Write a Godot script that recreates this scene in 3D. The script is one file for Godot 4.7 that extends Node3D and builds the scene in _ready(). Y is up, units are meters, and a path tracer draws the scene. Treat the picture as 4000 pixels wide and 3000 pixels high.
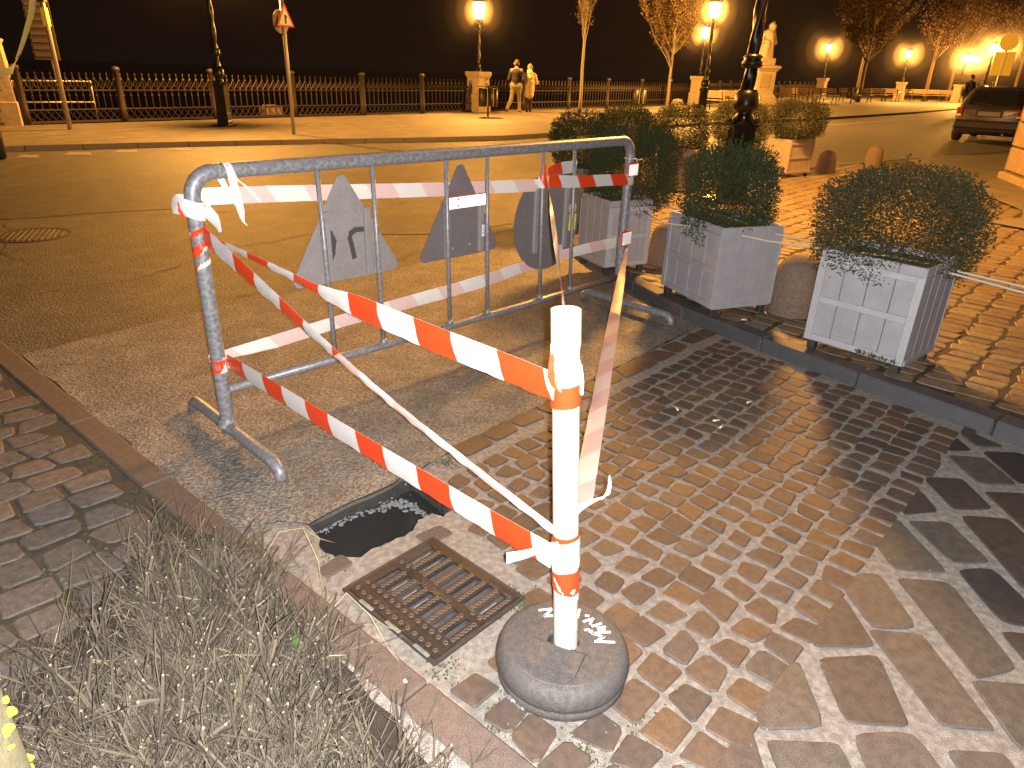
extends Node3D
# A night street corner: a crowd barrier and a white plastic post fence off a collapsed gully beside a drain grate.

var M := {}
var tex := {}
var rng := RandomNumberGenerator.new()

# ---------------------------------------------------------------- mesh builder
class B:
	var st := SurfaceTool.new()
	func _init() -> void:
		st.begin(Mesh.PRIMITIVE_TRIANGLES)
		st.set_smooth_group(-1)
	func smooth(on: bool) -> B:
		st.set_smooth_group(0 if on else -1)
		return self
	func tint(c: Color) -> B:
		st.set_color(c)
		return self
	func tri(a: Vector3, b: Vector3, c: Vector3) -> void:   # counter-clockwise seen from outside
		st.add_vertex(a); st.add_vertex(c); st.add_vertex(b)
	func quad(a: Vector3, b: Vector3, c: Vector3, d: Vector3) -> void:
		tri(a, b, c); tri(a, c, d)
	func tri_o(a: Vector3, b: Vector3, c: Vector3, o: Vector3) -> void:   # turned away from o
		if (b - a).cross(c - a).dot((a + b + c) / 3.0 - o) < 0.0:
			tri(a, c, b)
		else:
			tri(a, b, c)
	func quad_o(a: Vector3, b: Vector3, c: Vector3, d: Vector3, o: Vector3) -> void:
		tri_o(a, b, c, o); tri_o(a, c, d, o)
	func tri_uv(a: Vector3, b: Vector3, c: Vector3, ua: Vector2, ub: Vector2, uc: Vector2) -> void:
		st.set_uv(ua); st.add_vertex(a); st.set_uv(uc); st.add_vertex(c); st.set_uv(ub); st.add_vertex(b)
	func box(c: Vector3, s: Vector3, bev := 0.0, q := Basis()) -> B:
		var h := s * 0.5
		if bev <= 0.0:
			var p := []
			for k in 8:
				p.append(c + q * Vector3(h.x if k & 1 else -h.x, h.y if k & 2 else -h.y, h.z if k & 4 else -h.z))
			for f in [[0, 1, 3, 2], [4, 5, 7, 6], [0, 1, 5, 4], [2, 3, 7, 6], [0, 2, 6, 4], [1, 3, 7, 5]]:
				quad_o(p[f[0]], p[f[1]], p[f[2]], p[f[3]], c)
			return self
		var i := h - Vector3.ONE * bev
		var px := []; var py := []; var pz := []
		for k in 8:
			var g := Vector3(1 if k & 1 else -1, 1 if k & 2 else -1, 1 if k & 4 else -1)
			px.append(c + q * (g * Vector3(h.x, i.y, i.z)))
			py.append(c + q * (g * Vector3(i.x, h.y, i.z)))
			pz.append(c + q * (g * Vector3(i.x, i.y, h.z)))
			tri_o(px[k], py[k], pz[k], c)
		for f in [[0, 2, 6, 4], [1, 3, 7, 5]]:
			quad_o(px[f[0]], px[f[1]], px[f[2]], px[f[3]], c)
		for f in [[0, 1, 5, 4], [2, 3, 7, 6]]:
			quad_o(py[f[0]], py[f[1]], py[f[2]], py[f[3]], c)
		for f in [[0, 1, 3, 2], [4, 5, 7, 6]]:
			quad_o(pz[f[0]], pz[f[1]], pz[f[2]], pz[f[3]], c)
		for e in [[0, 4], [2, 6], [1, 5], [3, 7]]:
			quad_o(px[e[0]], px[e[1]], py[e[1]], py[e[0]], c)
		for e in [[0, 2], [1, 3], [4, 6], [5, 7]]:
			quad_o(px[e[0]], px[e[1]], pz[e[1]], pz[e[0]], c)
		for e in [[0, 1], [2, 3], [4, 5], [6, 7]]:
			quad_o(py[e[0]], py[e[1]], pz[e[1]], pz[e[0]], c)
		return self
	func tube(path: Array, r, sides := 8, caps := true) -> B:   # r: a number or one radius for each point
		var rings := []
		var t0: Vector3 = (path[1] - path[0]).normalized()
		var x := t0.cross(Vector3.UP if absf(t0.y) < 0.9 else Vector3.RIGHT).normalized()
		for k in path.size():
			var t: Vector3 = (path[mini(k + 1, path.size() - 1)] - path[maxi(k - 1, 0)]).normalized()
			x = (x - t * x.dot(t)).normalized()
			var y := t.cross(x)
			var rad: float = r[k] if r is Array else r
			var ring := []
			for j in sides:
				var a := TAU * j / sides
				ring.append(path[k] + (x * cos(a) + y * sin(a)) * rad)
			rings.append(ring)
		for k in path.size() - 1:
			var o: Vector3 = (path[k] + path[k + 1]) * 0.5
			for j in sides:
				var j2 := (j + 1) % sides
				quad_o(rings[k][j], rings[k][j2], rings[k + 1][j2], rings[k + 1][j], o)
		if caps:
			for e in [[0, 1], [path.size() - 1, path.size() - 2]]:
				for j in sides:
					tri_o(rings[e[0]][j], rings[e[0]][(j + 1) % sides], path[e[0]], path[e[1]])
		return self
	func lathe(prof: Array, sides := 16, xf := Transform3D(), cap := true) -> B:   # Vector2(radius, height) from bottom to top
		for k in prof.size() - 1:
			for j in sides:
				var a := TAU * j / sides
				var b := TAU * (j + 1) / sides
				var p00 := xf * Vector3(prof[k].x * cos(a), prof[k].y, -prof[k].x * sin(a))
				var p01 := xf * Vector3(prof[k].x * cos(b), prof[k].y, -prof[k].x * sin(b))
				var p10 := xf * Vector3(prof[k + 1].x * cos(a), prof[k + 1].y, -prof[k + 1].x * sin(a))
				var p11 := xf * Vector3(prof[k + 1].x * cos(b), prof[k + 1].y, -prof[k + 1].x * sin(b))
				if prof[k].x > 1e-5:
					tri(p00, p01, p11)
				if prof[k + 1].x > 1e-5:
					tri(p00, p11, p10)
		if cap:
			for e in [[0, -1.0], [prof.size() - 1, 1.0]]:
				var r: float = prof[e[0]].x
				if r > 1e-5:
					var m := xf * Vector3(0, prof[e[0]].y, 0)
					for j in sides:
						var a := TAU * j / sides
						var b := TAU * (j + 1) / sides
						tri_o(m, xf * Vector3(r * cos(a), prof[e[0]].y, -r * sin(a)), xf * Vector3(r * cos(b), prof[e[0]].y, -r * sin(b)), m - xf.basis.y * e[1])
		return self
	func sheet(poly: PackedVector2Array, y: float) -> B:   # a flat polygon of (x, z) at height y, facing up
		var ix := Geometry2D.triangulate_polygon(poly)
		for k in range(0, ix.size(), 3):
			var a := Vector3(poly[ix[k]].x, y, poly[ix[k]].y)
			var b := Vector3(poly[ix[k + 1]].x, y, poly[ix[k + 1]].y)
			var c := Vector3(poly[ix[k + 2]].x, y, poly[ix[k + 2]].y)
			tri_o(a, b, c, (a + b + c) / 3.0 - Vector3.UP)
		return self
	func walls(poly: PackedVector2Array, y0: float, y1: float, inward := false) -> B:
		var m := Vector2.ZERO
		for p in poly:
			m += p
		m /= poly.size()
		for k in poly.size():
			var a := poly[k]
			var b := poly[(k + 1) % poly.size()]
			var o := Vector3(m.x, (y0 + y1) / 2, m.y)
			if inward:
				o = Vector3((a.x + b.x) * 0.5, (y0 + y1) / 2, (a.y + b.y) * 0.5) * 2.0 - o
			quad_o(Vector3(a.x, y0, a.y), Vector3(b.x, y0, b.y), Vector3(b.x, y1, b.y), Vector3(a.x, y1, a.y), o)
		return self
	func plate(pts: Array, n: Vector3, t: float) -> B:   # a flat convex outline given in 3-D, with thickness t along n
		var m := Vector3.ZERO
		for p in pts:
			m += p
		m /= pts.size()
		for k in pts.size():
			var a: Vector3 = pts[k]
			var b: Vector3 = pts[(k + 1) % pts.size()]
			tri_o(m + n * t, a + n * t, b + n * t, m)
			tri_o(m, a, b, m + n * t)
			quad_o(a, b, b + n * t, a + n * t, m + n * t * 0.5)
		return self
	func stone(poly: PackedVector2Array, y0: float, y1: float, bev: float, dome := 0.0) -> B:   # a paving stone with a rounded top
		var m := Vector2.ZERO
		for p in poly:
			m += p
		m /= poly.size()
		var top := PackedVector2Array()
		for p in poly:
			top.append(p + (m - p).normalized() * minf(bev * 1.6, p.distance_to(m) * 0.4))
		var o := Vector3(m.x, y1 - 0.05, m.y)
		st.set_smooth_group(-1)
		for k in poly.size():
			var j := (k + 1) % poly.size()
			var a := Vector3(poly[k].x, y1 - bev, poly[k].y)
			var b := Vector3(poly[j].x, y1 - bev, poly[j].y)
			var c := Vector3(top[j].x, y1, top[j].y)
			var d := Vector3(top[k].x, y1, top[k].y)
			quad_o(a, b, c, d, o)
			tri_o(d, c, Vector3(m.x, y1 + dome, m.y), o)
		st.set_smooth_group(-1)
		for k in poly.size():
			var j := (k + 1) % poly.size()
			quad_o(Vector3(poly[k].x, y0, poly[k].y), Vector3(poly[j].x, y0, poly[j].y), Vector3(poly[j].x, y1 - bev, poly[j].y), Vector3(poly[k].x, y1 - bev, poly[k].y), o)
		return self
	func done(into: ArrayMesh = null) -> ArrayMesh:
		st.generate_normals()
		return st.commit(into) if into else st.commit()

# ---------------------------------------------------------------- naming and placing
func numbered(called: String, parent: Node = self) -> String:
	if not parent.has_node(called):
		return called
	var k := 1
	while parent.has_node("%s_%03d" % [called, k]):
		k += 1
	return "%s_%03d" % [called, k]

func tag(o: Node, label := "", category := "", group := "", kind := "") -> Node:
	for m in [["label", label], ["category", category], ["group", group], ["kind", kind]]:
		if m[1]:
			o.set_meta(m[0], m[1])
	return o

func thing(called: String, label: String, category: String, at := Vector3.ZERO, turn := 0.0, group := "") -> Node3D:
	var o := Node3D.new()
	o.name = numbered(called)
	add_child(o)
	o.position = at
	o.rotation.y = turn
	tag(o, label, category, group)
	return o

func part(called: String, mesh: Mesh, mat: Material, parent: Node = self) -> MeshInstance3D:
	var o := MeshInstance3D.new()
	o.name = numbered(called) if parent == self else called
	o.mesh = mesh
	if mat:
		o.material_override = null
		for k in mesh.get_surface_count():
			o.set_surface_override_material(k, mat)
	parent.add_child(o, true)
	return o

func struct(called: String, mesh: Mesh, mat: Material, label := "", parent: Node = self) -> MeshInstance3D:
	var o := part(called, mesh, mat, parent)
	tag(o, label, "ground" if parent == self and label else "", "", "structure")
	return o

func dup(o: Node3D, at: Vector3, turn := 0.0, label := "", scale_by := 1.0) -> Node3D:
	var c: Node3D = o.duplicate()
	c.name = numbered(o.get_meta("base") if o.has_meta("base") else String(o.name))
	add_child(c)
	c.position = at
	c.rotation.y = turn
	c.scale = Vector3.ONE * scale_by
	if label:
		c.set_meta("label", label)
	return c

func rf(a: float, b: float) -> float:
	return rng.randf_range(a, b)

func V(x: float, y: float, z: float) -> Vector3:
	return Vector3(x, y, z)

func poly(a: Array) -> PackedVector2Array:
	var p := PackedVector2Array()
	for k in range(0, a.size(), 2):
		p.append(Vector2(a[k], a[k + 1]))
	return p

# ---------------------------------------------------------------- materials
func noise(key: String, freq: float, lo: float, hi: float, octaves := 4, size := 512, type := FastNoiseLite.TYPE_SIMPLEX_SMOOTH, mid := 0.5) -> NoiseTexture2D:
	if tex.has(key):
		return tex[key]
	var n := FastNoiseLite.new()
	n.seed = hash(key) % 1000
	n.noise_type = type
	n.frequency = freq
	n.fractal_octaves = octaves
	n.fractal_type = FastNoiseLite.FRACTAL_FBM
	var t := NoiseTexture2D.new()
	t.width = size
	t.height = size
	t.seamless = true
	t.noise = n
	var g := Gradient.new()
	g.set_color(0, Color(lo, lo, lo).linear_to_srgb())
	g.set_color(1, Color(hi, hi, hi).linear_to_srgb())
	g.set_offset(0, maxf(0.0, mid - 0.3))
	g.set_offset(1, minf(1.0, mid + 0.3))
	t.color_ramp = g
	tex[key] = t
	return t

func mat(key: String, r: float, g: float, b: float, rough := 0.8, metal := 0.0) -> StandardMaterial3D:
	var m := StandardMaterial3D.new()
	m.resource_name = key
	m.albedo_color = Color(r, g, b).linear_to_srgb()
	m.roughness = rough
	m.metallic = metal
	M[key] = m
	return m

func worn(m: StandardMaterial3D, fine: Texture2D, metres: float, coarse: Texture2D = null, coarse_m := 1.0, bump := 0.0, world := true) -> StandardMaterial3D:
	m.albedo_texture = fine
	m.uv1_triplanar = true
	m.uv1_world_triplanar = world
	m.uv1_scale = Vector3.ONE / metres
	if coarse:
		m.detail_enabled = true
		m.detail_albedo = coarse
		m.detail_blend_mode = BaseMaterial3D.BLEND_MODE_MUL
		m.detail_uv_layer = BaseMaterial3D.DETAIL_UV_2
		m.uv2_triplanar = true
		m.uv2_world_triplanar = world
		m.uv2_scale = Vector3.ONE / coarse_m
	if bump > 0.0:
		m.heightmap_enabled = true
		m.heightmap_texture = fine
		m.heightmap_scale = bump
	return m

func make_materials() -> void:
	var grain := noise("grain", 0.13, 0.3, 1.0, 3, 1024, FastNoiseLite.TYPE_VALUE)
	var grit := noise("grit", 0.09, 0.45, 1.0, 5, 1024)
	var cloud := noise("cloud", 0.012, 0.7, 1.0, 5, 512)
	var blotch := noise("blotch", 0.02, 0.62, 1.0, 4, 512)
	var speck := noise("speck", 0.2, 0.55, 1.0, 2, 512, FastNoiseLite.TYPE_CELLULAR)
	var soft := noise("soft", 0.01, 0.88, 1.0, 4, 512)
	var streak := noise("streak", 0.03, 0.75, 1.0, 5, 512)
	worn(mat("asphalt", 0.165, 0.148, 0.125, 0.68), grain, 1.1, cloud, 2.7, 1.0)
	worn(mat("asphalt_flash_lit", 0.31, 0.285, 0.25, 0.75), grain, 1.0, cloud, 1.9, 1.0)  # paler asphalt copy with the flash light put into its colour
	mat("crack_dark", 0.025, 0.022, 0.02, 0.9)
	worn(mat("asphalt_shade_patch", 0.13, 0.118, 0.1, 0.68), grain, 1.0, cloud, 2.2, 1.0)  # darker asphalt copy, its colour stands for shade on the road
	worn(mat("promenade", 0.24, 0.205, 0.165, 0.75), grit, 1.1, cloud, 4.0, 0.3)
	worn(mat("mortar", 0.55, 0.5, 0.44, 0.95), grit, 0.33, noise("stain", 0.03, 0.6, 1.0, 5, 512), 0.5, 1.6)
	worn(mat("concrete", 0.34, 0.315, 0.285, 0.95), grit, 0.55, blotch, 0.6, 0.5)
	worn(mat("plaza_joint", 0.08, 0.062, 0.045, 0.95), grit, 0.5, blotch, 0.9, 0.6)
	worn(mat("soil", 0.055, 0.044, 0.034, 0.95), grit, 0.35, blotch, 0.5, 1.2)
	worn(mat("moss_soil", 0.1, 0.085, 0.055, 0.95), grit, 0.3, blotch, 0.45, 1.0)
	worn(mat("moss", 0.085, 0.085, 0.028, 0.95), grit, 0.1)
	worn(mat("kerb_brown", 0.15, 0.11, 0.09, 0.75), grit, 0.5, streak, 0.6, 0.25)
	worn(mat("kerb_grey", 0.1, 0.1, 0.108, 0.7), grit, 0.6, streak, 0.8, 0.25)
	worn(mat("kerb_far", 0.26, 0.23, 0.19, 0.8), grit, 0.6, streak, 0.8, 0.25)
	worn(mat("paint_white", 0.4, 0.37, 0.32, 0.8), noise("chips", 0.06, 0.4, 1.0, 5, 512), 0.6, cloud, 1.3)
	var k := 0
	for c in [[0.15, 0.098, 0.066], [0.128, 0.088, 0.067], [0.158, 0.11, 0.078], [0.1, 0.076, 0.06], [0.17, 0.104, 0.06], [0.125, 0.1, 0.085]]:
		worn(mat("sett_%d" % k, c[0], c[1], c[2], 0.62), grit, 0.28 + 0.02 * k, blotch, 0.33, 0.35)
		k += 1
	k = 0
	for c in [[0.115, 0.09, 0.074], [0.08, 0.068, 0.06], [0.145, 0.12, 0.1], [0.1, 0.09, 0.08], [0.055, 0.05, 0.05], [0.13, 0.115, 0.098]]:
		worn(mat("slab_%d" % k, c[0], c[1], c[2], 0.6), grit, 0.42 + 0.02 * k, blotch, 0.47, 0.4)
		k += 1
	k = 0
	for c in [[0.175, 0.142, 0.12], [0.145, 0.126, 0.112], [0.19, 0.152, 0.128], [0.155, 0.142, 0.138]]:
		worn(mat("paver_%d" % k, c[0], c[1], c[2], 0.8), grit, 0.4, blotch, 0.4, 0.3)
		k += 1
	k = 0
	for c in [[0.3, 0.22, 0.13], [0.26, 0.18, 0.11], [0.34, 0.26, 0.165], [0.22, 0.155, 0.1]]:
		worn(mat("block_%d" % k, c[0], c[1], c[2], 0.65), grit, 0.4, blotch, 0.5, 0.3)
		k += 1
	var galv := worn(mat("galvanised", 0.33, 0.33, 0.35, 0.42, 0.2), noise("spangle", 0.035, 0.5, 1.0, 3, 512, FastNoiseLite.TYPE_CELLULAR), 0.35, streak, 0.3, 0.05, false)
	galv.metallic_specular = 0.5
	worn(mat("sheet_metal", 0.27, 0.245, 0.235, 0.55, 0.1), noise("rub", 0.05, 0.85, 1.0, 5, 512), 0.4, soft, 0.5, 0.0, false)
	worn(mat("sheet_metal_dark", 0.17, 0.15, 0.147, 0.55, 0.1), noise("rub", 0.05, 0.85, 1.0, 5, 512), 0.4, soft, 0.5, 0.0, false)
	mat("spray_paint", 0.045, 0.042, 0.042, 0.8)
	mat("reflector", 0.9, 0.88, 0.85, 0.38, 0.9)
	mat("reflector_red", 0.7, 0.05, 0.02, 0.35, 0.2)
	mat("bolt_dark", 0.06, 0.05, 0.045, 0.5, 0.6)
	mat("sticker_beige", 0.6, 0.38, 0.24, 0.6)
	mat("sticker_yellow", 0.68, 0.6, 0.02, 0.55)
	mat("sticker_white", 0.7, 0.7, 0.7, 0.6)
	mat("print_black", 0.02, 0.02, 0.02, 0.6)
	var pl := worn(mat("white_plastic", 0.56, 0.5, 0.42, 0.38), noise("scuff", 0.02, 0.86, 1.0, 5, 512), 0.6, null, 1.0, 0.0, false)
	pl.metallic_specular = 0.5
	mat("plastic_inside", 0.72, 0.68, 0.6, 0.5)
	worn(mat("rubber_base", 0.12, 0.107, 0.102, 0.7), grit, 0.5, blotch, 0.25, 0.5, false)
	worn(mat("rubber_dark", 0.085, 0.08, 0.078, 0.7), grit, 0.5, blotch, 0.3, 0.5, false)
	mat("letter_paint", 0.75, 0.73, 0.7, 0.7)
	worn(mat("cast_iron", 0.06, 0.052, 0.046, 0.5, 0.5), grit, 0.2, noise("rustmap", 0.03, 0.5, 1.0, 4, 512), 0.3, 0.3)
	worn(mat("cast_rust", 0.068, 0.052, 0.042, 0.65, 0.15), grit, 0.15, blotch, 0.2, 0.3)
	worn(mat("sediment", 0.4, 0.39, 0.36, 0.9), grit, 0.12, blotch, 0.2, 0.5)
	worn(mat("lime", 0.58, 0.6, 0.62, 0.9), grit, 0.12, blotch, 0.1, 1.5)
	worn(mat("slot_steel", 0.1, 0.11, 0.125, 0.5, 0.2), grit, 0.2, blotch, 0.3, 0.2)
	worn(mat("stud_rust", 0.12, 0.083, 0.058, 0.7), grit, 0.1)
	worn(mat("dusty_sett", 0.2, 0.15, 0.12, 0.85), grit, 0.2, blotch, 0.16, 0.8)
	worn(mat("pit", 0.028, 0.025, 0.02, 0.85), grit, 0.4, blotch, 0.5, 1.0)
	worn(mat("broken_edge", 0.25, 0.225, 0.19, 0.95), grit, 0.2, blotch, 0.2, 1.2)
	worn(mat("pit_rim", 0.075, 0.07, 0.06, 0.9), grit, 0.25, blotch, 0.3, 1.2)
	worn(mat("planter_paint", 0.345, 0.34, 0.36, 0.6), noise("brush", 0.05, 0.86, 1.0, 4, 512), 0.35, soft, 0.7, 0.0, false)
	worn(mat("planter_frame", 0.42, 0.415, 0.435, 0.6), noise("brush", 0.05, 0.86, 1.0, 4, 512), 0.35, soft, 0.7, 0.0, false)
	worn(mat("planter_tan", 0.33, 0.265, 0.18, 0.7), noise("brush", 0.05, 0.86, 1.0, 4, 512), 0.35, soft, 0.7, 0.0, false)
	mat("foot_black", 0.03, 0.03, 0.03, 0.6)
	k = 0
	for c in [[0.04, 0.05, 0.02], [0.046, 0.052, 0.02], [0.052, 0.052, 0.023]]:
		var lf := mat("box_leaf_%d" % k, c[0], c[1], c[2], 0.85)
		lf.metallic_specular = 0.25
		lf.vertex_color_use_as_albedo = true
		lf.backlight_enabled = true
		lf.backlight = Color(0.03, 0.035, 0.015)
		k += 1
	mat("stem", 0.1, 0.075, 0.05, 0.9)
	var tw := mat("twig", 0.098, 0.08, 0.056, 0.9)
	tw.vertex_color_use_as_albedo = true
	mat("cut_wood", 0.3, 0.22, 0.13, 0.85)
	var straw := mat("straw", 0.4, 0.33, 0.21, 0.8)
	straw.vertex_color_use_as_albedo = true
	mat("green_leaf", 0.05, 0.12, 0.03, 0.5)
	worn(mat("bollard_stone", 0.3, 0.215, 0.155, 0.9), grit, 0.4, blotch, 0.35, 0.6, false)
	worn(mat("lichen_stone", 0.24, 0.22, 0.115, 0.95), grit, 0.2, blotch, 0.16, 1.2)
	worn(mat("lichen", 0.62, 0.5, 0.02, 0.95), grit, 0.05)
	worn(mat("pillar_stone", 0.62, 0.5, 0.33, 0.9), grit, 0.9, cloud, 1.1, 0.4)
	worn(mat("statue_stone", 0.75, 0.63, 0.45, 0.9), grit, 0.9, cloud, 1.3, 0.4)
	worn(mat("wall_render", 0.55, 0.37, 0.2, 0.9), grit, 0.8, cloud, 1.2, 0.2)
	worn(mat("wall_base", 0.3, 0.24, 0.17, 0.9), grit, 0.8, cloud, 1.2, 0.2)
	worn(mat("lamp_iron", 0.022, 0.02, 0.018, 0.32, 0.5), streak, 0.3, null, 1.0, 0.0, false)
	worn(mat("fence_iron", 0.036, 0.022, 0.016, 0.6, 0.1), grit, 0.4, null, 1.0, 0.0, false)
	mat("pole_metal", 0.36, 0.33, 0.27, 0.45, 0.5)
	mat("sign_white", 0.7, 0.67, 0.6, 0.5)
	mat("sign_red", 0.55, 0.05, 0.03, 0.5)
	mat("sign_yellow", 0.85, 0.72, 0.15, 0.5)
	worn(mat("board_panel", 0.03, 0.02, 0.017, 0.7), streak, 0.8)
	mat("board_slat", 0.05, 0.038, 0.032, 0.7)
	worn(mat("bark", 0.2, 0.18, 0.11, 0.9), streak, 0.4, null, 1.0, 0.5)
	var dl := mat("dry_leaf", 0.24, 0.155, 0.075, 0.7)
	dl.vertex_color_use_as_albedo = true
	dl.backlight_enabled = true
	dl.backlight = Color(0.25, 0.2, 0.12)
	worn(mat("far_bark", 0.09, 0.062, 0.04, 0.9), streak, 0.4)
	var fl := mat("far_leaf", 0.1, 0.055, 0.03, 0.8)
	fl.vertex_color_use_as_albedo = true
	mat("bench_wood", 0.28, 0.19, 0.11, 0.6)
	mat("bin_metal", 0.03, 0.027, 0.026, 0.4, 0.4)
	mat("bin_trim", 0.42, 0.4, 0.38, 0.4, 0.6)
	mat("car_paint", 0.03, 0.02, 0.03, 0.3, 0.3).clearcoat_enabled = true
	mat("car_paint_dark_red", 0.045, 0.012, 0.014, 0.3, 0.2).clearcoat_enabled = true
	mat("car_black", 0.018, 0.018, 0.018, 0.6)
	var gl := mat("car_glass", 0.02, 0.022, 0.024, 0.04, 0.0)
	gl.metallic_specular = 0.9
	mat("tail_lens", 0.3, 0.03, 0.02, 0.15)
	mat("chrome", 0.6, 0.58, 0.55, 0.2, 0.9)
	mat("plate_grey", 0.2, 0.19, 0.18, 0.6)
	mat("tyre", 0.02, 0.02, 0.02, 0.85)
	mat("rope", 0.52, 0.46, 0.36, 0.9)
	mat("strap", 0.75, 0.85, 0.4, 0.7)
	mat("paper", 0.75, 0.72, 0.66, 0.8)
	mat("foil", 0.7, 0.7, 0.72, 0.25, 0.9)
	var cl := mat("cloth", 1, 1, 1, 0.85)
	cl.vertex_color_use_as_albedo = true
	mat("coat_cream", 0.42, 0.33, 0.19, 0.75)
	mat("hair_dark", 0.03, 0.022, 0.015, 0.6)
	mat("hair_brown", 0.12, 0.065, 0.03, 0.6)
	worn(mat("river", 0.004, 0.004, 0.005, 0.15), cloud, 3.0)
	var gw := mat("lamp_glass", 1.0, 0.85, 0.6, 0.4)
	gw.emission_enabled = true
	gw.emission = Color(1.0, 0.72, 0.36).linear_to_srgb()
	gw.emission_energy_multiplier = 7.0
	# warning tape: red and white slanting stripes on the front, the same print showing faintly through the back
	var f := Image.create(512, 96, false, Image.FORMAT_RGB8)
	var bk := Image.create(512, 96, false, Image.FORMAT_RGB8)
	var nz := FastNoiseLite.new()
	nz.frequency = 0.02
	for x in 512:
		for y in 96:
			var u := fposmod(x / 512.0 - y / 96.0 * 0.13, 1.0)
			var red := smoothstep(0.0, 0.006, u) * (1.0 - smoothstep(0.47, 0.476, u))
			var v := 1.0 + 0.05 * nz.get_noise_2d(x, y)
			f.set_pixel(x, y, (Color(0.56, 0.54, 0.52).lerp(Color(0.62, 0.05, 0.012), red) * v).linear_to_srgb())
			bk.set_pixel(x, y, (Color(0.68, 0.62, 0.57).lerp(Color(0.64, 0.45, 0.41), red) * v).linear_to_srgb())
	for p in [["tape_front", f, 0.3], ["tape_back", bk, 0.38]]:
		var m := mat(p[0], 1, 1, 1, p[2])
		m.albedo_texture = ImageTexture.create_from_image(p[1])
		m.backlight_enabled = true
		m.backlight = Color(0.35, 0.35, 0.35)
	var sheer := mat("tape_sheer", 0.85, 0.8, 0.82, 0.4)
	sheer.albedo_texture = M.tape_back.albedo_texture
	sheer.transparency = BaseMaterial3D.TRANSPARENCY_ALPHA
	sheer.albedo_color.a = 0.72
	mat("tape_white", 0.62, 0.6, 0.58, 0.35)
	mat("tape_red", 0.62, 0.05, 0.012, 0.3)

# ---------------------------------------------------------------- camera, sky, lights
const SODIUM := Color(1.0, 0.44, 0.08)

func set_view() -> void:
	var cam := Camera3D.new()
	cam.name = "camera"
	var p := 0.427242
	var r := 0.0324057
	var up := V(0, cos(p), -sin(p))
	var right := V(cos(r), 0, 0) + up * sin(r)
	var top := -V(1, 0, 0) * sin(r) + up * cos(r)
	cam.transform = Transform3D(Basis(right, top, V(0, sin(p), cos(p))), V(0, 1.4624, 0))
	cam.fov = 58.2415
	cam.near = 0.05
	cam.far = 1500.0
	add_child(cam)
	var w := WorldEnvironment.new()
	w.name = "world"
	var e := Environment.new()
	e.background_mode = Environment.BG_SKY
	var s := ProceduralSkyMaterial.new()
	s.sky_top_color = Color(0.0022, 0.0016, 0.0017).linear_to_srgb()
	s.sky_horizon_color = Color(0.004, 0.0024, 0.0021).linear_to_srgb()
	s.ground_bottom_color = Color(0.003, 0.0025, 0.0025).linear_to_srgb()
	s.ground_horizon_color = Color(0.005, 0.0035, 0.003).linear_to_srgb()
	s.sky_curve = 0.2
	e.sky = Sky.new()
	e.sky.sky_material = s
	e.tonemap_mode = Environment.TONE_MAPPER_LINEAR
	e.tonemap_exposure = 1.3
	e.sdfgi_enabled = true
	e.ssao_enabled = true
	e.ssil_enabled = true
	e.volumetric_fog_enabled = true
	e.volumetric_fog_density = 0.0
	w.environment = e
	add_child(w)
	var moon := DirectionalLight3D.new()
	moon.name = "moonlight"
	moon.light_energy = 0.004
	moon.light_color = Color(0.8, 0.85, 1.0)
	moon.light_angular_distance = 0.5
	moon.rotation_degrees = V(-50, 140, 0)
	moon.shadow_enabled = true
	add_child(moon)
	# the flash of the phone that took the photograph, a thumb's width beside its lens
	var flash := OmniLight3D.new()
	flash.name = "phone_flash"
	flash.position = V(0, 1.4624, 0) + right * 0.022 - top * 0.004
	flash.light_color = Color(1.0, 0.96, 0.94).linear_to_srgb()
	flash.light_energy = 15.0
	flash.light_size = 0.004
	flash.omni_range = 60.0
	flash.omni_attenuation = 2.0
	flash.shadow_enabled = true
	add_child(flash)

func lamp_light(called: String, at: Vector3, energy: float, parent: Node = self, radius := 0.12) -> void:
	var l := OmniLight3D.new()
	l.name = called
	l.position = at
	l.light_color = SODIUM.linear_to_srgb()
	l.light_energy = energy
	l.light_size = radius
	l.omni_range = 80.0
	l.omni_attenuation = 2.0
	l.shadow_enabled = true
	parent.add_child(l, true)

# ---------------------------------------------------------------- ground
const HOLE_FAR := [-0.72, -1.98, -0.694, -1.974, -0.643, -2.043, -0.578, -2.119, -0.513, -2.176, -0.443, -2.252, -0.427, -2.294, -0.381, -2.314]
const HOLE_NEAR := [-0.272, -2.198, -0.205, -2.089, -0.23, -2.051, -0.274, -2.07, -0.318, -2.026, -0.326, -1.964, -0.388, -1.903, -0.461, -1.837, -0.478, -1.81, -0.516, -1.811, -0.555, -1.8, -0.606, -1.836, -0.629, -1.865, -0.633, -1.903]
const PLAZA_KERB := [3.1, -1.6, 2.5, -2.42, 2.2, -2.81, 1.8, -3.32, 1.45, -3.8, 1.1, -4.33, 0.86, -4.9, 0.62, -5.6, 0.44, -6.3, 0.36, -7.1, 0.5, -8.1, 0.95, -9.0, 1.7, -9.85, 2.6, -10.6, 3.7, -11.4, 5.3, -12.75, 7.4, -14.4, 12.0, -17.6]
const PROM_KERB := [-30, 6, -16, -5, -8.2, -11.9, -6.1, -13.3, -3.94, -14.6, -1.74, -15.85, -0.4, -16.7, 1.5, -18.8, 5.9, -24, 11.6, -29.3, 21, -39.5, 29.5, -49.5, 60, -88]
const U := Vector2(0.668, -0.744)
const W := Vector2(0.744, 0.668)

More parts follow.
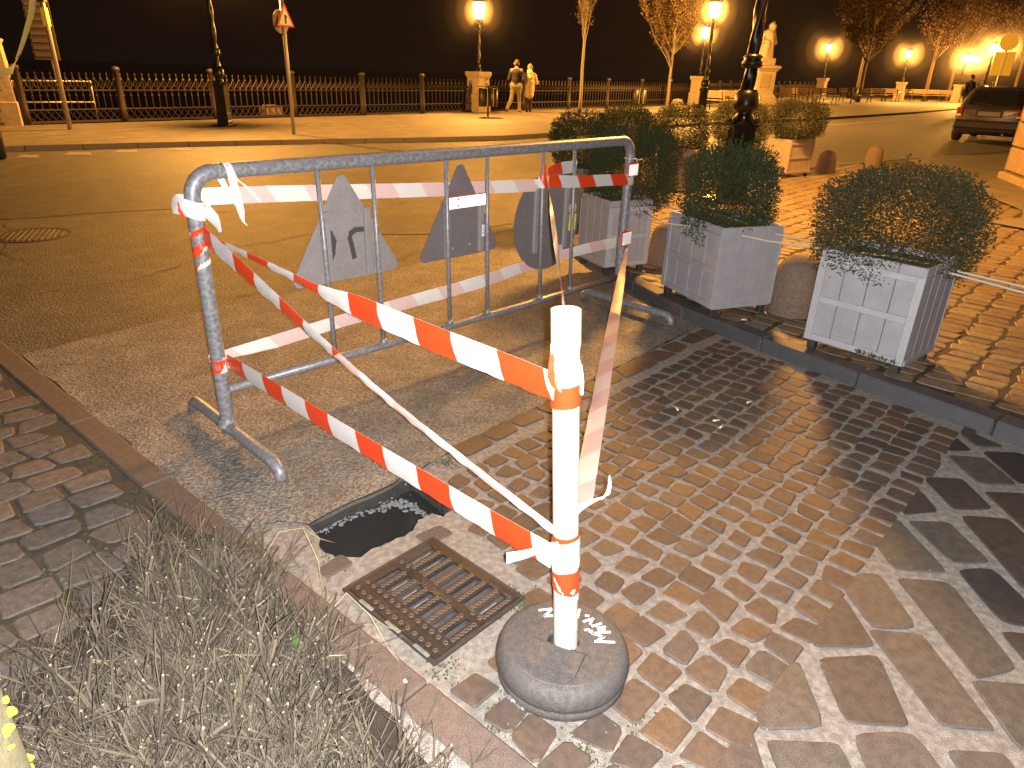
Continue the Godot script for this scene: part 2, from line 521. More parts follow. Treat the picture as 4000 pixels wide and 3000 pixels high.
func rough_edge(a: Array, step: float, amount: float) -> PackedVector2Array:   # the polyline with small irregular steps
	var src := poly(a)
	var out := PackedVector2Array()
	for k in src.size() - 1:
		var n := maxi(1, int(src[k].distance_to(src[k + 1]) / step))
		for j in n:
			out.append(src[k].lerp(src[k + 1], float(j) / n) + (Vector2(rf(-1, 1), rf(-1, 1)) * amount if j > 0 else Vector2.ZERO))
	out.append(src[src.size() - 1])
	return out

func cell_stone(c: Vector2, su: float, sw: float, turn: float) -> PackedVector2Array:   # an uneven eight-cornered sett
	var p := PackedVector2Array()
	var cut := rf(0.12, 0.3)
	for q in [[-1, -1, 0], [1, -1, 1], [1, 1, 2], [-1, 1, 3]]:
		var j := Vector2(rf(-0.12, 0.12), rf(-0.12, 0.12))
		var corner := Vector2(q[0], q[1]) * 0.5 + j
		var nx := Vector2(-q[0] * cut * 0.5, 0)
		var ny := Vector2(0, -q[1] * cut * 0.5)
		for d in ([ny, nx] if q[2] % 2 == 0 else [nx, ny]):
			var l: Vector2 = (corner + d) * Vector2(su, sw)
			l = l.rotated(turn)
			p.append(c + U * l.x + W * l.y)
	return p

var hole_near := PackedVector2Array()

func make_ground() -> void:
	hole_near = rough_edge(HOLE_NEAR, 0.02, 0.0065)
	var asphalt := PackedVector2Array()
	asphalt.append_array(poly([60, -7.7, 4.4, -7.7]))
	asphalt.append_array(rough_edge([1.2, -4.22, 0.749, -3.685, 0.169, -3.006, -0.201, -2.573, -0.33, -2.4, -0.381, -2.314], 0.05, 0.008))
	var far_side := poly(HOLE_FAR)
	far_side.reverse()
	for k in range(1, far_side.size()):
		asphalt.append(far_side[k])
	asphalt.append_array(rough_edge([-0.8, -1.985, -0.95, -1.93], 0.05, 0.008))
	asphalt.append_array(poly([-4, 1.4, -30, 7.0]))
	var pk := poly(PROM_KERB)
	for k in pk.size():
		asphalt.append(pk[k] + Vector2(-0.3, -0.4))
	struct("road", B.new().sheet(asphalt, 0.0).done(), M.asphalt, "worn asphalt road running past the cobbled gutter")
	var patches := B.new()
	patches.sheet(rough_edge([-4.96, -6.66, -3.59, -7.515, -2.2, -8.6, -1.3, -10.2, -3.2, -11.0, -5.6, -9.2, -6.6, -7.8, -4.96, -6.66], 0.3, 0.03), 0.004)
	patches.sheet(rough_edge([-1.474, -7.385, -0.845, -7.722, -0.2, -8.3, 0.1, -7.4, -0.73, -6.644, -1.312, -6.532, -1.474, -7.385], 0.3, 0.02), 0.004)
	patches.sheet(rough_edge([3.4, -16.5, 7.4, -19.6, 9.6, -23.0, 6.4, -22.6, 3.0, -18.6, 3.4, -16.5], 0.4, 0.04), 0.004)
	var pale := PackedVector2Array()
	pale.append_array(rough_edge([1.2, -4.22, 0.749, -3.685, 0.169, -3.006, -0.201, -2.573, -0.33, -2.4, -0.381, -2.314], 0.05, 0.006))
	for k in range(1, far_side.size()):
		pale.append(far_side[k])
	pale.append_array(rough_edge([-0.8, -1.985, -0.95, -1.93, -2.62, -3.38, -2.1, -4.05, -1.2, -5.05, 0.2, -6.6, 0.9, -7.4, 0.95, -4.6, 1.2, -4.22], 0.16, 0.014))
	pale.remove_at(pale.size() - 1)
	struct("flash_lit_strip", B.new().sheet(pale, 0.0035).done(), M.asphalt_flash_lit, "grainy asphalt strip under the barrier, painted paler as flash lit")  # paler colour paints in flash light up to the shadow edge
	var cracks := B.new()
	for c in [[-6.4, -7.6, -5.2, -7.0, -4.4, -6.9, -3.2, -7.35, -1.6, -7.7], [-4.9, -6.5, -4.5, -6.2, -4.2, -5.5, -3.7, -5.1], [-3.2, -4.4, -2.7, -4.9, -2.5, -5.7, -1.9, -6.5, -1.7, -7.2], [-1.9, -4.5, -1.3, -5.0, -0.7, -6.2, 0.0, -7.0], [-6.0, -10.2, -4.0, -9.8, -2.2, -10.6, 0.5, -11.6], [1.5, -13.0, 4.0, -15.6, 7.5, -17.5]]:
		var p := rough_edge(c, 0.12, 0.025)
		for k in p.size() - 1:
			var n := (p[k + 1] - p[k]).orthogonal().normalized() * rf(0.002, 0.0065)
			var q := PackedVector2Array([p[k] + n, p[k + 1] + n, p[k + 1] - n, p[k] - n])
			cracks.sheet(q, 0.006)
	struct("road_cracks", cracks.done(), M.crack_dark, "fine dark cracks running across the road")
	struct("asphalt_shade_patch", patches.done(), M.asphalt_shade_patch, "darker patches painted on the road for shade beyond the barrier")  # shadows on the far road, drawn as darker asphalt sheets
	# ground under the setts, broken open at the hole
	var mort := PackedVector2Array()
	mort.append_array(rough_edge([1.45, -4.52, 0.749, -3.685, 0.169, -3.006, -0.201, -2.573, -0.33, -2.4, -0.381, -2.314], 0.05, 0.004))
	mort.append_array(hole_near)
	mort.append_array(poly([-0.694, -1.974, -0.72, -1.985, -0.8, -1.99, -1.0, -1.95, 0.09, -1.03, 0.75, -0.45, 3.6, -0.45, 3.6, -1.6]))
	struct("gutter_mortar", B.new().sheet(mort, -0.0025).done(), M.mortar, "pale mortar bed between the brown setts")
	# the road edge falls a few millimetres to the mortar
	var step := B.new()
	for e in [[1.2, -4.22, -0.381, -2.314], [-0.694, -1.974, -0.95, -1.93]]:
		step.quad(V(e[0], -0.02, e[1]), V(e[2], -0.02, e[3]), V(e[2], -0.001, e[3]), V(e[0], -0.001, e[1]))
	struct("road_edge", step.done(), M.asphalt, "thin edge of the asphalt layer above the mortar")
	make_hole()
	make_setts()
	make_slabs()
	make_sidewalk()
	make_plaza()
	make_promenade()

func make_hole() -> void:
	var rim := PackedVector2Array()
	rim.append_array(poly([-0.694, -1.974, -0.643, -2.043, -0.578, -2.119, -0.513, -2.176, -0.443, -2.252, -0.427, -2.294, -0.381, -2.314]))
	rim.append_array(hole_near)
	var c := Vector2(-0.44, -2.05)
	var root := Node3D.new()
	root.name = "collapsed_hole"
	add_child(root)
	tag(root, "collapsed gully hole with broken rim and white lime crust", "hole", "", "structure")
	var mats := [M.broken_edge, M.pit_rim, M.pit]
	var levels := [[0.0, 1.0], [-0.014, 1.005], [-0.05, 0.985], [-0.075, 1.04], [-0.11, 1.13], [-0.2, 1.3], [-0.33, 1.36], [-0.42, 1.2]]
	var rings := []
	for l in levels:
		var ring := []
		for p in rim:
			var q: Vector2 = c + (p - c) * (l[1] + (rf(-0.02, 0.02) if l[0] < 0 else 0.0))
			ring.append(V(q.x, l[0] + (rf(-0.008, 0.008) if l[0] < -0.03 else 0.0) - 0.003, q.y))
		rings.append(ring)
	for pass_no in 3:
		var b := B.new().smooth(true)
		for k in [range(0, 1), range(1, 3), range(3, levels.size() - 1)][pass_no]:
			for j in rim.size():
				var j2 := (j + 1) % rim.size()
				var m: Vector3 = (rings[k][j] + rings[k][j2]) * 0.5
				var out := V(m.x - c.x, 0, m.z - c.y) * 2.0
				b.quad_o(rings[k][j], rings[k][j2], rings[k + 1][j2], rings[k + 1][j], m + out)
		if pass_no == 2:
			for j in rim.size():
				b.tri_o(rings[7][j], rings[7][(j + 1) % rim.size()], V(c.x, -0.46, c.y), V(c.x, -2, c.y))
		part(["broken_edge", "rim_wall", "pit"][pass_no], b.done(), mats[pass_no], root)
	# lime crust along the far wall of the pit, in lumps
	var lime := B.new().smooth(true)
	var line := [V(-0.672, -0.052, -1.985), V(-0.625, -0.06, -2.06), V(-0.56, -0.066, -2.13), V(-0.5, -0.07, -2.185), V(-0.45, -0.078, -2.225), V(-0.41, -0.09, -2.25), V(-0.37, -0.095, -2.235), V(-0.325, -0.09, -2.19), V(-0.28, -0.085, -2.12), V(-0.262, -0.08, -2.085)]
	for k in line.size() - 1:
		var many := 22
		for j in many:
			var t := (j + rf(0, 1)) / many
			if rng.randf() < 0.12:
				continue
			var p: Vector3 = line[k].lerp(line[k + 1], t)
			var size := rf(0.003, 0.0065) * (1.25 if k in [3, 4, 5] else 1.0)
			var q := Basis(V(rf(-1, 1), rf(-1, 1), rf(-1, 1)).normalized(), rf(0, 3)).scaled(V(rf(0.8, 2.0), rf(0.35, 0.7), rf(0.8, 2.0)))
			lime.lathe([Vector2(0.0, -size), Vector2(size * 0.75, -size * 0.5), Vector2(size, 0.0), Vector2(size * 0.7, size * 0.6), Vector2(0.0, size)], 6, Transform3D(q, p + V(rf(-0.01, 0.01), rf(-0.012, 0.012), rf(-0.01, 0.01)) * (1.6 if k in [3, 4, 5] else 0.8)), false)
	part("lime_crust", lime.done(), M.lime, root)

func left_of_kerb(p: Vector2, margin: float) -> bool:   # on the road side of the plaza kerb
	var k := poly(PLAZA_KERB)
	for i in 8:
		var a := k[i]
		var b := k[i + 1]
		if p.y <= a.y and p.y > b.y or i == 0 and p.y > a.y:
			var t := (p.y - a.y) / (b.y - a.y)
			return p.x < lerpf(a.x, b.x, t) - margin
	return false

func make_setts() -> void:
	var root := Node3D.new()
	root.name = "cobbled_gutter"
	add_child(root)
	tag(root, "gutter paved with small brown setts around drain and post", "paving", "", "structure")
	var hole := hole_near.duplicate()
	hole.append_array(poly([-0.381, -2.314, -0.427, -2.294, -0.513, -2.176, -0.643, -2.043, -0.694, -1.974]))
	var cells := []
	# the row of larger stones along the asphalt
	var p := 1.72
	while p < 4.2:
		var l := rf(0.13, 0.2)
		cells.append([U * (p + l / 2) + W * -1.835, l * 0.9, rf(0.105, 0.12), true])
		p += l
	# rows of setts, finer towards the far end
	var w := -1.715
	var row := 0
	while w < -0.42:
		var pw := lerpf(0.088, 0.112, clampf((w + 1.7) / 1.3, 0, 1)) * rf(0.96, 1.04)
		p = 0.84 + rf(0, 0.06)
		while p < 4.2:
			var pu := lerpf(0.125, 0.094, clampf((p - 0.9) / 1.2, 0, 1)) * rf(0.92, 1.1)
			cells.append([U * (p + pu / 2) + W * (w + pw / 2 + rf(-0.006, 0.006)), pu * rf(0.78, 0.87), pw * rf(0.78, 0.87), false])
			p += pu
		w += pw
		row += 1
	var grate := poly([-0.256, -1.92, 0.051, -1.644, -0.197, -1.39, -0.472, -1.631])
	var keep := []
	for c in cells:
		var at: Vector2 = c[0]
		if not left_of_kerb(at, 0.06) or at.y > -0.85:
			continue
		var bad := false
		for off in [Vector2.ZERO, U * 0.07, -U * 0.07, W * 0.07, -W * 0.07]:
			if Geometry2D.is_point_in_polygon(at + off, hole) or Geometry2D.is_point_in_polygon(at + off * 0.9, grate):
				bad = true
		if bad or at.distance_to(Vector2(0.157, -1.376)) < 0.13:
			continue
		if at.dot(W) < -1.2 and at.dot(U) < 1.25:   # bare mortar left of the hole
			if rng.randf() < 0.3:
				continue
		# patched concrete round the grate, few stones left
		if at.dot(U) < 1.38 and at.dot(W) < -0.93 and at.dot(W) > -1.3 and rng.randf() < 0.12:
			continue
		keep.append(c)
	keep.sort_custom(func(a, b): return (a[0] as Vector2).length() < (b[0] as Vector2).length())
	var rest := B.new()
	for k in keep.size():
		var c = keep[k]
		var b := B.new() if k < 300 else rest
		var lift := rf(0.0, 0.003)
		b.stone(cell_stone(c[0], c[1], c[2], rf(-0.07, 0.07)), -0.04, 0.001 + lift, 0.003, rf(0.0, 0.001))
		if k < 300:
			var mk := "sett_%d" % [0, 1, 2, 3, 4, 5, 0, 1, 2, 4][rng.randi() % 10]
			var gd: float = (c[0] as Vector2).distance_to(Vector2(-0.28, -1.78))
			if gd < 0.36 and rng.randf() < 0.7 - gd or (c[0] as Vector2).dot(W) < -1.3 and (c[0] as Vector2).dot(U) < 1.3:
				mk = "dusty_sett"
			elif c[3]:
				mk = "sett_3"
			part("sett", b.done(), M[mk], root)
	var o := part("far_setts", rest.done(), M.sett_0, root)
	tag(o, "", "", "", "stuff")
	# crumbs of mortar and grit lying in the joints
	var crumbs := B.new()
	for k in 1500:
		var q: Vector2 = U * rf(0.85, 2.9) + W * rf(-1.8, 0.6)
		if Geometry2D.is_point_in_polygon(q, hole) or Geometry2D.is_point_in_polygon(q, grate) or not left_of_kerb(q, 0.05):
			continue
		var s := rf(0.003, 0.008)
		crumbs.box(V(q.x, -0.0025 + s * 0.2, q.y), V(s, s * 0.7, s * rf(0.6, 1.4)), s * 0.2, Basis(V(rf(-1, 1), rf(-1, 1), rf(-1, 1)).normalized(), rf(0, 3)))
	tag(struct("gravel_crumbs", crumbs.done(), M.concrete, "crumbs of mortar and grit scattered in the sett joints"), "", "", "", "stuff")
	var moss := B.new()
	for spot in [[0.03, -1.62, 0.07, 190], [-0.16, -1.36, 0.05, 60], [0.02, -1.2, 0.07, 120], [0.2, -1.13, 0.08, 140], [0.37, -1.2, 0.06, 70], [-0.55, -1.78, 0.05, 70], [-0.8, -2.02, 0.06, 60], [-0.25, -2.42, 0.05, 70]]:
		for k in spot[3]:
			var q: Vector2 = Vector2(spot[0], spot[1]) + Vector2(rf(-1, 1), rf(-1, 1)) * spot[2] * rf(0.2, 1.3)
			if Geometry2D.is_point_in_polygon(q, hole) or Geometry2D.is_point_in_polygon(q, grate):
				continue
			var s := rf(0.002, 0.005)
			moss.box(V(q.x, -0.001, q.y), V(s, s * 1.2, s), 0.0, Basis(V(rf(-1, 1), rf(-1, 1), rf(-1, 1)).normalized(), rf(0, 3)))
	tag(struct("joint_moss", moss.done(), M.moss, "green moss in the joints round grate and rubber base"), "", "", "", "stuff")

func make_slabs() -> void:
	var root := Node3D.new()
	root.name = "large_stone_paving"
	add_child(root)
	tag(root, "paving of large dark stones with wide pale joints", "paving", "", "structure")
	var region := PackedVector2Array()
	for q in [U * 0.7 + W * -0.365, U * 4.2 + W * -0.345]:
		region.append(q)
	var kb := poly(PLAZA_KERB)
	for k in [2, 1, 0]:
		region.append(kb[k] + Vector2(-0.08, 0.0))
	region.append(Vector2(3.0, -0.6))
	region.append(Vector2(0.2, -0.6))
	var x := 0.23
	var n := 0
	while x < 3.0:
		var wdt := rf(0.185, 0.225)
		var z := -3.0 + rf(0, 0.2)
		while z < -0.6:
			var l := rf(0.22, 0.29) if rng.randf() < 0.55 else rf(0.32, 0.44)
			var g := 0.0195
			var sl := 0.021
			var cell := poly([x + g + rf(-sl, sl), z + g + rf(-sl, sl), x + wdt - g + rf(-sl, sl), z + g + rf(-sl, sl), x + wdt - g + rf(-sl, sl), z + l - g + rf(-sl, sl), x + g + rf(-sl, sl), z + l - g + rf(-sl, sl)])
			for pc in Geometry2D.intersect_polygons(cell, region):
				var area := 0.0
				for k in pc.size():
					area += pc[k].cross(pc[(k + 1) % pc.size()])
				if absf(area) * 0.5 < 0.006:
					continue
				var rounded := PackedVector2Array()
				for k in pc.size():
					var a := pc[(k + pc.size() - 1) % pc.size()]
					var b := pc[k]
					var c := pc[(k + 1) % pc.size()]
					var r := minf(rf(0.015, 0.04), minf(a.distance_to(b), b.distance_to(c)) * 0.4)
					rounded.append(b + (a - b).normalized() * r)
					rounded.append(b + ((a - b).normalized() + (c - b).normalized()) * r * 0.22)
					rounded.append(b + (c - b).normalized() * r)
				var bb := B.new()
				bb.stone(rounded, -0.04, 0.001 + rf(0, 0.003), 0.003, rf(0, 0.001))
				var m := Vector2.ZERO
				for q in pc:
					m += q
				m /= pc.size()
				var dark := m.x > 1.35 or m.x - m.y > 3.2
				var mk := "slab_%d" % ([1, 4, 3, 1, 4, 5][rng.randi() % 6] if dark else [0, 2, 3, 5, 0, 2][rng.randi() % 6])
				part("paving_stone", bb.done(), M[mk], root)
				n += 1
			z += l
		x += wdt

func make_sidewalk() -> void:
	var kd := Vector2(0.765, 0.644)
	var kn := Vector2(-0.644, 0.765)   # away from the road
	var k0 := Vector2(0.089, -1.044)
	var base := PackedVector2Array()
	for q in [k0 - kd * 14 + kn * 0.05, k0 + kd * 2.6 + kn * 0.05, k0 + kd * 2.6 + kn * 5, k0 - kd * 14 + kn * 5]:
		base.append(q)
	struct("sidewalk_bed", B.new().sheet(base, 0.0425).done(), M.moss_soil, "mossy joint bed under the left pavement blocks")
	var root := Node3D.new()
	root.name = "left_kerb"
	add_child(root)
	tag(root, "flush brown kerb stones between pavement and road", "kerb", "", "structure")
	var s := -0.361 - 0.7 * 17
	for k in 21:
		var l := 0.7
		var c := k0 + kd * (s + l / 2) + kn * 0.052
		var b := B.new().box(V(c.x, -0.06, c.y), V(l - 0.004, 0.22 + rf(-0.002, 0.002), 0.104), 0.007, Basis(V(kd.x, 0, kd.y), Vector3.UP, V(-kd.y, 0, kd.x)))
		part("kerb_stone", b.done(), M.kerb_brown, root)
		s += l
	# cement strip behind the kerb
	var strip := PackedVector2Array()
	strip.append_array(rough_edge([k0.x - kd.x * 0.95 + kn.x * 0.1, k0.y - kd.y * 0.95 + kn.y * 0.1, k0.x + kd.x * 1.2 + kn.x * 0.1, k0.y + kd.y * 1.2 + kn.y * 0.1, k0.x + kd.x * 1.2 + kn.x * 0.42, k0.y + kd.y * 1.2 + kn.y * 0.42, k0.x - kd.x * 0.2 + kn.x * 0.27, k0.y - kd.y * 0.2 + kn.y * 0.27, k0.x - kd.x * 0.9 + kn.x * 0.2, k0.y - kd.y * 0.9 + kn.y * 0.2], 0.05, 0.006))
	struct("cement_strip", B.new().sheet(strip, 0.047).done(), M.concrete, "pale cement strip between kerb and clipped shrubs")
	# blocks of the pavement, long joints running away from the kerb
	var pave := Node3D.new()
	pave.name = "left_pavement"
	add_child(pave)
	tag(pave, "grey pavement blocks with moss in their wide joints", "paving", "", "structure")
	var cells := []
	var a := -0.86
	while a > -12.0:
		var wa := rf(0.118, 0.135)
		var b := 0.112 + rf(0, 0.08)
		while b < 2.4:
			var l := rf(0.13, 0.185)
			cells.append([k0 + kd * (a - wa / 2) + kn * (b + l / 2), wa * 0.86, l * 0.88])
			b += l
		a -= wa
	cells.sort_custom(func(p, q): return (p[0] as Vector2).length() < (q[0] as Vector2).length())
	var rest := B.new()
	var n := 0
	for c in cells:
		var at: Vector2 = c[0]
		if at.x > -0.85 or absf(at.x) > 1.05 * absf(at.y) + 0.25:
			continue
		var bb := B.new() if n < 120 else rest
		var p := PackedVector2Array()
		for q in cell_stone(Vector2.ZERO, c[2], c[1], rf(-0.04, 0.04)):
			p.append(at + kn * q.dot(U) + kd * q.dot(W))
		bb.stone(p, 0.0, 0.048 + rf(-0.002, 0.003), 0.004, 0.0005)
		if n < 120:
			part("paving_block", bb.done(), M["paver_%d" % (rng.randi() % 4)], pave)
		n += 1
	tag(part("far_blocks", rest.done(), M.paver_0, pave), "", "", "", "stuff")
	var moss := B.new()
	for k in 6000:
		var q := k0 - kd * rf(0.9, 2.9) + kn * rf(0.1, 1.3)
		var s2 := rf(0.002, 0.0055)
		if sin(q.x * 23.0) + cos(q.y * 19.0) + rf(-0.5, 0.5) < 0.15:
			continue
		moss.box(V(q.x, 0.043 + rf(0, 0.006), q.y), V(s2, s2, s2 * 1.5), 0.0, Basis(V(rf(-1, 1), rf(-1, 1), rf(-1, 1)).normalized(), rf(0, 3)))
	tag(struct("pavement_moss", moss.done(), M.moss, "clumps of moss in the joints of the left pavement"), "", "", "", "stuff")
	# the planting bed
	struct("shrub_bed_soil", B.new().sheet(rough_edge([-1.12, -1.88, -0.95, -1.83, -0.72, -1.64, -0.45, -1.36, -0.2, -1.08, 0.3, -0.55, 0.2, 0.5, -1.6, 0.5, -1.2, -0.95, -1.16, -1.4, -1.12, -1.88], 0.05, 0.012), 0.053).done(), M.soil, "bare soil of the shrub bed beside the kerb")

func make_plaza() -> void:
	var kb := poly(PLAZA_KERB)
	var area := kb.duplicate()
	area.append_array(poly([15, -17.6, 15, -1.6]))
	struct("plaza_bed", B.new().sheet(area, 0.0735).done(), M.plaza_joint, "dark joints under the raised plaza paving")
	var root := Node3D.new()
	root.name = "plaza_kerb"
	add_child(root)
	tag(root, "dark grey kerb of the raised plaza with planters", "kerb", "", "structure")
	for k in kb.size() - 1:
		var a := kb[k]
		var b := kb[k + 1]
		var n := maxi(1, roundi(a.distance_to(b) / 0.85))
		for j in n:
			var p := a.lerp(b, float(j) / n)
			var q := a.lerp(b, float(j + 1) / n)
			var d := (q - p).normalized()
			var nn := Vector2(-d.y, d.x)
			var c := (p + q) / 2 + nn * 0.06
			part("kerb_stone", B.new().box(V(c.x, -0.02, c.y), V(p.distance_to(q) - 0.004, 0.2, 0.12), 0.008, Basis(V(d.x, 0, d.y), Vector3.UP, V(-d.y, 0, d.x))).done(), M.kerb_grey, root)
	var inner := Geometry2D.offset_polygon(area, -0.125)[0]
	var far_area := poly([6.6, -10.6, 6.4, -9.82, 6.3, -9.29, 6.15, -8.6, 5.8, -8.1, 5.2, -7.75, 5.9, -6.4, 15, -6.4, 15, -17.6, 9.0, -15.4, 7.6, -14.2])
	struct("house_pavement", B.new().sheet(far_area, 0.092).done(), M.promenade, "smooth pavement curving round the corner house")
	var pave := Node3D.new()
	pave.name = "plaza_paving"
	add_child(pave)
	tag(pave, "orange lit stone blocks paving the plaza behind planters", "paving", "", "structure")
	var cells := []
	var w := -9.0
	while w < 6.0:
		var pw := rf(0.165, 0.185)
		var u := 2.0 + rf(0, 0.1)
		while u < 14.0:
			var pu := rf(0.1, 0.13)
			var at := U * (u + pu / 2) + W * (w + pw / 2)
			if at.x < 1.0 * -at.y + 0.5 and Geometry2D.is_point_in_polygon(at, inner) and not Geometry2D.is_point_in_polygon(at, far_area):
				cells.append([at, pu * 0.86, pw * 0.9])
			u += pu
		w += pw
	cells.sort_custom(func(p, q): return (p[0] as Vector2).length() < (q[0] as Vector2).length())
	var rest := [B.new(), B.new()]
	for k in cells.size():
		var c = cells[k]
		var b: B = B.new() if k < 300 else rest[k % 2]
		if k < 1500:
			b.stone(cell_stone(c[0], c[1], c[2], rf(-0.04, 0.04)), 0.05, 0.079 + rf(-0.002, 0.003), 0.004, 0.0005)
		else:
			var sq := PackedVector2Array()
			for q in [[-0.5, -0.5], [0.5, -0.5], [0.5, 0.5], [-0.5, 0.5]]:
				sq.append(c[0] + U * q[0] * c[1] + W * q[1] * c[2])
			b.stone(sq, 0.06, 0.079 + rf(-0.002, 0.003), 0.004)
		if k < 300:
			part("paving_block", b.done(), M["block_%d" % (rng.randi() % 4)], pave)
	tag(part("far_blocks", rest[0].done(), M.block_0, pave), "", "", "", "stuff")
	tag(part("far_blocks", rest[1].done(), M.block_1, pave), "", "", "", "stuff")

func make_promenade() -> void:
	var kb := poly(PROM_KERB)
	var area := kb.duplicate()
	area.append_array(poly([52, -96, 31, -78, 9.3, -39.3, -10.9, -15.2, -24, 0.5]))
	struct("promenade_pavement", B.new().sheet(area, 0.08).done(), M.promenade, "riverside promenade pavement lit orange by the lamps")
	var root := Node3D.new()
	root.name = "promenade_kerb"
	add_child(root)
	tag(root, "low kerb along the riverside promenade", "kerb", "", "structure")
	for k in kb.size() - 1:
		var a := kb[k]
		var b := kb[k + 1]
		var n := maxi(1, roundi(a.distance_to(b) / 1.0))
		for j in n:
			var p := a.lerp(b, float(j) / n)
			var q := a.lerp(b, float(j + 1) / n)
			var d := (q - p).normalized()
			var c := (p + q) / 2 + Vector2(d.y, -d.x) * 0.06
			part("kerb_stone", B.new().box(V(c.x, -0.01, c.y), V(p.distance_to(q) - 0.006, 0.2, 0.13), 0.01, Basis(V(d.x, 0, d.y), Vector3.UP, V(-d.y, 0, d.x))).done(), M.kerb_far, root)
	# river wall and river
	var wall := B.new()
	var edge := poly([-24, 0.5, -10.9, -15.2, 9.3, -39.3, 31, -78, 52, -96])
	for k in edge.size() - 1:
		wall.quad_o(V(edge[k].x, -4, edge[k].y), V(edge[k + 1].x, -4, edge[k + 1].y), V(edge[k + 1].x, 0.08, edge[k + 1].y), V(edge[k].x, 0.08, edge[k].y), V(20, 0, -20))
	struct("river_wall", wall.done(), M.wall_base, "stone river wall below the railing")
	struct("river", B.new().sheet(poly([-700, 300, 700, 300, 700, -900, -700, -900]), -4.0).done(), M.river, "black river beyond the railing")
	# paint
	var line := B.new()
	for l in [[-9.1, -13.3, -8.0, -16.1, -6.1, -18.2, -3.5, -20.9, -1.8, -22.9, 0.2, -25.0], [-8.3, -12.35, -7.44, -13.8, -5.46, -15.25, -4.37, -16.2, -1.5, -19.2, 1.06, -22.4, 5.0, -27.4]]:
		var p := poly(l)
		for k in p.size() - 1:
			var d := (p[k + 1] - p[k]).normalized()
			var n := Vector2(-d.y, d.x) * 0.05
			line.sheet(PackedVector2Array([p[k] + n, p[k + 1] + n, p[k + 1] - n, p[k] - n]), 0.084)
	# diamonds of the cycle lane
	for c in [[-3.6, -17.9], [-3.3, -18.25], [-3.0, -18.6]]:
		line.sheet(poly([c[0] - 0.2, c[1], c[0], c[1] - 0.12, c[0] + 0.2, c[1], c[0], c[1] + 0.12]), 0.084)
	# frame round the tree pit
	for l in [[0.9, -26.6, 2.6, -28.9], [2.6, -28.9, 3.9, -27.6], [3.9, -27.6, 1.9, -25.6]]:
		var a := Vector2(l[0], l[1])
		var b := Vector2(l[2], l[3])
		var n := (b - a).normalized().orthogonal() * 0.06
		line.sheet(PackedVector2Array([a + n, b + n, b - n, a - n]), 0.088)
	for q in [[-7.92, -11.385, -7.702, -11.448, -7.457, -11.133, -7.791, -11.039], [-7.47, -11.928, -7.187, -12.012, -6.945, -11.667, -7.349, -11.55], [-6.936, -12.458, -6.68, -12.537, -6.442, -12.163, -6.827, -12.048], [-6.3, -13.0, -6.05, -13.1, -5.8, -12.75, -6.2, -12.62]]:
		line.sheet(poly(q), 0.005)
	for l in [[8.07, -23.5, 22.8, -38.4, 0.08], [5.78, -13.6, 7.97, -15.2, 0.05]]:
		var a := Vector2(l[0], l[1])
		var b := Vector2(l[2], l[3])
		var n: Vector2 = (b - a).normalized().orthogonal() * float(l[4])
		line.sheet(PackedVector2Array([a + n, b + n, b - n, a - n]), 0.005)
	struct("road_markings", line.done(), M.paint_white, "worn white lines on road and promenade")
	struct("tree_pit_soil", B.new().sheet(poly([1.3, -26.8, 2.5, -28.5, 3.5, -27.5, 2.0, -26.0]), 0.086).done(), M.soil, "square of soil round the thin young tree")

# ---------------------------------------------------------------- barrier with its signs and tapes
const BAR_AT := Vector3(-1.194, 0, -2.559)
const BAR_TURN := 0.80330

func bar(s: float, h: float, off: float) -> Vector3:   # along the barrier, up, towards the pavement
	return BAR_AT + Vector3(0.69443, 0, -0.71956) * s + Vector3(0.71956, 0, 0.69443) * off + Vector3.UP * h

func arc(c: Vector3, x: Vector3, y: Vector3, r: float, a0: float, a1: float, n: int) -> Array:
	var out := []
	for k in n + 1:
		var a := lerpf(a0, a1, float(k) / n)
		out.append(c + (x * cos(a) + y * sin(a)) * r)
	return out

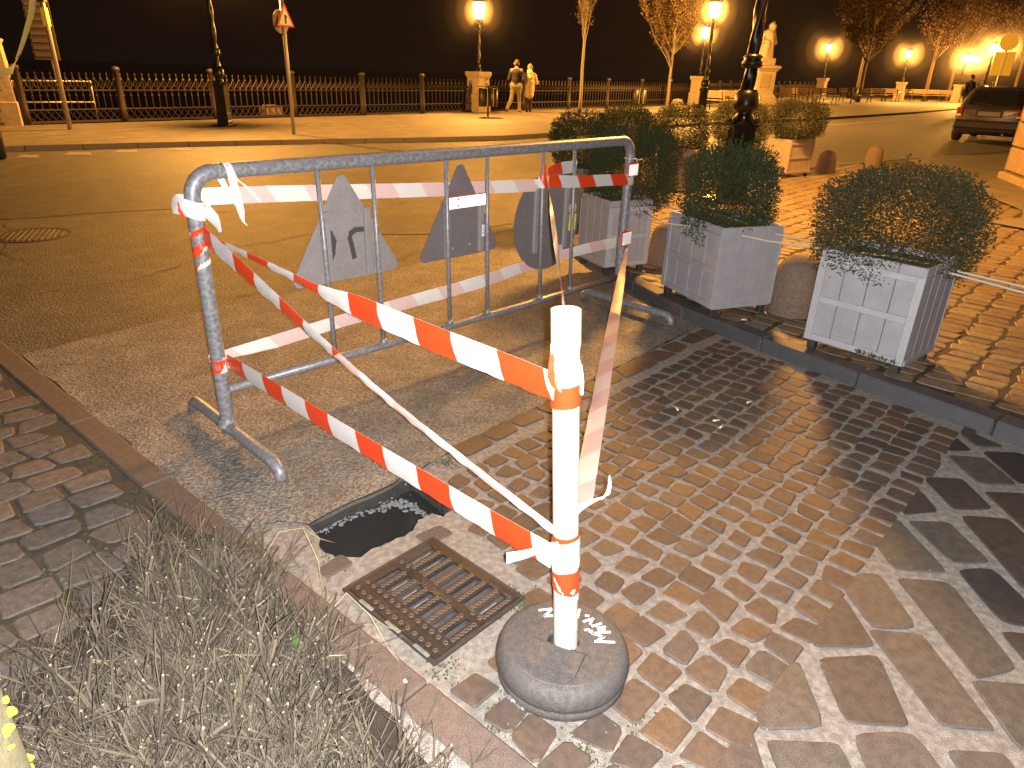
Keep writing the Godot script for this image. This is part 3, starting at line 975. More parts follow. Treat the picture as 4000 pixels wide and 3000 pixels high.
func make_barrier() -> void:
	var t := thing("crowd_barrier", "galvanised tube crowd barrier standing across the road edge", "barrier", BAR_AT, BAR_TURN)
	var path := [V(0.004, 0.03, 0)]
	for k in 9:
		path.append(V(0.004, 0.1 + k * 0.1, 0))
	path.append_array(arc(V(0.094, 0.999, 0), V(1, 0, 0), V(0, 1, 0), 0.09, PI, PI / 2, 8))
	for k in 11:
		path.append(V(0.25 + k * 0.222, 1.089, 0))
	path.append_array(arc(V(2.624, 0.999, 0), V(1, 0, 0), V(0, 1, 0), 0.09, PI / 2, 0, 8))
	for k in 9:
		path.append(V(2.714, 0.9 - k * 0.1, 0))
	path.append(V(2.712, 0.03, 0))
	part("frame_tube", B.new().smooth(true).tube(path, 0.029, 16).done(), M.galvanised, t)
	var seams := B.new().smooth(true)
	for c in [[V(0.004, 0.985, 0), V(0, 1, 0)], [V(0.11, 1.089, 0), V(1, 0, 0)], [V(2.61, 1.089, 0), V(1, 0, 0)], [V(2.714, 0.985, 0), V(0, 1, 0)]]:
		seams.tube([c[0] - c[1] * 0.003, c[0] + c[1] * 0.003], 0.0302, 16)
	part("weld_seams", seams.done(), M.galvanised, t)
	part("bottom_rail", B.new().smooth(true).tube([V(0.0, 0.222, 0), V(0.9, 0.219, 0), V(1.8, 0.216, 0), V(2.714, 0.222, 0)], 0.0185, 12).done(), M.galvanised, t)
	for s in [[0.523, 0.538], [0.793, 0.809], [1.215, 1.233], [1.485, 1.505], [1.904, 1.932], [2.173, 2.208]]:
		part("bar", B.new().smooth(true).tube([V(s[0], 1.08, 0), V((s[0] + s[1]) / 2, 0.65, 0), V(s[1], 0.225, 0)], 0.011, 10).done(), M.galvanised, t)
		part("weld_lump", B.new().smooth(true).lathe([Vector2(0.011, -0.01), Vector2(0.019, 0.0), Vector2(0.016, 0.008), Vector2(0.0115, 0.018)], 8, Transform3D(Basis(), V(s[1], 0.236, 0))).done(), M.galvanised, t)
	for f in [[0.0, -0.31, 0.4], [2.712, -0.24, 0.4]]:
		var p := [V(f[0], 0.005, f[1] - 0.055), V(f[0], 0.035, f[1] - 0.045), V(f[0], 0.056, f[1] - 0.015)]
		for k in 5:
			p.append(V(f[0], 0.06, lerpf(f[1] + 0.02, f[2] - 0.03, k / 4.0)))
		p.append_array([V(f[0], 0.056, f[2] + 0.005), V(f[0], 0.036, f[2] + 0.035), V(f[0], 0.004, f[2] + 0.045)])
		part("foot", B.new().smooth(true).tube(p, 0.0245, 14).done(), M.galvanised, t)
		part("foot_collar", B.new().smooth(true).lathe([Vector2(0.04, 0.066), Vector2(0.036, 0.084), Vector2(0.031, 0.1)], 14, Transform3D(Basis(), V(f[0], 0, 0)), false).done(), M.galvanised, t)
	for y in [[0.917, 0.078], [0.487, 0.09]]:   # reflecting squares on the right post
		part("reflector_holder", B.new().box(V(2.714, y[0], 0.031), V(0.115, y[1] + 0.008, 0.008), 0.002, Basis(Vector3.UP, 0.05)).done(), M.reflector_red, t)
		part("reflector", prism_sheet(V(2.712, y[0], 0.0365), 0.096, y[1] - 0.012), M.reflector, t)
	# sign plates seen from behind
	var s1 := thing("triangle_sign_back", "grey back of triangular road sign with black spray marks", "road sign", BAR_AT, BAR_TURN, "road signs hung on the barrier")
	part("plate", sign_plate([[0.66, 1.0], [0.42, 0.6], [0.91, 0.6]], 0.03, -0.045), M.sheet_metal, s1)
	for x in [0.562, 0.774]:
		part("mounting_channel", B.new().box(V(x, 0.735, -0.031), V(0.032, 0.3, 0.018), 0.002).done(), M.sheet_metal, s1)
	var marks := B.new()
	var marks2 := B.new()
	stroke(marks, [V(0.548, 0.8, 0), V(0.585, 0.785, 0), V(0.6, 0.75, 0), V(0.59, 0.7, 0), V(0.568, 0.66, 0), V(0.56, 0.63, 0)], 0.03, V(0, 0, -0.0412))
	stroke(marks2, [V(0.755, 0.785, 0), V(0.715, 0.788, 0), V(0.69, 0.775, 0), V(0.683, 0.755, 0), V(0.695, 0.7, 0), V(0.7, 0.665, 0)], 0.024, V(0, 0, -0.0412))
	part("paint_mark", marks.done(), M.spray_paint, s1)
	part("paint_mark", marks2.done(), M.spray_paint, s1)
	for q in [[0.592, 0.872], [0.72, 0.872], [0.61, 0.625], [0.71, 0.635]]:
		part("rivet", B.new().lathe([Vector2(0.007, -0.0425), Vector2(0.006, -0.038), Vector2(0.0, -0.036)], 8, Transform3D(Basis(V(1, 0, 0), V(0, 0, 1), V(0, -1, 0)), V(q[0], q[1], 0)), false).done(), M.galvanised, s1)
	var s2 := thing("triangle_sign_back", "dark back of triangular road sign with white reflecting strip", "road sign", BAR_AT, BAR_TURN, "road signs hung on the barrier")
	part("plate", sign_plate([[1.345, 1.0], [1.11, 0.6], [1.575, 0.6]], 0.03, -0.045), M.sheet_metal_dark, s2)
	part("backing_plate", B.new().box(V(1.36, 0.72, -0.036), V(0.24, 0.3, 0.006), 0.001).done(), M.sheet_metal_dark, s2)
	for x in [1.222, 1.492]:
		part("mounting_channel", B.new().box(V(x + (0.02 if x < 1.3 else -0.02), 0.73, -0.027), V(0.03, 0.3, 0.02), 0.002).done(), M.sheet_metal, s2)
	part("reflecting_strip", prism_sheet(V(1.352, 0.856, 0.006), 0.244, 0.054), M.reflector, s2)
	part("strip_frame", B.new().box(V(1.352, 0.856, -0.002), V(0.248, 0.06, 0.006), 0.001).done(), M.reflector_red, s2)
	for q in [[1.285, 0.873], [1.285, 0.841], [1.415, 0.872], [1.415, 0.838]]:
		part("screw_hole", B.new().box(V(q[0], q[1], 0.0125), V(0.011, 0.011, 0.004), 0.002, Basis(V(0, 0, 1), 0.7)).done(), M.bolt_dark, s2)
	for q in [[1.285, 0.62], [1.4, 0.625]]:
		part("rivet", B.new().lathe([Vector2(0.007, -0.033), Vector2(0.006, -0.029), Vector2(0.0, -0.027)], 8, Transform3D(Basis(V(1, 0, 0), V(0, 0, 1), V(0, -1, 0)), V(q[0], q[1], 0)), false).done(), M.reflector, s2)
	for x in [1.478, 1.53]:
		var lb := part("label_sticker", B.new().box(V(x, 0.69, -0.038 if x > 1.5 else -0.0145), V(0.018, 0.06, 0.001), 0.0).done(), M.sticker_white, s2)
		var lines := B.new()
		for k in 5:
			lines.box(V(x, 0.672 + k * 0.009, -0.0372 if x > 1.5 else -0.0137), V(0.01, 0.003, 0.0006))
		part("print", lines.done(), M.print_black, lb)
	var s3 := thing("round_sign_back", "grey back of round road sign with yellow sticker", "road sign", BAR_AT, BAR_TURN, "road signs hung on the barrier")
	var circle := []
	for k in 40:
		circle.append(V(2.02 + 0.28 * cos(TAU * k / 40), 0.665 + 0.28 * sin(TAU * k / 40), -0.047))
	part("plate", B.new().plate(circle, V(0, 0, 1), 0.003).done(), M.sheet_metal_dark, s3)
	for x in [1.905, 2.165]:
		part("mounting_channel", B.new().box(V(x, 0.68, -0.033), V(0.03, 0.36, 0.018), 0.002).done(), M.sheet_metal, s3)
	var disc := []
	for k in 20:
		disc.append(V(2.238 + 0.034 * cos(TAU * k / 20), 0.722 + 0.034 * sin(TAU * k / 20), -0.0435))
	var round_st := part("round_sticker", B.new().plate(disc, V(0, 0, 1), 0.001).done(), M.sticker_beige, s3)
	var words := B.new()
	for l in [[2.238, 0.738, 0.03], [2.238, 0.727, 0.044], [2.238, 0.714, 0.048], [2.238, 0.702, 0.036]]:
		words.box(V(l[0], l[1], -0.0422), V(l[2], 0.005, 0.0006))
	part("print", words.done(), M.print_black, round_st)
	var ys := part("yellow_sticker", B.new().box(V(2.242, 0.637, -0.0425), V(0.062, 0.098, 0.001), 0.0, Basis(V(0, 0, 1), -0.05)).done(), M.sticker_yellow, s3)
	var yp := B.new()
	for l in [[2.242, 0.676, 0.04, 0.004, 0.0], [2.243, 0.667, 0.044, 0.004, 0.0], [2.238, 0.637, 0.03, 0.007, 0.7], [2.246, 0.634, 0.03, 0.006, -0.35], [2.24, 0.628, 0.024, 0.005, 0.3]]:
		yp.box(V(l[0], l[1], -0.0414), V(l[2], l[3], 0.0006), 0.0, Basis(V(0, 0, 1), l[4]))
	part("print", yp.done(), M.print_black, ys)
	var ws := part("white_sticker", B.new().box(V(2.136, 0.495, -0.0425), V(0.056, 0.036, 0.001)).done(), M.sticker_white, s3)
	var wp := B.new()
	for k in 3:
		wp.box(V(2.13 + 0.004 * k, 0.505 - 0.01 * k, -0.0414), V(0.036, 0.004, 0.0006))
	part("print", wp.done(), M.print_black, ws)

func prism_sheet(c: Vector3, w: float, h: float) -> ArrayMesh:   # reflecting sheet of small upright prisms
	var b := B.new()
	var n := maxi(6, int(w / 0.012))
	for k in n:
		var x0 := c.x - w / 2 + w * k / n
		var x1 := c.x - w / 2 + w * (k + 1) / n
		var xm := lerpf(x0, x1, 0.5)
		var d := (x1 - x0) * 0.48
		var y0 := c.y - h / 2
		var y1 := c.y + h / 2
		b.quad_o(V(x0, y0, c.z), V(xm, y0, c.z + d), V(xm, y1, c.z + d), V(x0, y1, c.z), V(xm, c.y, c.z - 0.01))
		b.quad_o(V(xm, y0, c.z + d), V(x1, y0, c.z), V(x1, y1, c.z), V(xm, y1, c.z + d), V(xm, c.y, c.z - 0.01))
		b.tri_o(V(x0, y1, c.z), V(xm, y1, c.z + d), V(x1, y1, c.z), V(xm, c.y, c.z))
		b.tri_o(V(x0, y0, c.z), V(xm, y0, c.z + d), V(x1, y0, c.z), V(xm, c.y, c.z))
	return b.done()

func sign_plate(corners: Array, r: float, z: float) -> ArrayMesh:   # triangle with rounded corners
	var pts := []
	for k in 3:
		var p := Vector2(corners[k][0], corners[k][1])
		var a := Vector2(corners[(k + 2) % 3][0], corners[(k + 2) % 3][1])
		var b := Vector2(corners[(k + 1) % 3][0], corners[(k + 1) % 3][1])
		var n0 := (p - a).orthogonal().normalized()
		var n1 := (b - p).orthogonal().normalized()
		var m := Vector2((corners[0][0] + corners[1][0] + corners[2][0]) / 3, (corners[0][1] + corners[1][1] + corners[2][1]) / 3)
		if n0.dot(p - m) < 0:
			n0 = -n0
		if n1.dot(p - m) < 0:
			n1 = -n1
		for j in 7:
			var n := n0.slerp(n1, j / 6.0)
			pts.append(V(p.x + n.x * r, p.y + n.y * r, z))
	return B.new().plate(pts, V(0, 0, 1), 0.003).done()

func stroke(b: B, pts: Array, width: float, shift: Vector3) -> void:   # a painted stroke on a plate that faces +z
	for k in pts.size() - 1:
		var d: Vector3 = (pts[k + 1] - pts[k])
		b.box((pts[k] + pts[k + 1]) * 0.5 + shift + V(0, 0, 0.0003 * k / pts.size()), V(d.length() + width * 0.6, width * rf(0.85, 1.1), 0.0006), 0.0, Basis(V(0, 0, 1), atan2(d.y, d.x)))

# a ribbon of warning tape through the given [point, half width] stations
func tape_mesh(keys: Array, sub := 6, start := 0.0, flip := false, crinkle := 0.0015) -> ArrayMesh:
	var pts := []
	var wid := []
	for k in keys.size() - 1:
		var a: Array = keys[maxi(k - 1, 0)]
		var b: Array = keys[k]
		var c: Array = keys[k + 1]
		var d: Array = keys[mini(k + 2, keys.size() - 1)]
		for j in sub:
			var t := float(j) / sub
			pts.append((b[0] as Vector3).cubic_interpolate(c[0], a[0], d[0], t))
			wid.append((b[1] as Vector3).cubic_interpolate(c[1], a[1], d[1], t))
	pts.append(keys[keys.size() - 1][0])
	wid.append(keys[keys.size() - 1][1])
	var front := B.new()
	var back := B.new()
	front.smooth(true)
	back.smooth(true)
	var run := start
	for k in pts.size() - 1:
		var l: float = pts[k].distance_to(pts[k + 1])
		var n: Vector3 = (pts[k + 1] - pts[k]).cross(wid[k]).normalized()
		var n2: Vector3 = (pts[mini(k + 2, pts.size() - 1)] - pts[k]).cross(wid[k + 1]).normalized()
		if k > 0:
			n = (pts[k + 1] - pts[k - 1]).cross(wid[k]).normalized()
		var cr := [sin(run * 61.0) * crinkle, sin((run + l) * 61.0) * crinkle]
		var rows := []
		for e in [[pts[k], wid[k], n, cr[0], run], [pts[k + 1], wid[k + 1], n2, cr[1], run + l]]:
			var row := []
			for j in 4:
				var v := j / 3.0
				var bulge: float = sin(v * PI) * 0.1 * (e[1] as Vector3).length()
				row.append([e[0] + e[1] * (v * 2.0 - 1.0) + e[2] * (bulge + e[3] * cos(v * 5.0)), Vector2(e[4] / 0.31, 1.0 - v), e[2]])
			rows.append(row)
		for j in 3:
			var q := [rows[0][j], rows[1][j], rows[1][j + 1], rows[0][j + 1]]
			for side in 2:
				var b: B = front if (side == 0) != flip else back
				var up: float = 0.00035 if side == 0 else -0.00035
				var p := []
				for e in q:
					p.append(e[0] + e[2] * up)
				if side == 0:
					b.tri_uv(p[0], p[1], p[2], q[0][1], q[1][1], q[2][1])
					b.tri_uv(p[0], p[2], p[3], q[0][1], q[2][1], q[3][1])
				else:
					b.tri_uv(p[0], p[2], p[1], q[0][1], q[2][1], q[1][1])
					b.tri_uv(p[0], p[3], p[2], q[0][1], q[3][1], q[2][1])
		run += l
	var m := front.done()
	m = back.done(m)
	m.surface_set_material(0, M.tape_front)
	m.surface_set_material(1, M.tape_back)
	return m

func tape(label: String, keys: Array, sub := 6, start := 0.0, flip := false, crinkle := 0.0015) -> MeshInstance3D:
	var o := part("warning_tape", tape_mesh(keys, sub, start, flip, crinkle), null)
	tag(o, label, "tape", "red and white tapes tied to barrier and post")
	return o

func sleeve(b: B, axis: Array, r: float, slack := 0.002) -> void:   # a crumpled band wound round a pole
	var prof := []
	for k in axis.size():
		prof.append(axis[k])
	b.smooth(true).tube(prof, r + slack, 18, false)

func make_tapes() -> void:
	var up := Vector3.UP
	# along the barrier, seen from their pale back
	var k1 := []
	for p in [[-0.01, 0.985, -0.028], [0.06, 0.993, -0.05], [0.28, 0.981, -0.056], [0.505, 0.966, -0.058], [0.86, 0.942, -0.058], [1.205, 0.919, -0.056], [1.55, 0.9, -0.052], [1.885, 0.884, -0.03], [1.9, 0.884, -0.016]]:
		k1.append([bar(p[0], p[1], p[2]), up * 0.033])
	tape("upper tape stretched behind the barrier bars, pale back showing", k1, 4, 0.12, true)
	var k2 := []
	for p in [[-0.02, 0.362, -0.03, 0.016], [0.05, 0.362, -0.034, 0.02], [0.27, 0.366, -0.03, 0.03], [0.53, 0.381, -0.028, 0.031], [0.88, 0.393, -0.026, 0.033], [1.215, 0.402, -0.024, 0.035], [1.495, 0.413, -0.024, 0.036], [1.86, 0.428, -0.056, 0.034], [2.0, 0.437, -0.06, 0.033], [2.21, 0.45, -0.04, 0.032], [2.45, 0.456, -0.035, 0.034], [2.69, 0.452, -0.032, 0.034]]:
		k2.append([bar(p[0], p[1], p[2]), (up + V(-0.69, 0, 0.72) * 0.04) * p[3]])
	tape("lower tape stretched behind the barrier bars, pale back showing", k2, 4, 0.05, true)
	var k3 := []
	for p in [[1.888, 0.905, -0.012], [1.905, 0.906, 0.014], [1.94, 0.906, 0.016], [2.05, 0.898, 0.018], [2.18, 0.886, 0.017], [2.45, 0.873, 0.02], [2.66, 0.862, 0.031], [2.72, 0.86, 0.0335], [2.748, 0.859, 0.012]]:
		k3.append([bar(p[0], p[1], p[2]), up * 0.034])
	tape("short striped tape from fifth bar round to right barrier post", k3, 4, 0.0, false)
	var k4 := []
	for p in [[1.93, 0.958, 0.016, 0.02], [1.985, 0.968, 0.014, 0.028], [2.07, 0.968, 0.0, 0.034], [2.16, 0.966, -0.012, 0.034], [2.19, 0.965, -0.014, 0.034], [2.2, 0.965, -0.004, 0.034]]:
		k4.append([bar(p[0], p[1], p[2]), (up * 1.0 + V(0.1, 0, 0.1)) * p[3]])
	tape("scrap of tape bridging the two right bars above the other", k4, 4, 0.03, false)
	# wraps on the barrier
	var wrap := part("tape_wrap", B.new().smooth(true).lathe([Vector2(0.0128, -0.06), Vector2(0.0135, -0.02), Vector2(0.0128, 0.0), Vector2(0.0138, 0.02), Vector2(0.013, 0.06)], 12, Transform3D(Basis(), bar(1.912, 0.94, 0)), false).done(), M.tape_red)
	tag(wrap, "red tape wound round the fifth barrier bar", "tape", "tape windings on barrier and post")
	var kw := []
	for k in 26:   # the spiral down the left post
		var a := -1.0 + k * 0.5
		var h := 0.89 - k * 0.0058
		kw.append([bar(0.004 + 0.0312 * cos(a), h, 0.0312 * sin(a)), up * 0.036])
	var w2 := part("tape_wrap", tape_mesh(kw, 1, 0.02, true, 0.0006), null)
	tag(w2, "striped tape wound in a spiral down the left barrier post", "tape", "tape windings on barrier and post")
	kw = []
	for k in 15:
		var a := 0.6 + k * 0.5
		kw.append([bar(0.004 + 0.0312 * cos(a), 0.336 + 0.001 * k, 0.0312 * sin(a)), up * 0.027])
	var w3 := part("tape_wrap", tape_mesh(kw, 1, 0.0, true, 0.0006), null)
	tag(w3, "striped tape wound low round the left barrier post", "tape", "tape windings on barrier and post")
	# the bulky white knot at the top of the left post
	var kn := B.new().smooth(true)
	var rings := []
	for r in [[0.0, 1.0, 0.034], [0.25, 0.99, 0.04], [0.6, 0.965, 0.044], [1.0, 0.935, 0.04]]:
		var ring := []
		for j in 14:
			var a := TAU * j / 14
			var rad: float = r[2] + 0.004 * sin(a * 3.0 + r[0] * 4.0)
			if cos(a + 2.5) > 0.8:
				rad += 0.03 * (cos(a + 2.5) - 0.8) / 0.2
			ring.append(bar(0.002 + rad * cos(a), r[1] - 0.014 * cos(a - 0.7) , rad * sin(a)))
		rings.append(ring)
	for k in 3:
		for j in 14:
			kn.quad_o(rings[k][j], rings[k][(j + 1) % 14], rings[k + 1][(j + 1) % 14], rings[k + 1][j], bar(0.002, rings[k][j].y, 0))
	var knot := thing("tape_knot", "bulky white tape knot near the top of left barrier post", "tape")
	part("winding", kn.done(), M.tape_white, knot)
	part("torn_flap", tape_white([[bar(0.03, 0.965, 0.03), V(0.02, 0.02, 0.01)], [bar(0.055, 0.93, 0.036), V(0.022, 0.014, 0.01)], [bar(0.068, 0.895, 0.038), V(0.014, 0.006, 0.01)], [bar(0.072, 0.875, 0.037), V(0.006, 0.001, 0.002)]]), M.tape_white, knot)
	part("red_edge", tape_white([[bar(-0.052, 0.99, 0.01), V(0, 0.006, 0)], [bar(-0.053, 0.965, 0.016), V(0.006, 0.004, 0)], [bar(-0.04, 0.935, 0.02), V(0.004, 0.003, 0)]]), M.tape_red, knot)
	# white tape hanging over the top rail
	var hang := thing("tape_knot", "torn white tape hanging over the top rail near left corner", "tape")
	part("loop", tape_white([[bar(0.135, 1.086, -0.034), V(-0.006, 0, 0.006)], [bar(0.14, 1.121, 0.0), V(-0.009, 0, 0.009)], [bar(0.143, 1.1, 0.03), V(-0.01, 0, 0.01)], [bar(0.147, 1.06, 0.036), V(-0.011, 0.002, 0.011)], [bar(0.155, 1.0, 0.036), V(-0.012, 0.002, 0.01)], [bar(0.164, 0.945, 0.034), V(-0.01, 0.001, 0.01)], [bar(0.168, 0.905, 0.034), V(-0.004, 0, 0.003)], [bar(0.182, 0.885, 0.034), V(-0.0015, 0, 0.0015)]]), M.tape_white, hang)
	part("left_end", tape_white([[bar(0.112, 1.065, 0.012), V(-0.009, 0, 0.009)], [bar(0.124, 1.03, 0.02), V(-0.008, 0, 0.008)], [bar(0.14, 0.99, 0.03), V(-0.004, 0, 0.004)], [bar(0.146, 0.965, 0.03), V(-0.001, 0, 0.001)]]), M.tape_white, hang)
	part("right_end", tape_white([[bar(0.15, 1.09, 0.032), V(-0.006, 0, 0.006)], [bar(0.165, 1.06, 0.033), V(-0.006, 0.003, 0.004)], [bar(0.2, 1.03, 0.03), V(-0.009, 0.006, 0.008)], [bar(0.238, 0.985, 0.02), V(-0.008, 0.004, 0.008)], [bar(0.258, 0.96, 0.015), V(-0.001, 0, 0.001)]]), M.tape_white, hang)
	var cord := part("cord", B.new().smooth(true).tube(arc(bar(2.714, 0.982, 0), V(0.69443, 0, -0.71956), V(0.71956, 0, 0.69443), 0.0315, 0, TAU, 16), 0.0025, 5).tube([bar(2.74, 0.982, 0.02), bar(2.77, 0.972, 0.035), bar(2.79, 0.979, 0.04)], 0.002, 5).tube([bar(2.742, 0.98, 0.02), bar(2.762, 0.96, 0.03)], 0.002, 5).done(), M.tape_white)
	tag(cord, "white string tied round the right barrier post near its bend", "string")
	# from the barrier to the white post
	var w := V(0.05, 1.0, 0.03).normalized()
	var n1 := V(0.6, 0.1, 0.8).normalized()
	var a1 := bar(0.02, 0.87, 0.03)
	var b1 := V(0.094, 0.845, -1.345)
	var keys := []
	for q in [[0.0, 0.85, 0.013, 0.0], [0.08, 1.15, 0.02, 0.004], [0.2, 1.2, 0.028, 0.008], [0.32, 1.15, 0.028, 0.012], [0.42, 1.15, 0.03, 0.016], [0.5, 0.75, 0.034, 0.018], [0.58, 0.3, 0.036, 0.016], [0.75, 0.15, 0.036, 0.012], [0.9, 0.12, 0.035, 0.004], [1.0, 0.1, 0.033, 0.0]]:
		keys.append([a1.lerp(b1, q[0]) - up * q[3], (w * cos(q[1]) + n1 * sin(q[1])) * q[2]])
	tape("tape from top left of barrier to the white post, twisted at first", keys, 6, 0.0, false, 0.002)
	var a2 := bar(0.012, 0.87, 0.034)
	var b2 := V(0.122, 0.462, -1.345)
	keys = []
	for q in [[0.0, 0.3, 0.034, 0.0], [0.07, 0.35, 0.034, 0.003], [0.16, 0.55, 0.033, 0.008], [0.26, 0.8, 0.032, 0.014], [0.36, 1.0, 0.03, 0.02], [0.48, 1.12, 0.027, 0.028], [0.6, 1.16, 0.026, 0.03], [0.72, 1.14, 0.026, 0.026], [0.86, 1.12, 0.026, 0.014], [1.0, 1.15, 0.026, 0.0]]:
		keys.append([a2.lerp(b2, q[0]) - up * q[3], (w * cos(q[1]) + n1 * sin(q[1])) * q[2]])
	var diagonal := thing("warning_tape", "narrow folded tape running diagonally from top left to low on post", "tape", Vector3.ZERO, 0.0, "red and white tapes tied to barrier and post")
	part("printed_half", tape_mesh(keys.slice(0, 6), 6, 0.1, false, 0.002), null, diagonal)
	part("folded_half", tape_mesh(keys.slice(5, 10), 6, 0.35, true, 0.002), null, diagonal)
	var a3 := bar(0.03, 0.358, 0.03)
	var b3 := V(0.112, 0.402, -1.335)
	keys = []
	for q in [[0.0, 0.0, 0.03, 0.0], [0.1, 0.1, 0.034, 0.002], [0.3, 0.12, 0.036, 0.005], [0.5, 0.15, 0.037, 0.008], [0.7, 0.2, 0.038, 0.008], [0.88, 0.2, 0.038, 0.006], [1.0, 0.1, 0.036, 0.0]]:
		keys.append([a3.lerp(b3, q[0]) - up * q[3], (w * cos(q[1]) + n1 * sin(q[1])) * q[2]])
	tape("lowest striped tape from left barrier post to the white post", keys, 6, 0.02, false, 0.0015)
	var a4 := bar(2.72, 0.43, 0.035)
	var b4 := V(0.178, 0.5, -1.412)
	keys = []
	var w4 := V(0.62, 0.62, 0.3).normalized()
	for q in [[0.0, 0.012, 0.0], [0.12, 0.02, 0.004], [0.3, 0.03, 0.01], [0.5, 0.032, 0.012], [0.7, 0.032, 0.012], [0.85, 0.031, 0.008], [0.95, 0.03, 0.004], [1.0, 0.03, 0.0]]:
		keys.append([a4.lerp(b4, q[0]) - up * q[2], w4.lerp(V(0.75, 0.35, 0.2).normalized(), q[0]) * q[1]])
	var sheer := tape("pale tape from right barrier post down behind the white post", keys, 6, 0.1, true, 0.002)
	for k in 2:
		sheer.set_surface_override_material(k, M.tape_sheer)
	var a5 := bar(1.925, 0.95, 0.02)
	var b5 := V(0.11, 0.985, -1.392)
	keys = []
	for k in 13:
		var q := k / 12.0
		var tw := 0.5 + k * 0.42
		keys.append([a5.lerp(b5, q) - up * sin(q * PI) * 0.012, (V(0.7, 0, -0.3) * cos(tw) + up * sin(tw)) * 0.0115])
	tape("thin twisted tape from fifth bar into top of white post", keys, 4, 0.0, false, 0.001)

func tape_white(keys: Array) -> ArrayMesh:   # plain ribbon in one colour
	var b := B.new().smooth(true)
	var pts := []
	var wid := []
	for k in keys.size() - 1:
		for j in 5:
			var t := j / 5.0
			pts.append((keys[k][0] as Vector3).cubic_interpolate(keys[k + 1][0], keys[maxi(k - 1, 0)][0], keys[mini(k + 2, keys.size() - 1)][0], t))
			wid.append((keys[k][1] as Vector3).lerp(keys[k + 1][1], t))
	pts.append(keys[keys.size() - 1][0])
	wid.append(keys[keys.size() - 1][1])
	for k in pts.size() - 1:
		var n: Vector3 = (pts[k + 1] - pts[k]).cross(wid[k]).normalized() * 0.0005
		var f: Vector3 = n * 6.0
		var a: Vector3 = pts[k] - wid[k]
		var c: Vector3 = pts[k] + f
		var e: Vector3 = pts[k] + wid[k]
		var a2: Vector3 = pts[k + 1] - wid[k + 1]
		var c2: Vector3 = pts[k + 1] + f
		var e2: Vector3 = pts[k + 1] + wid[k + 1]
		b.quad(a + n, a2 + n, c2 + n, c + n)
		b.quad(c + n, c2 + n, e2 + n, e + n)
		b.quad(c - n, c2 - n, a2 - n, a - n)
		b.quad(e - n, e2 - n, c2 - n, c - n)
	return b.done()

# ---------------------------------------------------------------- white post on its rubber base
func post_at(h: float) -> Vector3:
	return V(lerpf(0.1625, 0.108, (h - 0.1) / 0.9), h, -1.368)

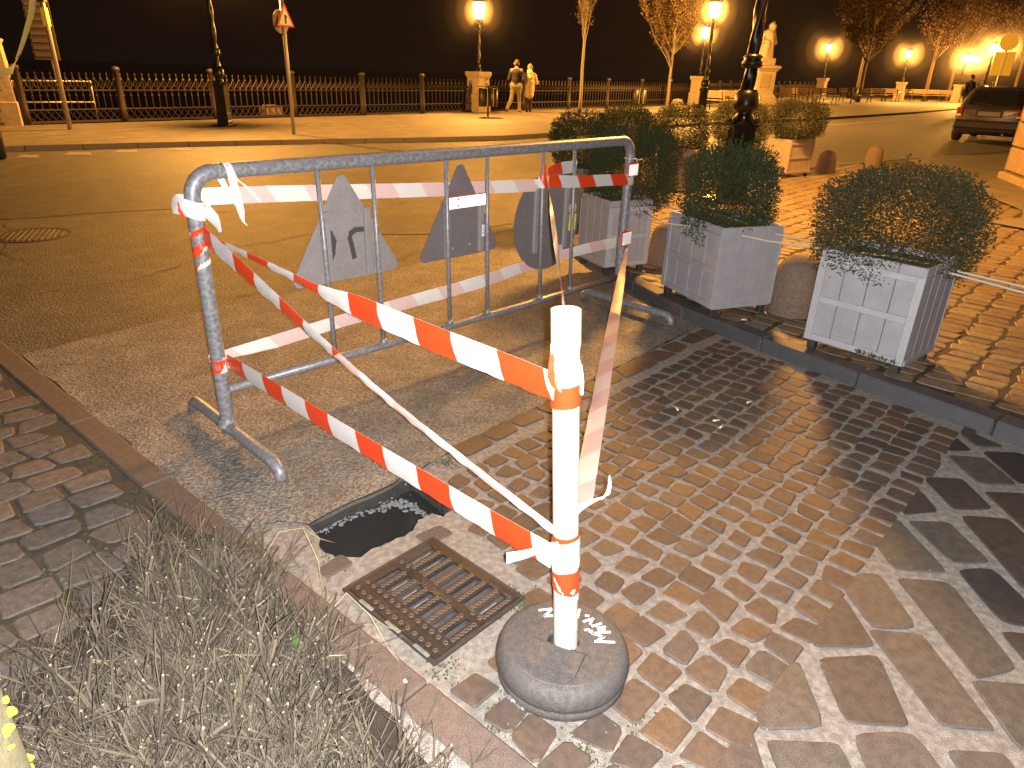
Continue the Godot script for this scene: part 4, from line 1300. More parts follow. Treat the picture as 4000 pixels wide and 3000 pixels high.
func make_post() -> void:
	var base := thing("rubber_base", "round dark rubber sign base lettered in white paint", "sign base", V(0.157, 0, -1.374))
	part("body", B.new().smooth(true).lathe([Vector2(0.165, 0.0), Vector2(0.172, 0.006), Vector2(0.172, 0.026), Vector2(0.167, 0.03), Vector2(0.174, 0.036), Vector2(0.178, 0.05), Vector2(0.176, 0.066), Vector2(0.17, 0.083), Vector2(0.161, 0.094), Vector2(0.152, 0.0985), Vector2(0.148, 0.0985), Vector2(0.146, 0.1005)], 48, Transform3D(), false).done(), M.rubber_base, base)
	part("top", B.new().smooth(true).lathe([Vector2(0.146, 0.1005), Vector2(0.1, 0.102), Vector2(0.045, 0.1025), Vector2(0.043, 0.103), Vector2(0.041, 0.09)], 48, Transform3D(), false).done(), M.rubber_base, base)
	part("socket", B.new().lathe([Vector2(0.041, 0.09), Vector2(0.041, 0.06), Vector2(0.0, 0.06)], 24, Transform3D(), false).done(), M.rubber_dark, base)
	# the moulded grip slab
	var grip := B.new()
	var top := [V(-0.079, 0.111, 0.005), V(0.051, 0.111, 0.058), V(0.022, 0.11, 0.124), V(-0.108, 0.11, 0.075)]
	var bot := [V(-0.079, 0.08, 0.005), V(0.051, 0.08, 0.058), V(0.022, 0.08, 0.128), V(-0.108, 0.08, 0.079)]
	var gm := V(-0.03, 0.095, 0.06)
	grip.quad_o(top[0], top[1], top[2], top[3], V(-0.03, 0, 0.06))
	for k in 4:
		grip.quad_o(top[k], top[(k + 1) % 4], bot[(k + 1) % 4], bot[k], gm)
	part("grip_slab", grip.done(), M.rubber_base, base)
	part("grip_groove", B.new().box(V(-0.012, 0.1035, 0.0245), V(0.146, 0.003, 0.006), 0.0, Basis(Vector3.UP, -0.387)).done(), M.foot_black, base)
	# hand-painted letters, one stroke after another
	for word in [[[[0.30, -1.371], [0.247, -1.371]], [[0.25, -1.372], [0.273, -1.39]], [[0.273, -1.389], [0.241, -1.403]], [[0.241, -1.402], [0.292, -1.409]]],
		[[[0.278, -1.418], [0.262, -1.414]], [[0.262, -1.414], [0.26, -1.427]], [[0.26, -1.425], [0.28, -1.429]]], [[[0.222, -1.414], [0.233, -1.417]]], [[[0.234, -1.409], [0.241, -1.411]]],
		[[[0.27, -1.442], [0.244, -1.43]]], [[[0.221, -1.448], [0.249, -1.461]], [[0.248, -1.46], [0.239, -1.44]]], [[[0.229, -1.472], [0.236, -1.471]]],
		[[[0.212, -1.496], [0.203, -1.463]]], [[[0.092, -1.488], [0.128, -1.496]], [[0.128, -1.494], [0.107, -1.465]], [[0.107, -1.465], [0.131, -1.467]]]]:
		var lt := B.new()
		for s in word:
			var a := V(s[0][0], 0, s[0][1])
			var b := V(s[1][0], 0, s[1][1])
			var c := V(0.157, 0, -1.374)
			# drawn a little towards the middle so that they stay on the flat top
			a = c + (a - c) * 0.93
			b = c + (b - c) * 0.93
			var d := b - a
			lt.box((a + b) * 0.5 - c + V(0, 0.1028, 0), V(d.length() + 0.005, 0.0014, 0.0072), 0.0004, Basis(Vector3.UP, atan2(-d.z, d.x)))
		part("painted_letter", lt.done(), M.letter_paint, base)
	var post := thing("plastic_post", "white plastic tube post standing in the rubber base", "post")
	var path := []
	var rad := []
	for q in [[0.075, 0.0315], [0.3, 0.0312], [0.6, 0.031], [0.83, 0.0305], [0.925, 0.0302], [0.932, 0.0312], [0.94, 0.0325], [0.98, 0.0325], [1.012, 0.0325]]:
		path.append(post_at(q[0]))
		rad.append(q[1])
	part("tube", B.new().smooth(true).tube(path, rad, 32, false).done(), M.white_plastic, post)
	part("inside", B.new().smooth(true).tube([post_at(1.012), post_at(0.9), post_at(0.7)], 0.0288, 24, false).done(), M.plastic_inside, post)
	var lip := B.new().smooth(true)
	var ra := []
	var rb := []
	for k in 32:
		var a := TAU * k / 32
		ra.append(post_at(1.012) + V(cos(a), 0, sin(a)) * 0.0325)
		rb.append(post_at(1.012) + V(cos(a), 0, sin(a)) * 0.0288)
	for k in 32:
		lip.quad_o(ra[k], ra[(k + 1) % 32], rb[(k + 1) % 32], rb[k], post_at(0.9))
	part("rim", lip.done(), M.white_plastic, post)
	part("moulded_rib", B.new().box(post_at(0.715) + V(0.009, 0, 0.029), V(0.0105, 0.125, 0.008), 0.002, Basis(V(0, 0, 1), 0.06)).done(), M.white_plastic, post)
	part("lug", B.new().box(post_at(0.915) + V(-0.0315, 0, 0.008), V(0.006, 0.05, 0.012), 0.002).done(), M.white_plastic, post)
	# tape wound round it
	var up := thing("tape_wrap", "red and white tape wound round the white post's upper part", "tape", Vector3.ZERO, 0.0, "tape windings on barrier and post")
	part("white_band", band(0.9, 0.838, 0.0327, 0.0), M.tape_white, up)
	part("red_band", band(0.846, 0.794, 0.034, 0.006), M.tape_red, up)
	part("red_knot", tape_white([[post_at(0.925) + V(-0.031, 0, 0.014), V(-0.003, 0, 0.003)], [post_at(0.9) + V(-0.03, 0, 0.022), V(-0.008, 0, 0.006)], [post_at(0.875) + V(-0.03, 0, 0.026), V(-0.011, 0, 0.006)], [post_at(0.855) + V(-0.022, 0, 0.03), V(-0.009, -0.004, 0.004)], [post_at(0.84) + V(-0.012, 0, 0.036), V(-0.002, -0.002, 0.0)]]), M.tape_red, up)
	part("white_fold", tape_white([[post_at(0.9) + V(0.03, 0, 0.018), V(0.002, 0, 0.004)], [post_at(0.86) + V(0.034, 0, 0.014), V(0.003, 0, 0.006)], [post_at(0.825) + V(0.034, 0, 0.012), V(0.002, 0, 0.002)]]), M.tape_white, up)
	var low := thing("tape_wrap", "white and red tape wound round the white post's lower part", "tape", Vector3.ZERO, 0.0, "tape windings on barrier and post")
	part("upper_red_band", band(0.452, 0.425, 0.0335, 0.004), M.tape_red, low)
	part("white_band", band(0.437, 0.348, 0.0352, 0.01), M.tape_white, low)
	part("lower_red_band", band(0.357, 0.285, 0.0342, -0.006), M.tape_red, low)
	part("lower_white_band", band(0.318, 0.274, 0.0336, -0.02), M.tape_white, low)
	part("white_fold", tape_white([[V(0.0, 0.418, -1.305), V(0, 0.018, 0.002)], [V(0.05, 0.423, -1.318), V(0, 0.014, 0.002)], [V(0.1, 0.437, -1.332), V(0, 0.007, 0)], [post_at(0.44) + V(-0.02, 0, 0.03), V(0, 0.004, 0)]]), M.tape_white, low)
	part("loose_end", tape_white([[post_at(0.52) + V(0.026, 0, 0.01), V(0, 0.02, 0.004)], [V(0.18, 0.54, -1.352), V(0.006, 0.017, 0.004)], [V(0.208, 0.561, -1.35), V(0.004, 0.007, 0.003)], [V(0.219, 0.566, -1.35), V(0.001, 0.002, 0.001)], [V(0.231, 0.58, -1.352), V(0.004, -0.003, 0.002)], [V(0.233, 0.605, -1.356), V(0.003, 0, 0.002)], [V(0.231, 0.62, -1.36), V(0.0005, 0, 0.0005)]]), M.tape_white, low)

func band(h0: float, h1: float, r: float, tilt: float) -> ArrayMesh:   # slightly tilted, slightly crumpled band round the post
	var b := B.new().smooth(true)
	var rows := []
	for k in 5:
		var row := []
		for j in 24:
			var a := TAU * j / 24
			var h := lerpf(h0, h1, k / 4.0) + tilt * cos(a - 0.5)
			var rr := r + 0.0012 * sin(a * 5.0 + k * 2.1) * (1.0 if k in [1, 2, 3] else 0.4)
			row.append(post_at(h) + V(cos(a) * rr, 0, sin(a) * rr))
		rows.append(row)
	for k in 4:
		for j in 24:
			b.quad_o(rows[k][j], rows[k][(j + 1) % 24], rows[k + 1][(j + 1) % 24], rows[k + 1][j], post_at((h0 + h1) / 2))
	return b.done()

# ---------------------------------------------------------------- drain grate
func make_grate() -> void:
	var t := thing("drain_grate", "rusty cast iron drain grate set beside the kerb", "drain grate", V(-0.2185, 0.0, -1.6465), 0.0)
	# its own axes: x along the kerb, z away from the road edge of the setts
	var ax := V(0.743, 0, 0.669)
	t.basis = Basis(ax, Vector3.UP, ax.cross(Vector3.UP))
	var L := 0.413
	var D := 0.356
	part("slot_floor", B.new().box(V(0, -0.0055, 0), V(L - 0.01, 0.008, D - 0.01)).done(), M.slot_steel, t)
	for f in [[0, -D / 2, L, 0.012], [0, D / 2, L, 0.012]]:
		part("frame_bar", B.new().box(V(f[0], 0.0, f[1]), V(f[2] + 0.012, 0.014, f[3]), 0.002).done(), M.cast_rust, t)
	for f in [-L / 2, L / 2]:
		part("frame_bar", B.new().box(V(f, 0.0005, 0), V(0.012, 0.014, D - 0.012), 0.002).done(), M.cast_rust, t)
	# edge plates, the lettered middle band, then bars between the slots
	for e in [[-D / 2 + 0.022, 0.03], [-0.012, 0.034], [D / 2 - 0.046, 0.076]]:
		part("plate_band", B.new().box(V(0, 0.001, e[0]), V(L - 0.016, 0.012, e[1]), 0.0015).done(), M.cast_iron, t)
	var spans := [[-D / 2 + 0.037, -0.029], [0.005, D / 2 - 0.084]]
	for si in 2:
		var z0: float = spans[si][0]
		var z1: float = spans[si][1]
		var n := 7
		for k in n + 1:
			var x := lerpf(-L / 2 + 0.022, L / 2 - 0.022, float(k) / n)
			part("cross_bar", B.new().box(V(x, 0.0, (z0 + z1) / 2), V(0.033, 0.012, z1 - z0 + 0.002), 0.0015).done(), M.cast_iron if (k + si) % 3 else M.cast_rust, t)
			if k > 0:
				for j in (8 if si == 0 else 6):
					part("stud", stud_mesh(), null, t).position = V(x - 0.0, 0.006, lerpf(z0 + 0.004, z1 - 0.004, j / (7.0 if si == 0 else 5.0)))
			if k < n:
				var xs := x + (L - 0.044) / n / 2
				if [0, 2, 5].has((k * 2 + si * 3) % 7):
					part("sediment", B.new().box(V(xs + 0.005, -0.0015, (z0 + z1) / 2 + rf(-0.012, 0.02)), V(0.011, 0.006, (z1 - z0) * rf(0.5, 0.85)), 0.003).done(), M.sediment, t)
	for k in 13:
		for z in [-0.021, D / 2 - 0.066, D / 2 - 0.028]:
			if z < 0 and absf(k - 6) < 4.4:
				continue
			part("stud", stud_mesh(), null, t).position = V(lerpf(-L / 2 + 0.028, L / 2 - 0.028, k / 12.0), 0.0072, z)
	for k in 3:
		part("inlet_block", B.new().box(V(-0.1 + k * 0.125, 0.002, D / 2 - 0.002), V(0.062, 0.015, 0.012), 0.002).done(), M.sediment, t)
	for w in [["HYDROTEC", V(0.0, 0.0072, -0.005), 0.028], ["MPA", V(L / 2 - 0.036, 0.0072, -D / 2 + 0.029), 0.016], ["HE-E", V(L / 2 - 0.095, 0.0072, -D / 2 + 0.029), 0.017]]:
		var tm := TextMesh.new()
		var f := SystemFont.new()
		f.font_names = PackedStringArray(["Droid Sans"])
		tm.font = f
		tm.text = w[0]
		tm.font_size = 64
		tm.pixel_size = w[2] / 64.0
		tm.depth = 0.002
		var o := part("cast_lettering", tm, M.stud_rust, t)
		o.transform = Transform3D(Basis(V(-1, 0, 0), V(0, 0, 1), V(0, 1, 0)), w[1])
	

var _stud: ArrayMesh
func stud_mesh() -> ArrayMesh:
	if _stud == null:
		_stud = B.new().smooth(true).lathe([Vector2(0.0078, -0.001), Vector2(0.0072, 0.003), Vector2(0.0046, 0.0034), Vector2(0.004, 0.001)], 8, Transform3D(), false).done()
		_stud = B.new().lathe([Vector2(0.0043, 0.0012), Vector2(0.0, 0.0012)], 8, Transform3D(), false).done(_stud)
		_stud.surface_set_material(0, M.stud_rust)
		_stud.surface_set_material(1, M.pit)
	return _stud

# ---------------------------------------------------------------- planters
func make_planter(label: String, a: Vector2, dir: Vector2, w: float, d: float, paint: String, frame: String, top := 0.645, group := "") -> Node3D:
	# a: the corner seen nearest on the left, dir: along the framed face; the box reaches back from it
	var t := thing("planter_box", label, "planter", V(a.x, 0.08, a.y), atan2(-dir.y, dir.x), group)
	var y0 := 0.05
	var y1 := top - 0.08
	for face in 4:
		var q := Basis(Vector3.UP, face * PI / 2)
		var fw := w if face % 2 == 0 else d
		var o: Vector3 = [V(0, 0, 0), V(w, 0, 0), V(w, 0, -d), V(0, 0, -d)][face]
		q = Basis([V(1, 0, 0), V(0, 0, -1), V(-1, 0, 0), V(0, 0, 1)][face], Vector3.UP, [V(0, 0, 1), V(1, 0, 0), V(0, 0, -1), V(-1, 0, 0)][face])
		for k in 4:
			var bw := (fw - 0.02) / 4
			var c := o + q * V(0.01 + bw * (k + 0.5), (y0 + y1) / 2, -0.018 if face % 2 == 0 else -0.01)
			part("panel_board", B.new().box(c, V(bw - 0.004, y1 - y0, 0.016), 0.002, q).done(), M[paint], t)
		if face % 2 == 0:
			for x in [0.02, fw - 0.02]:
				part("stile", B.new().box(o + q * V(x, (y0 + y1) / 2 - 0.02, -0.003), V(0.04, y1 - y0 - 0.05, 0.012), 0.002, q).done(), M[frame], t)
			for y in [y0 + 0.024, (y0 + y1) / 2 - 0.015, y1 - 0.062]:
				part("rail", B.new().box(o + q * V(fw / 2, y, -0.004), V(fw - 0.081, 0.034, 0.011), 0.002, q).done(), M[frame], t)
		else:
			for x in [0.0, fw]:
				part("corner_strip", B.new().box(o + q * V(clampf(x, 0.01, fw - 0.01), (y0 + y1) / 2, -0.011), V(0.018, y1 - y0 - 0.01, 0.016), 0.002, q).done(), M[paint], t)
			part("rail", B.new().box(o + q * V(fw / 2, y0 + 0.016, -0.0), V(fw - 0.04, 0.03, 0.008), 0.002, q).done(), M[paint], t)
	part("potting_soil", B.new().box(V(w / 2, y1 - 0.05, -d / 2), V(w - 0.05, 0.03, d - 0.05)).done(), M.soil, t)
	for p in [[0.04, -0.04], [w - 0.04, -0.04], [0.04, 0.04 - d], [w - 0.04, 0.04 - d]]:
		part("foot", B.new().box(V(p[0], 0.022, p[1]), V(0.045, 0.06, 0.045), 0.004).done(), M.foot_black, t)
	return t

# a clipped box shrub: thousands of small leaves in the outer part of a rounded crown, some shoots standing out
func leaf_crown(seed_no: int, n: int, leaf: float, squash: float, shoots: int) -> ArrayMesh:
	var r := RandomNumberGenerator.new()
	r.seed = seed_no
	var pos := PackedVector3Array()
	var nor := PackedVector3Array()
	var col := PackedColorArray()
	var lump := FastNoiseLite.new()
	lump.seed = seed_no
	lump.frequency = 1.3
	var add_leaf := func(p: Vector3, out: Vector3, size: float, c: Color) -> void:
		var d := (out + Vector3(r.randf_range(-1, 1), r.randf_range(-0.6, 1), r.randf_range(-1, 1)) * 0.9).normalized()
		var s := d.cross(Vector3(r.randf_range(-1, 1), r.randf_range(-1, 1), r.randf_range(-1, 1))).normalized()
		var nn := s.cross(d).normalized()
		var a := p
		var m := p + d * size * 0.5
		var t := p + d * size + nn * size * 0.12
		var l := m + s * size * 0.3 + nn * size * 0.08
		var g := m - s * size * 0.3 + nn * size * 0.08
		for q in [[a, l, t], [a, t, g]]:
			var fn := (q[1] - q[0] as Vector3).cross(q[2] - q[0]).normalized()
			for v in [q[0], q[2], q[1]]:
				pos.append(v)
				nor.append(fn)
				col.append(c)
	for k in n:
		var d := Vector3(r.randfn(), r.randfn(), r.randfn()).normalized()
		var e := pow(r.randf(), 0.45) * 0.6 + 0.4
		var bump := 1.0 + 0.22 * lump.get_noise_3dv(d * 1.6) + 0.06 * lump.get_noise_3dv(d * 5.0)
		var hr := sqrt(maxf(1.0 - d.y * d.y, 1e-6))
		var p := Vector3(d.x * pow(hr, -0.4), sign(d.y) * pow(absf(d.y), 0.9), d.z * pow(hr, -0.4)) * e * bump
		p.y *= squash
		var tone := r.randf_range(0.7, 1.3)
		var c := Color(tone, tone, tone)
		if r.randf() < 0.02:
			c = Color(tone * 2.2, tone * 1.7, tone * 0.9)
		add_leaf.call(p, d, leaf * r.randf_range(0.7, 1.25), c)
	for k in shoots:
		var d := Vector3(r.randfn() * 0.8, absf(r.randfn()) * 0.8 + 0.25, r.randfn() * 0.8).normalized()
		var l := r.randf_range(0.1, 0.24)
		var dd := (d + Vector3(r.randf_range(-0.3, 0.3), r.randf_range(0.1, 0.7), r.randf_range(-0.3, 0.3))).normalized()
		for j in 18:
			var tone := r.randf_range(0.9, 1.7)
			var base := d * Vector3(1, squash, 1) * 0.95
			add_leaf.call(base + dd * l * j / 18.0, dd * 0.6 + Vector3(r.randf_range(-1, 1), r.randf_range(-0.3, 1), r.randf_range(-1, 1)) * 0.7, leaf * 1.1, Color(tone, tone, tone))
	var arr := []
	arr.resize(Mesh.ARRAY_MAX)
	arr[Mesh.ARRAY_VERTEX] = pos
	arr[Mesh.ARRAY_NORMAL] = nor
	arr[Mesh.ARRAY_COLOR] = col
	var m := ArrayMesh.new()
	m.add_surface_from_arrays(Mesh.PRIMITIVE_TRIANGLES, arr)
	return m

func make_shrub(label: String, at: Vector3, size: Vector3, crown: ArrayMesh, mat_no: int, turn: float, soil_y: float, group := "clipped box shrubs in the planters") -> void:
	var t := thing("box_shrub", label, "shrub", V(at.x, soil_y, at.z), turn, group)
	var c := part("crown", crown, M["box_leaf_%d" % mat_no], t)
	c.position = V(0, at.y - soil_y, 0)
	c.scale = size
	var st := B.new()
	for k in 5:
		var a := TAU * k / 5 + turn
		st.tube([V(cos(a) * 0.03, 0, sin(a) * 0.03), V(cos(a) * 0.06, (at.y - soil_y) * 0.5, sin(a) * 0.06), V(cos(a) * size.x * 0.5, at.y - soil_y, sin(a) * size.x * 0.5)], [0.012, 0.009, 0.004], 5)
	part("stems", st.done(), M.stem, t)

func make_planters() -> void:
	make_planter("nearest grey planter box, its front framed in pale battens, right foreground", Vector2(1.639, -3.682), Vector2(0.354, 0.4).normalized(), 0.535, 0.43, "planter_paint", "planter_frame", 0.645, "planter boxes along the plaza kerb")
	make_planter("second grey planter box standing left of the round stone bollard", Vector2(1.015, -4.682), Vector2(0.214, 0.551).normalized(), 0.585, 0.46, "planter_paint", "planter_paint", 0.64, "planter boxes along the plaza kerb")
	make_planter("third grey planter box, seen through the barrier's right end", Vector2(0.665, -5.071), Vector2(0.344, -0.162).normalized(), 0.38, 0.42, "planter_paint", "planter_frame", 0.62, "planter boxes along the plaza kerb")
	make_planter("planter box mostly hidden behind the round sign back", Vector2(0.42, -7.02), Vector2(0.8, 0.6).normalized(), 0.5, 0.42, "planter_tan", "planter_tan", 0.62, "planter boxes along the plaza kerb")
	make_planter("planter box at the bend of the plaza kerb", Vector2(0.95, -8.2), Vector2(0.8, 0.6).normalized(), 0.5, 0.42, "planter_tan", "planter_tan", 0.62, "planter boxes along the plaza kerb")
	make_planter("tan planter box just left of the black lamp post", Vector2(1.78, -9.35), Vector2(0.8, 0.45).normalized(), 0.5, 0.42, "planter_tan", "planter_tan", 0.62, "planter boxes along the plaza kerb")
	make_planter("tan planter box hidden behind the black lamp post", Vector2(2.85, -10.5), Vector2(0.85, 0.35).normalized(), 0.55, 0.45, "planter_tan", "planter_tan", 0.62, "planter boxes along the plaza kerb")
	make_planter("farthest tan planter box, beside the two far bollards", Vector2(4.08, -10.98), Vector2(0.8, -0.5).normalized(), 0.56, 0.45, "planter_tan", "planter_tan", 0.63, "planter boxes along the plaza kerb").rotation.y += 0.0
	var c1 := leaf_crown(11, 38000, 0.038, 0.92, 40)
	var c2 := leaf_crown(12, 34000, 0.045, 0.95, 46)
	var c3 := leaf_crown(13, 22000, 0.05, 0.9, 34)
	make_shrub("wide clipped box shrub in the nearest grey planter", V(2.04, 0.755, -3.74), V(0.44, 0.34, 0.4), c1, 2, 0.3, 0.58)
	make_shrub("box shrub with long loose shoots in the second grey planter", V(1.345, 0.76, -4.5), V(0.31, 0.35, 0.3), c2, 0, 1.1, 0.58)
	make_shrub("dark box shrub right of the barrier's upper right corner", V(0.86, 0.79, -5.45), V(0.36, 0.35, 0.34), c1, 0, 2.2, 0.56)
	make_shrub("box shrub half hidden below the barrier's top rail", V(0.62, 0.84, -7.1), V(0.33, 0.3, 0.33), c3, 0, 0.6, 0.56)
	make_shrub("flat topped box shrub above the barrier's top rail end", V(1.2, 0.83, -8.3), V(0.35, 0.32, 0.35), c2, 1, 3.0, 0.56)
	make_shrub("round brownish box shrub left of the black lamp post", V(2.08, 0.84, -9.45), V(0.37, 0.33, 0.37), c3, 2, 1.9, 0.56)
	make_shrub("box shrub directly behind the black lamp post's plinth", V(3.17, 0.86, -10.6), V(0.42, 0.33, 0.42), c1, 2, 4.0, 0.56)
	make_shrub("farthest box shrub, right of the black lamp post", V(4.24, 0.9, -11.3), V(0.42, 0.33, 0.42), c3, 2, 5.0, 0.56)
	# ropes strung from planter to planter
	var ropes := [["thin pale rope strung along the front of the planters", [V(0.874, 0.6, -4.854), V(0.976, 0.57, -4.6), V(1.2, 0.6, -4.33), V(1.487, 0.585, -4.094), V(1.719, 0.6, -3.864), V(2.0, 0.62, -3.65), V(2.261, 0.595, -3.464), V(2.434, 0.59, -3.234), V(2.95, 0.58, -2.5)]], ["thin pale rope strung along the back of the planters", [V(1.016, 0.6, -5.2), V(1.168, 0.59, -4.971), V(1.4, 0.62, -4.6), V(1.584, 0.59, -4.302), V(1.83, 0.585, -3.993), V(2.13, 0.6, -3.515), V(2.366, 0.59, -3.131), V(2.9, 0.58, -2.3)]]]
	for r in ropes:
		tag(part("rope", B.new().smooth(true).tube(r[1], 0.006, 6).done(), M.rope), r[0], "rope", "ropes strung between the planters")
	# weeds at the foot of the nearest planter
	var w := B.new()
	for k in 160:
		var q := Vector2(1.639, -3.682) + Vector2(0.354, 0.4) * rf(0.55, 0.95) + Vector2(0.05, -0.05) * rf(-0.3, 0.2)
		var s := rf(0.006, 0.014)
		w.plate([V(q.x, 0.13 + rf(0, 0.03), q.y), V(q.x + rf(-1, 1) * s, 0.14 + rf(0, 0.03), q.y + rf(-1, 1) * s), V(q.x + rf(-1, 1) * s, 0.145 + rf(0, 0.03), q.y + rf(-1, 1) * s)], V(0, 0, 1), 0.0005)
	tag(part("moss_tuft", w.done(), M.moss), "tuft of green moss along the foot of the nearest planter", "moss")

func make_bollards() -> void:
	var mesh := B.new().smooth(true).lathe([Vector2(0.175, -0.05), Vector2(0.17, 0.1), Vector2(0.165, 0.2), Vector2(0.158, 0.235), Vector2(0.145, 0.285), Vector2(0.115, 0.335), Vector2(0.065, 0.368), Vector2(0.0, 0.378)], 28, Transform3D(), false).done()
	for b in [["round topped stone bollard between the two near planters", 1.81, -4.33, 0.98], ["round topped stone bollard behind the third planter", 1.2, -5.5, 0.85], ["left of two small stone bollards by the far planter", 5.03, -11.85, 0.93], ["right of two small stone bollards by the far planter", 6.4, -13.1, 0.9]]:
		var t := thing("stone_bollard", b[0], "bollard", V(b[1], 0.08, b[2]), rf(0, 6), "stone bollards on the plaza")
		part("stone", mesh, M.bollard_stone, t)
		t.scale = V(b[3] * 0.95, b[3] * 1.0, b[3] * 0.95)
	var near := thing("stone_post", "edge of a yellow lichened stone post, lower left corner", "stone post", V(-0.738, 0, -0.528))
	part("shaft", B.new().smooth(true).lathe([Vector2(0.15, 0.0), Vector2(0.145, 0.4), Vector2(0.142, 0.78), Vector2(0.12, 0.86), Vector2(0.06, 0.9), Vector2(0, 0.91)], 40, Transform3D(), false).done(), M.lichen_stone, near)
	var li := B.new()
	for k in 70:
		var a := rf(0.1, 1.5)
		var h := rf(0.25, 0.8)
		var s := rf(0.003, 0.013)
		li.box(V(cos(a) * 0.1445, h, -sin(a) * 0.1445), V(s, s * rf(0.6, 1.6), s * 0.6), s * 0.2, Basis(V(rf(-1, 1), rf(-1, 1), rf(-1, 1)).normalized(), rf(0, 3)))
	part("lichen_patches", li.done(), M.lichen, near)
	var far := thing("stone_post", "pinkish stone post cut by the left edge of the picture", "stone post", V(-2.12, 0.05, -2.29))
	part("shaft", B.new().smooth(true).lathe([Vector2(0.11, 0.0), Vector2(0.125, 0.02), Vector2(0.12, 0.4), Vector2(0.1, 0.6), Vector2(0.05, 0.66), Vector2(0, 0.67)], 24, Transform3D(), false).done(), M.bollard_stone, far)

# ---------------------------------------------------------------- lamps
func lantern(t: Node3D, y: float, size: float, energy: float, at_near := false) -> void:   # six-sided lantern with iron frame
	size = minf(size, 1.1)
	var r0 := 0.13 * size
	var r1 := 0.21 * size
	var h := 0.44 * size
	part("lantern_base", B.new().lathe([Vector2(0.03, y - 0.1), Vector2(0.05, y - 0.06), Vector2(0.04, y - 0.03), Vector2(r0 + 0.01, y - 0.012), Vector2(r0 + 0.01, y)], 6).done(), M.lamp_iron, t)
	var g := part("lamp_glass", B.new().smooth(true).lathe([Vector2(r0 * 0.95, y + 0.004), Vector2(r1 * 0.95, y + h)], 6).done(), M.lamp_glass, t)
	var bars := B.new()
	for k in 6:
		var a := TAU * k / 6
		bars.tube([V(cos(a) * r0, y, -sin(a) * r0), V(cos(a) * r1, y + h, -sin(a) * r1)], 0.007, 4)
	part("lantern_frame", bars.done(), M.lamp_iron, t)
	part("lantern_roof", B.new().lathe([Vector2(r1 + 0.02, y + h), Vector2(r1 + 0.015, y + h + 0.03), Vector2(0.09 * size, y + h + 0.13), Vector2(0.08 * size, y + h + 0.16), Vector2(0.03, y + h + 0.2), Vector2(0.03, y + h + 0.23), Vector2(0.0, y + h + 0.28)], 6).done(), M.lamp_iron, t)
	for c in t.get_children():
		if String(c.name).begins_with("lantern") or c == g:
			(c as Node3D).rotation.y = -t.rotation.y
	lamp_light("lamp_light", V(0, y + h * 0.45, 0), energy * 3.0, t, 0.32 if at_near else 0.1 * size)

func twisted_shaft(y0: float, y1: float, r: float) -> ArrayMesh:   # rope-twisted iron shaft
	var b := B.new().smooth(true)
	var rows := []
	var n := 48
	for k in n + 1:
		var y := lerpf(y0, y1, float(k) / n)
		var row := []
		for j in 16:
			var a := TAU * j / 16
			var rr := r * lerpf(1.0, 0.8, float(k) / n) * (1.0 + 0.16 * cos(3.0 * a + (y - y0) * 15.0))
			row.append(V(cos(a) * rr, y, sin(a) * rr))
		rows.append(row)
	for k in n:
		for j in 16:
			b.quad_o(rows[k][j], rows[k][(j + 1) % 16], rows[k + 1][(j + 1) % 16], rows[k + 1][j], V(0, lerpf(y0, y1, (k + 0.5) / n), 0))
	return b.done()

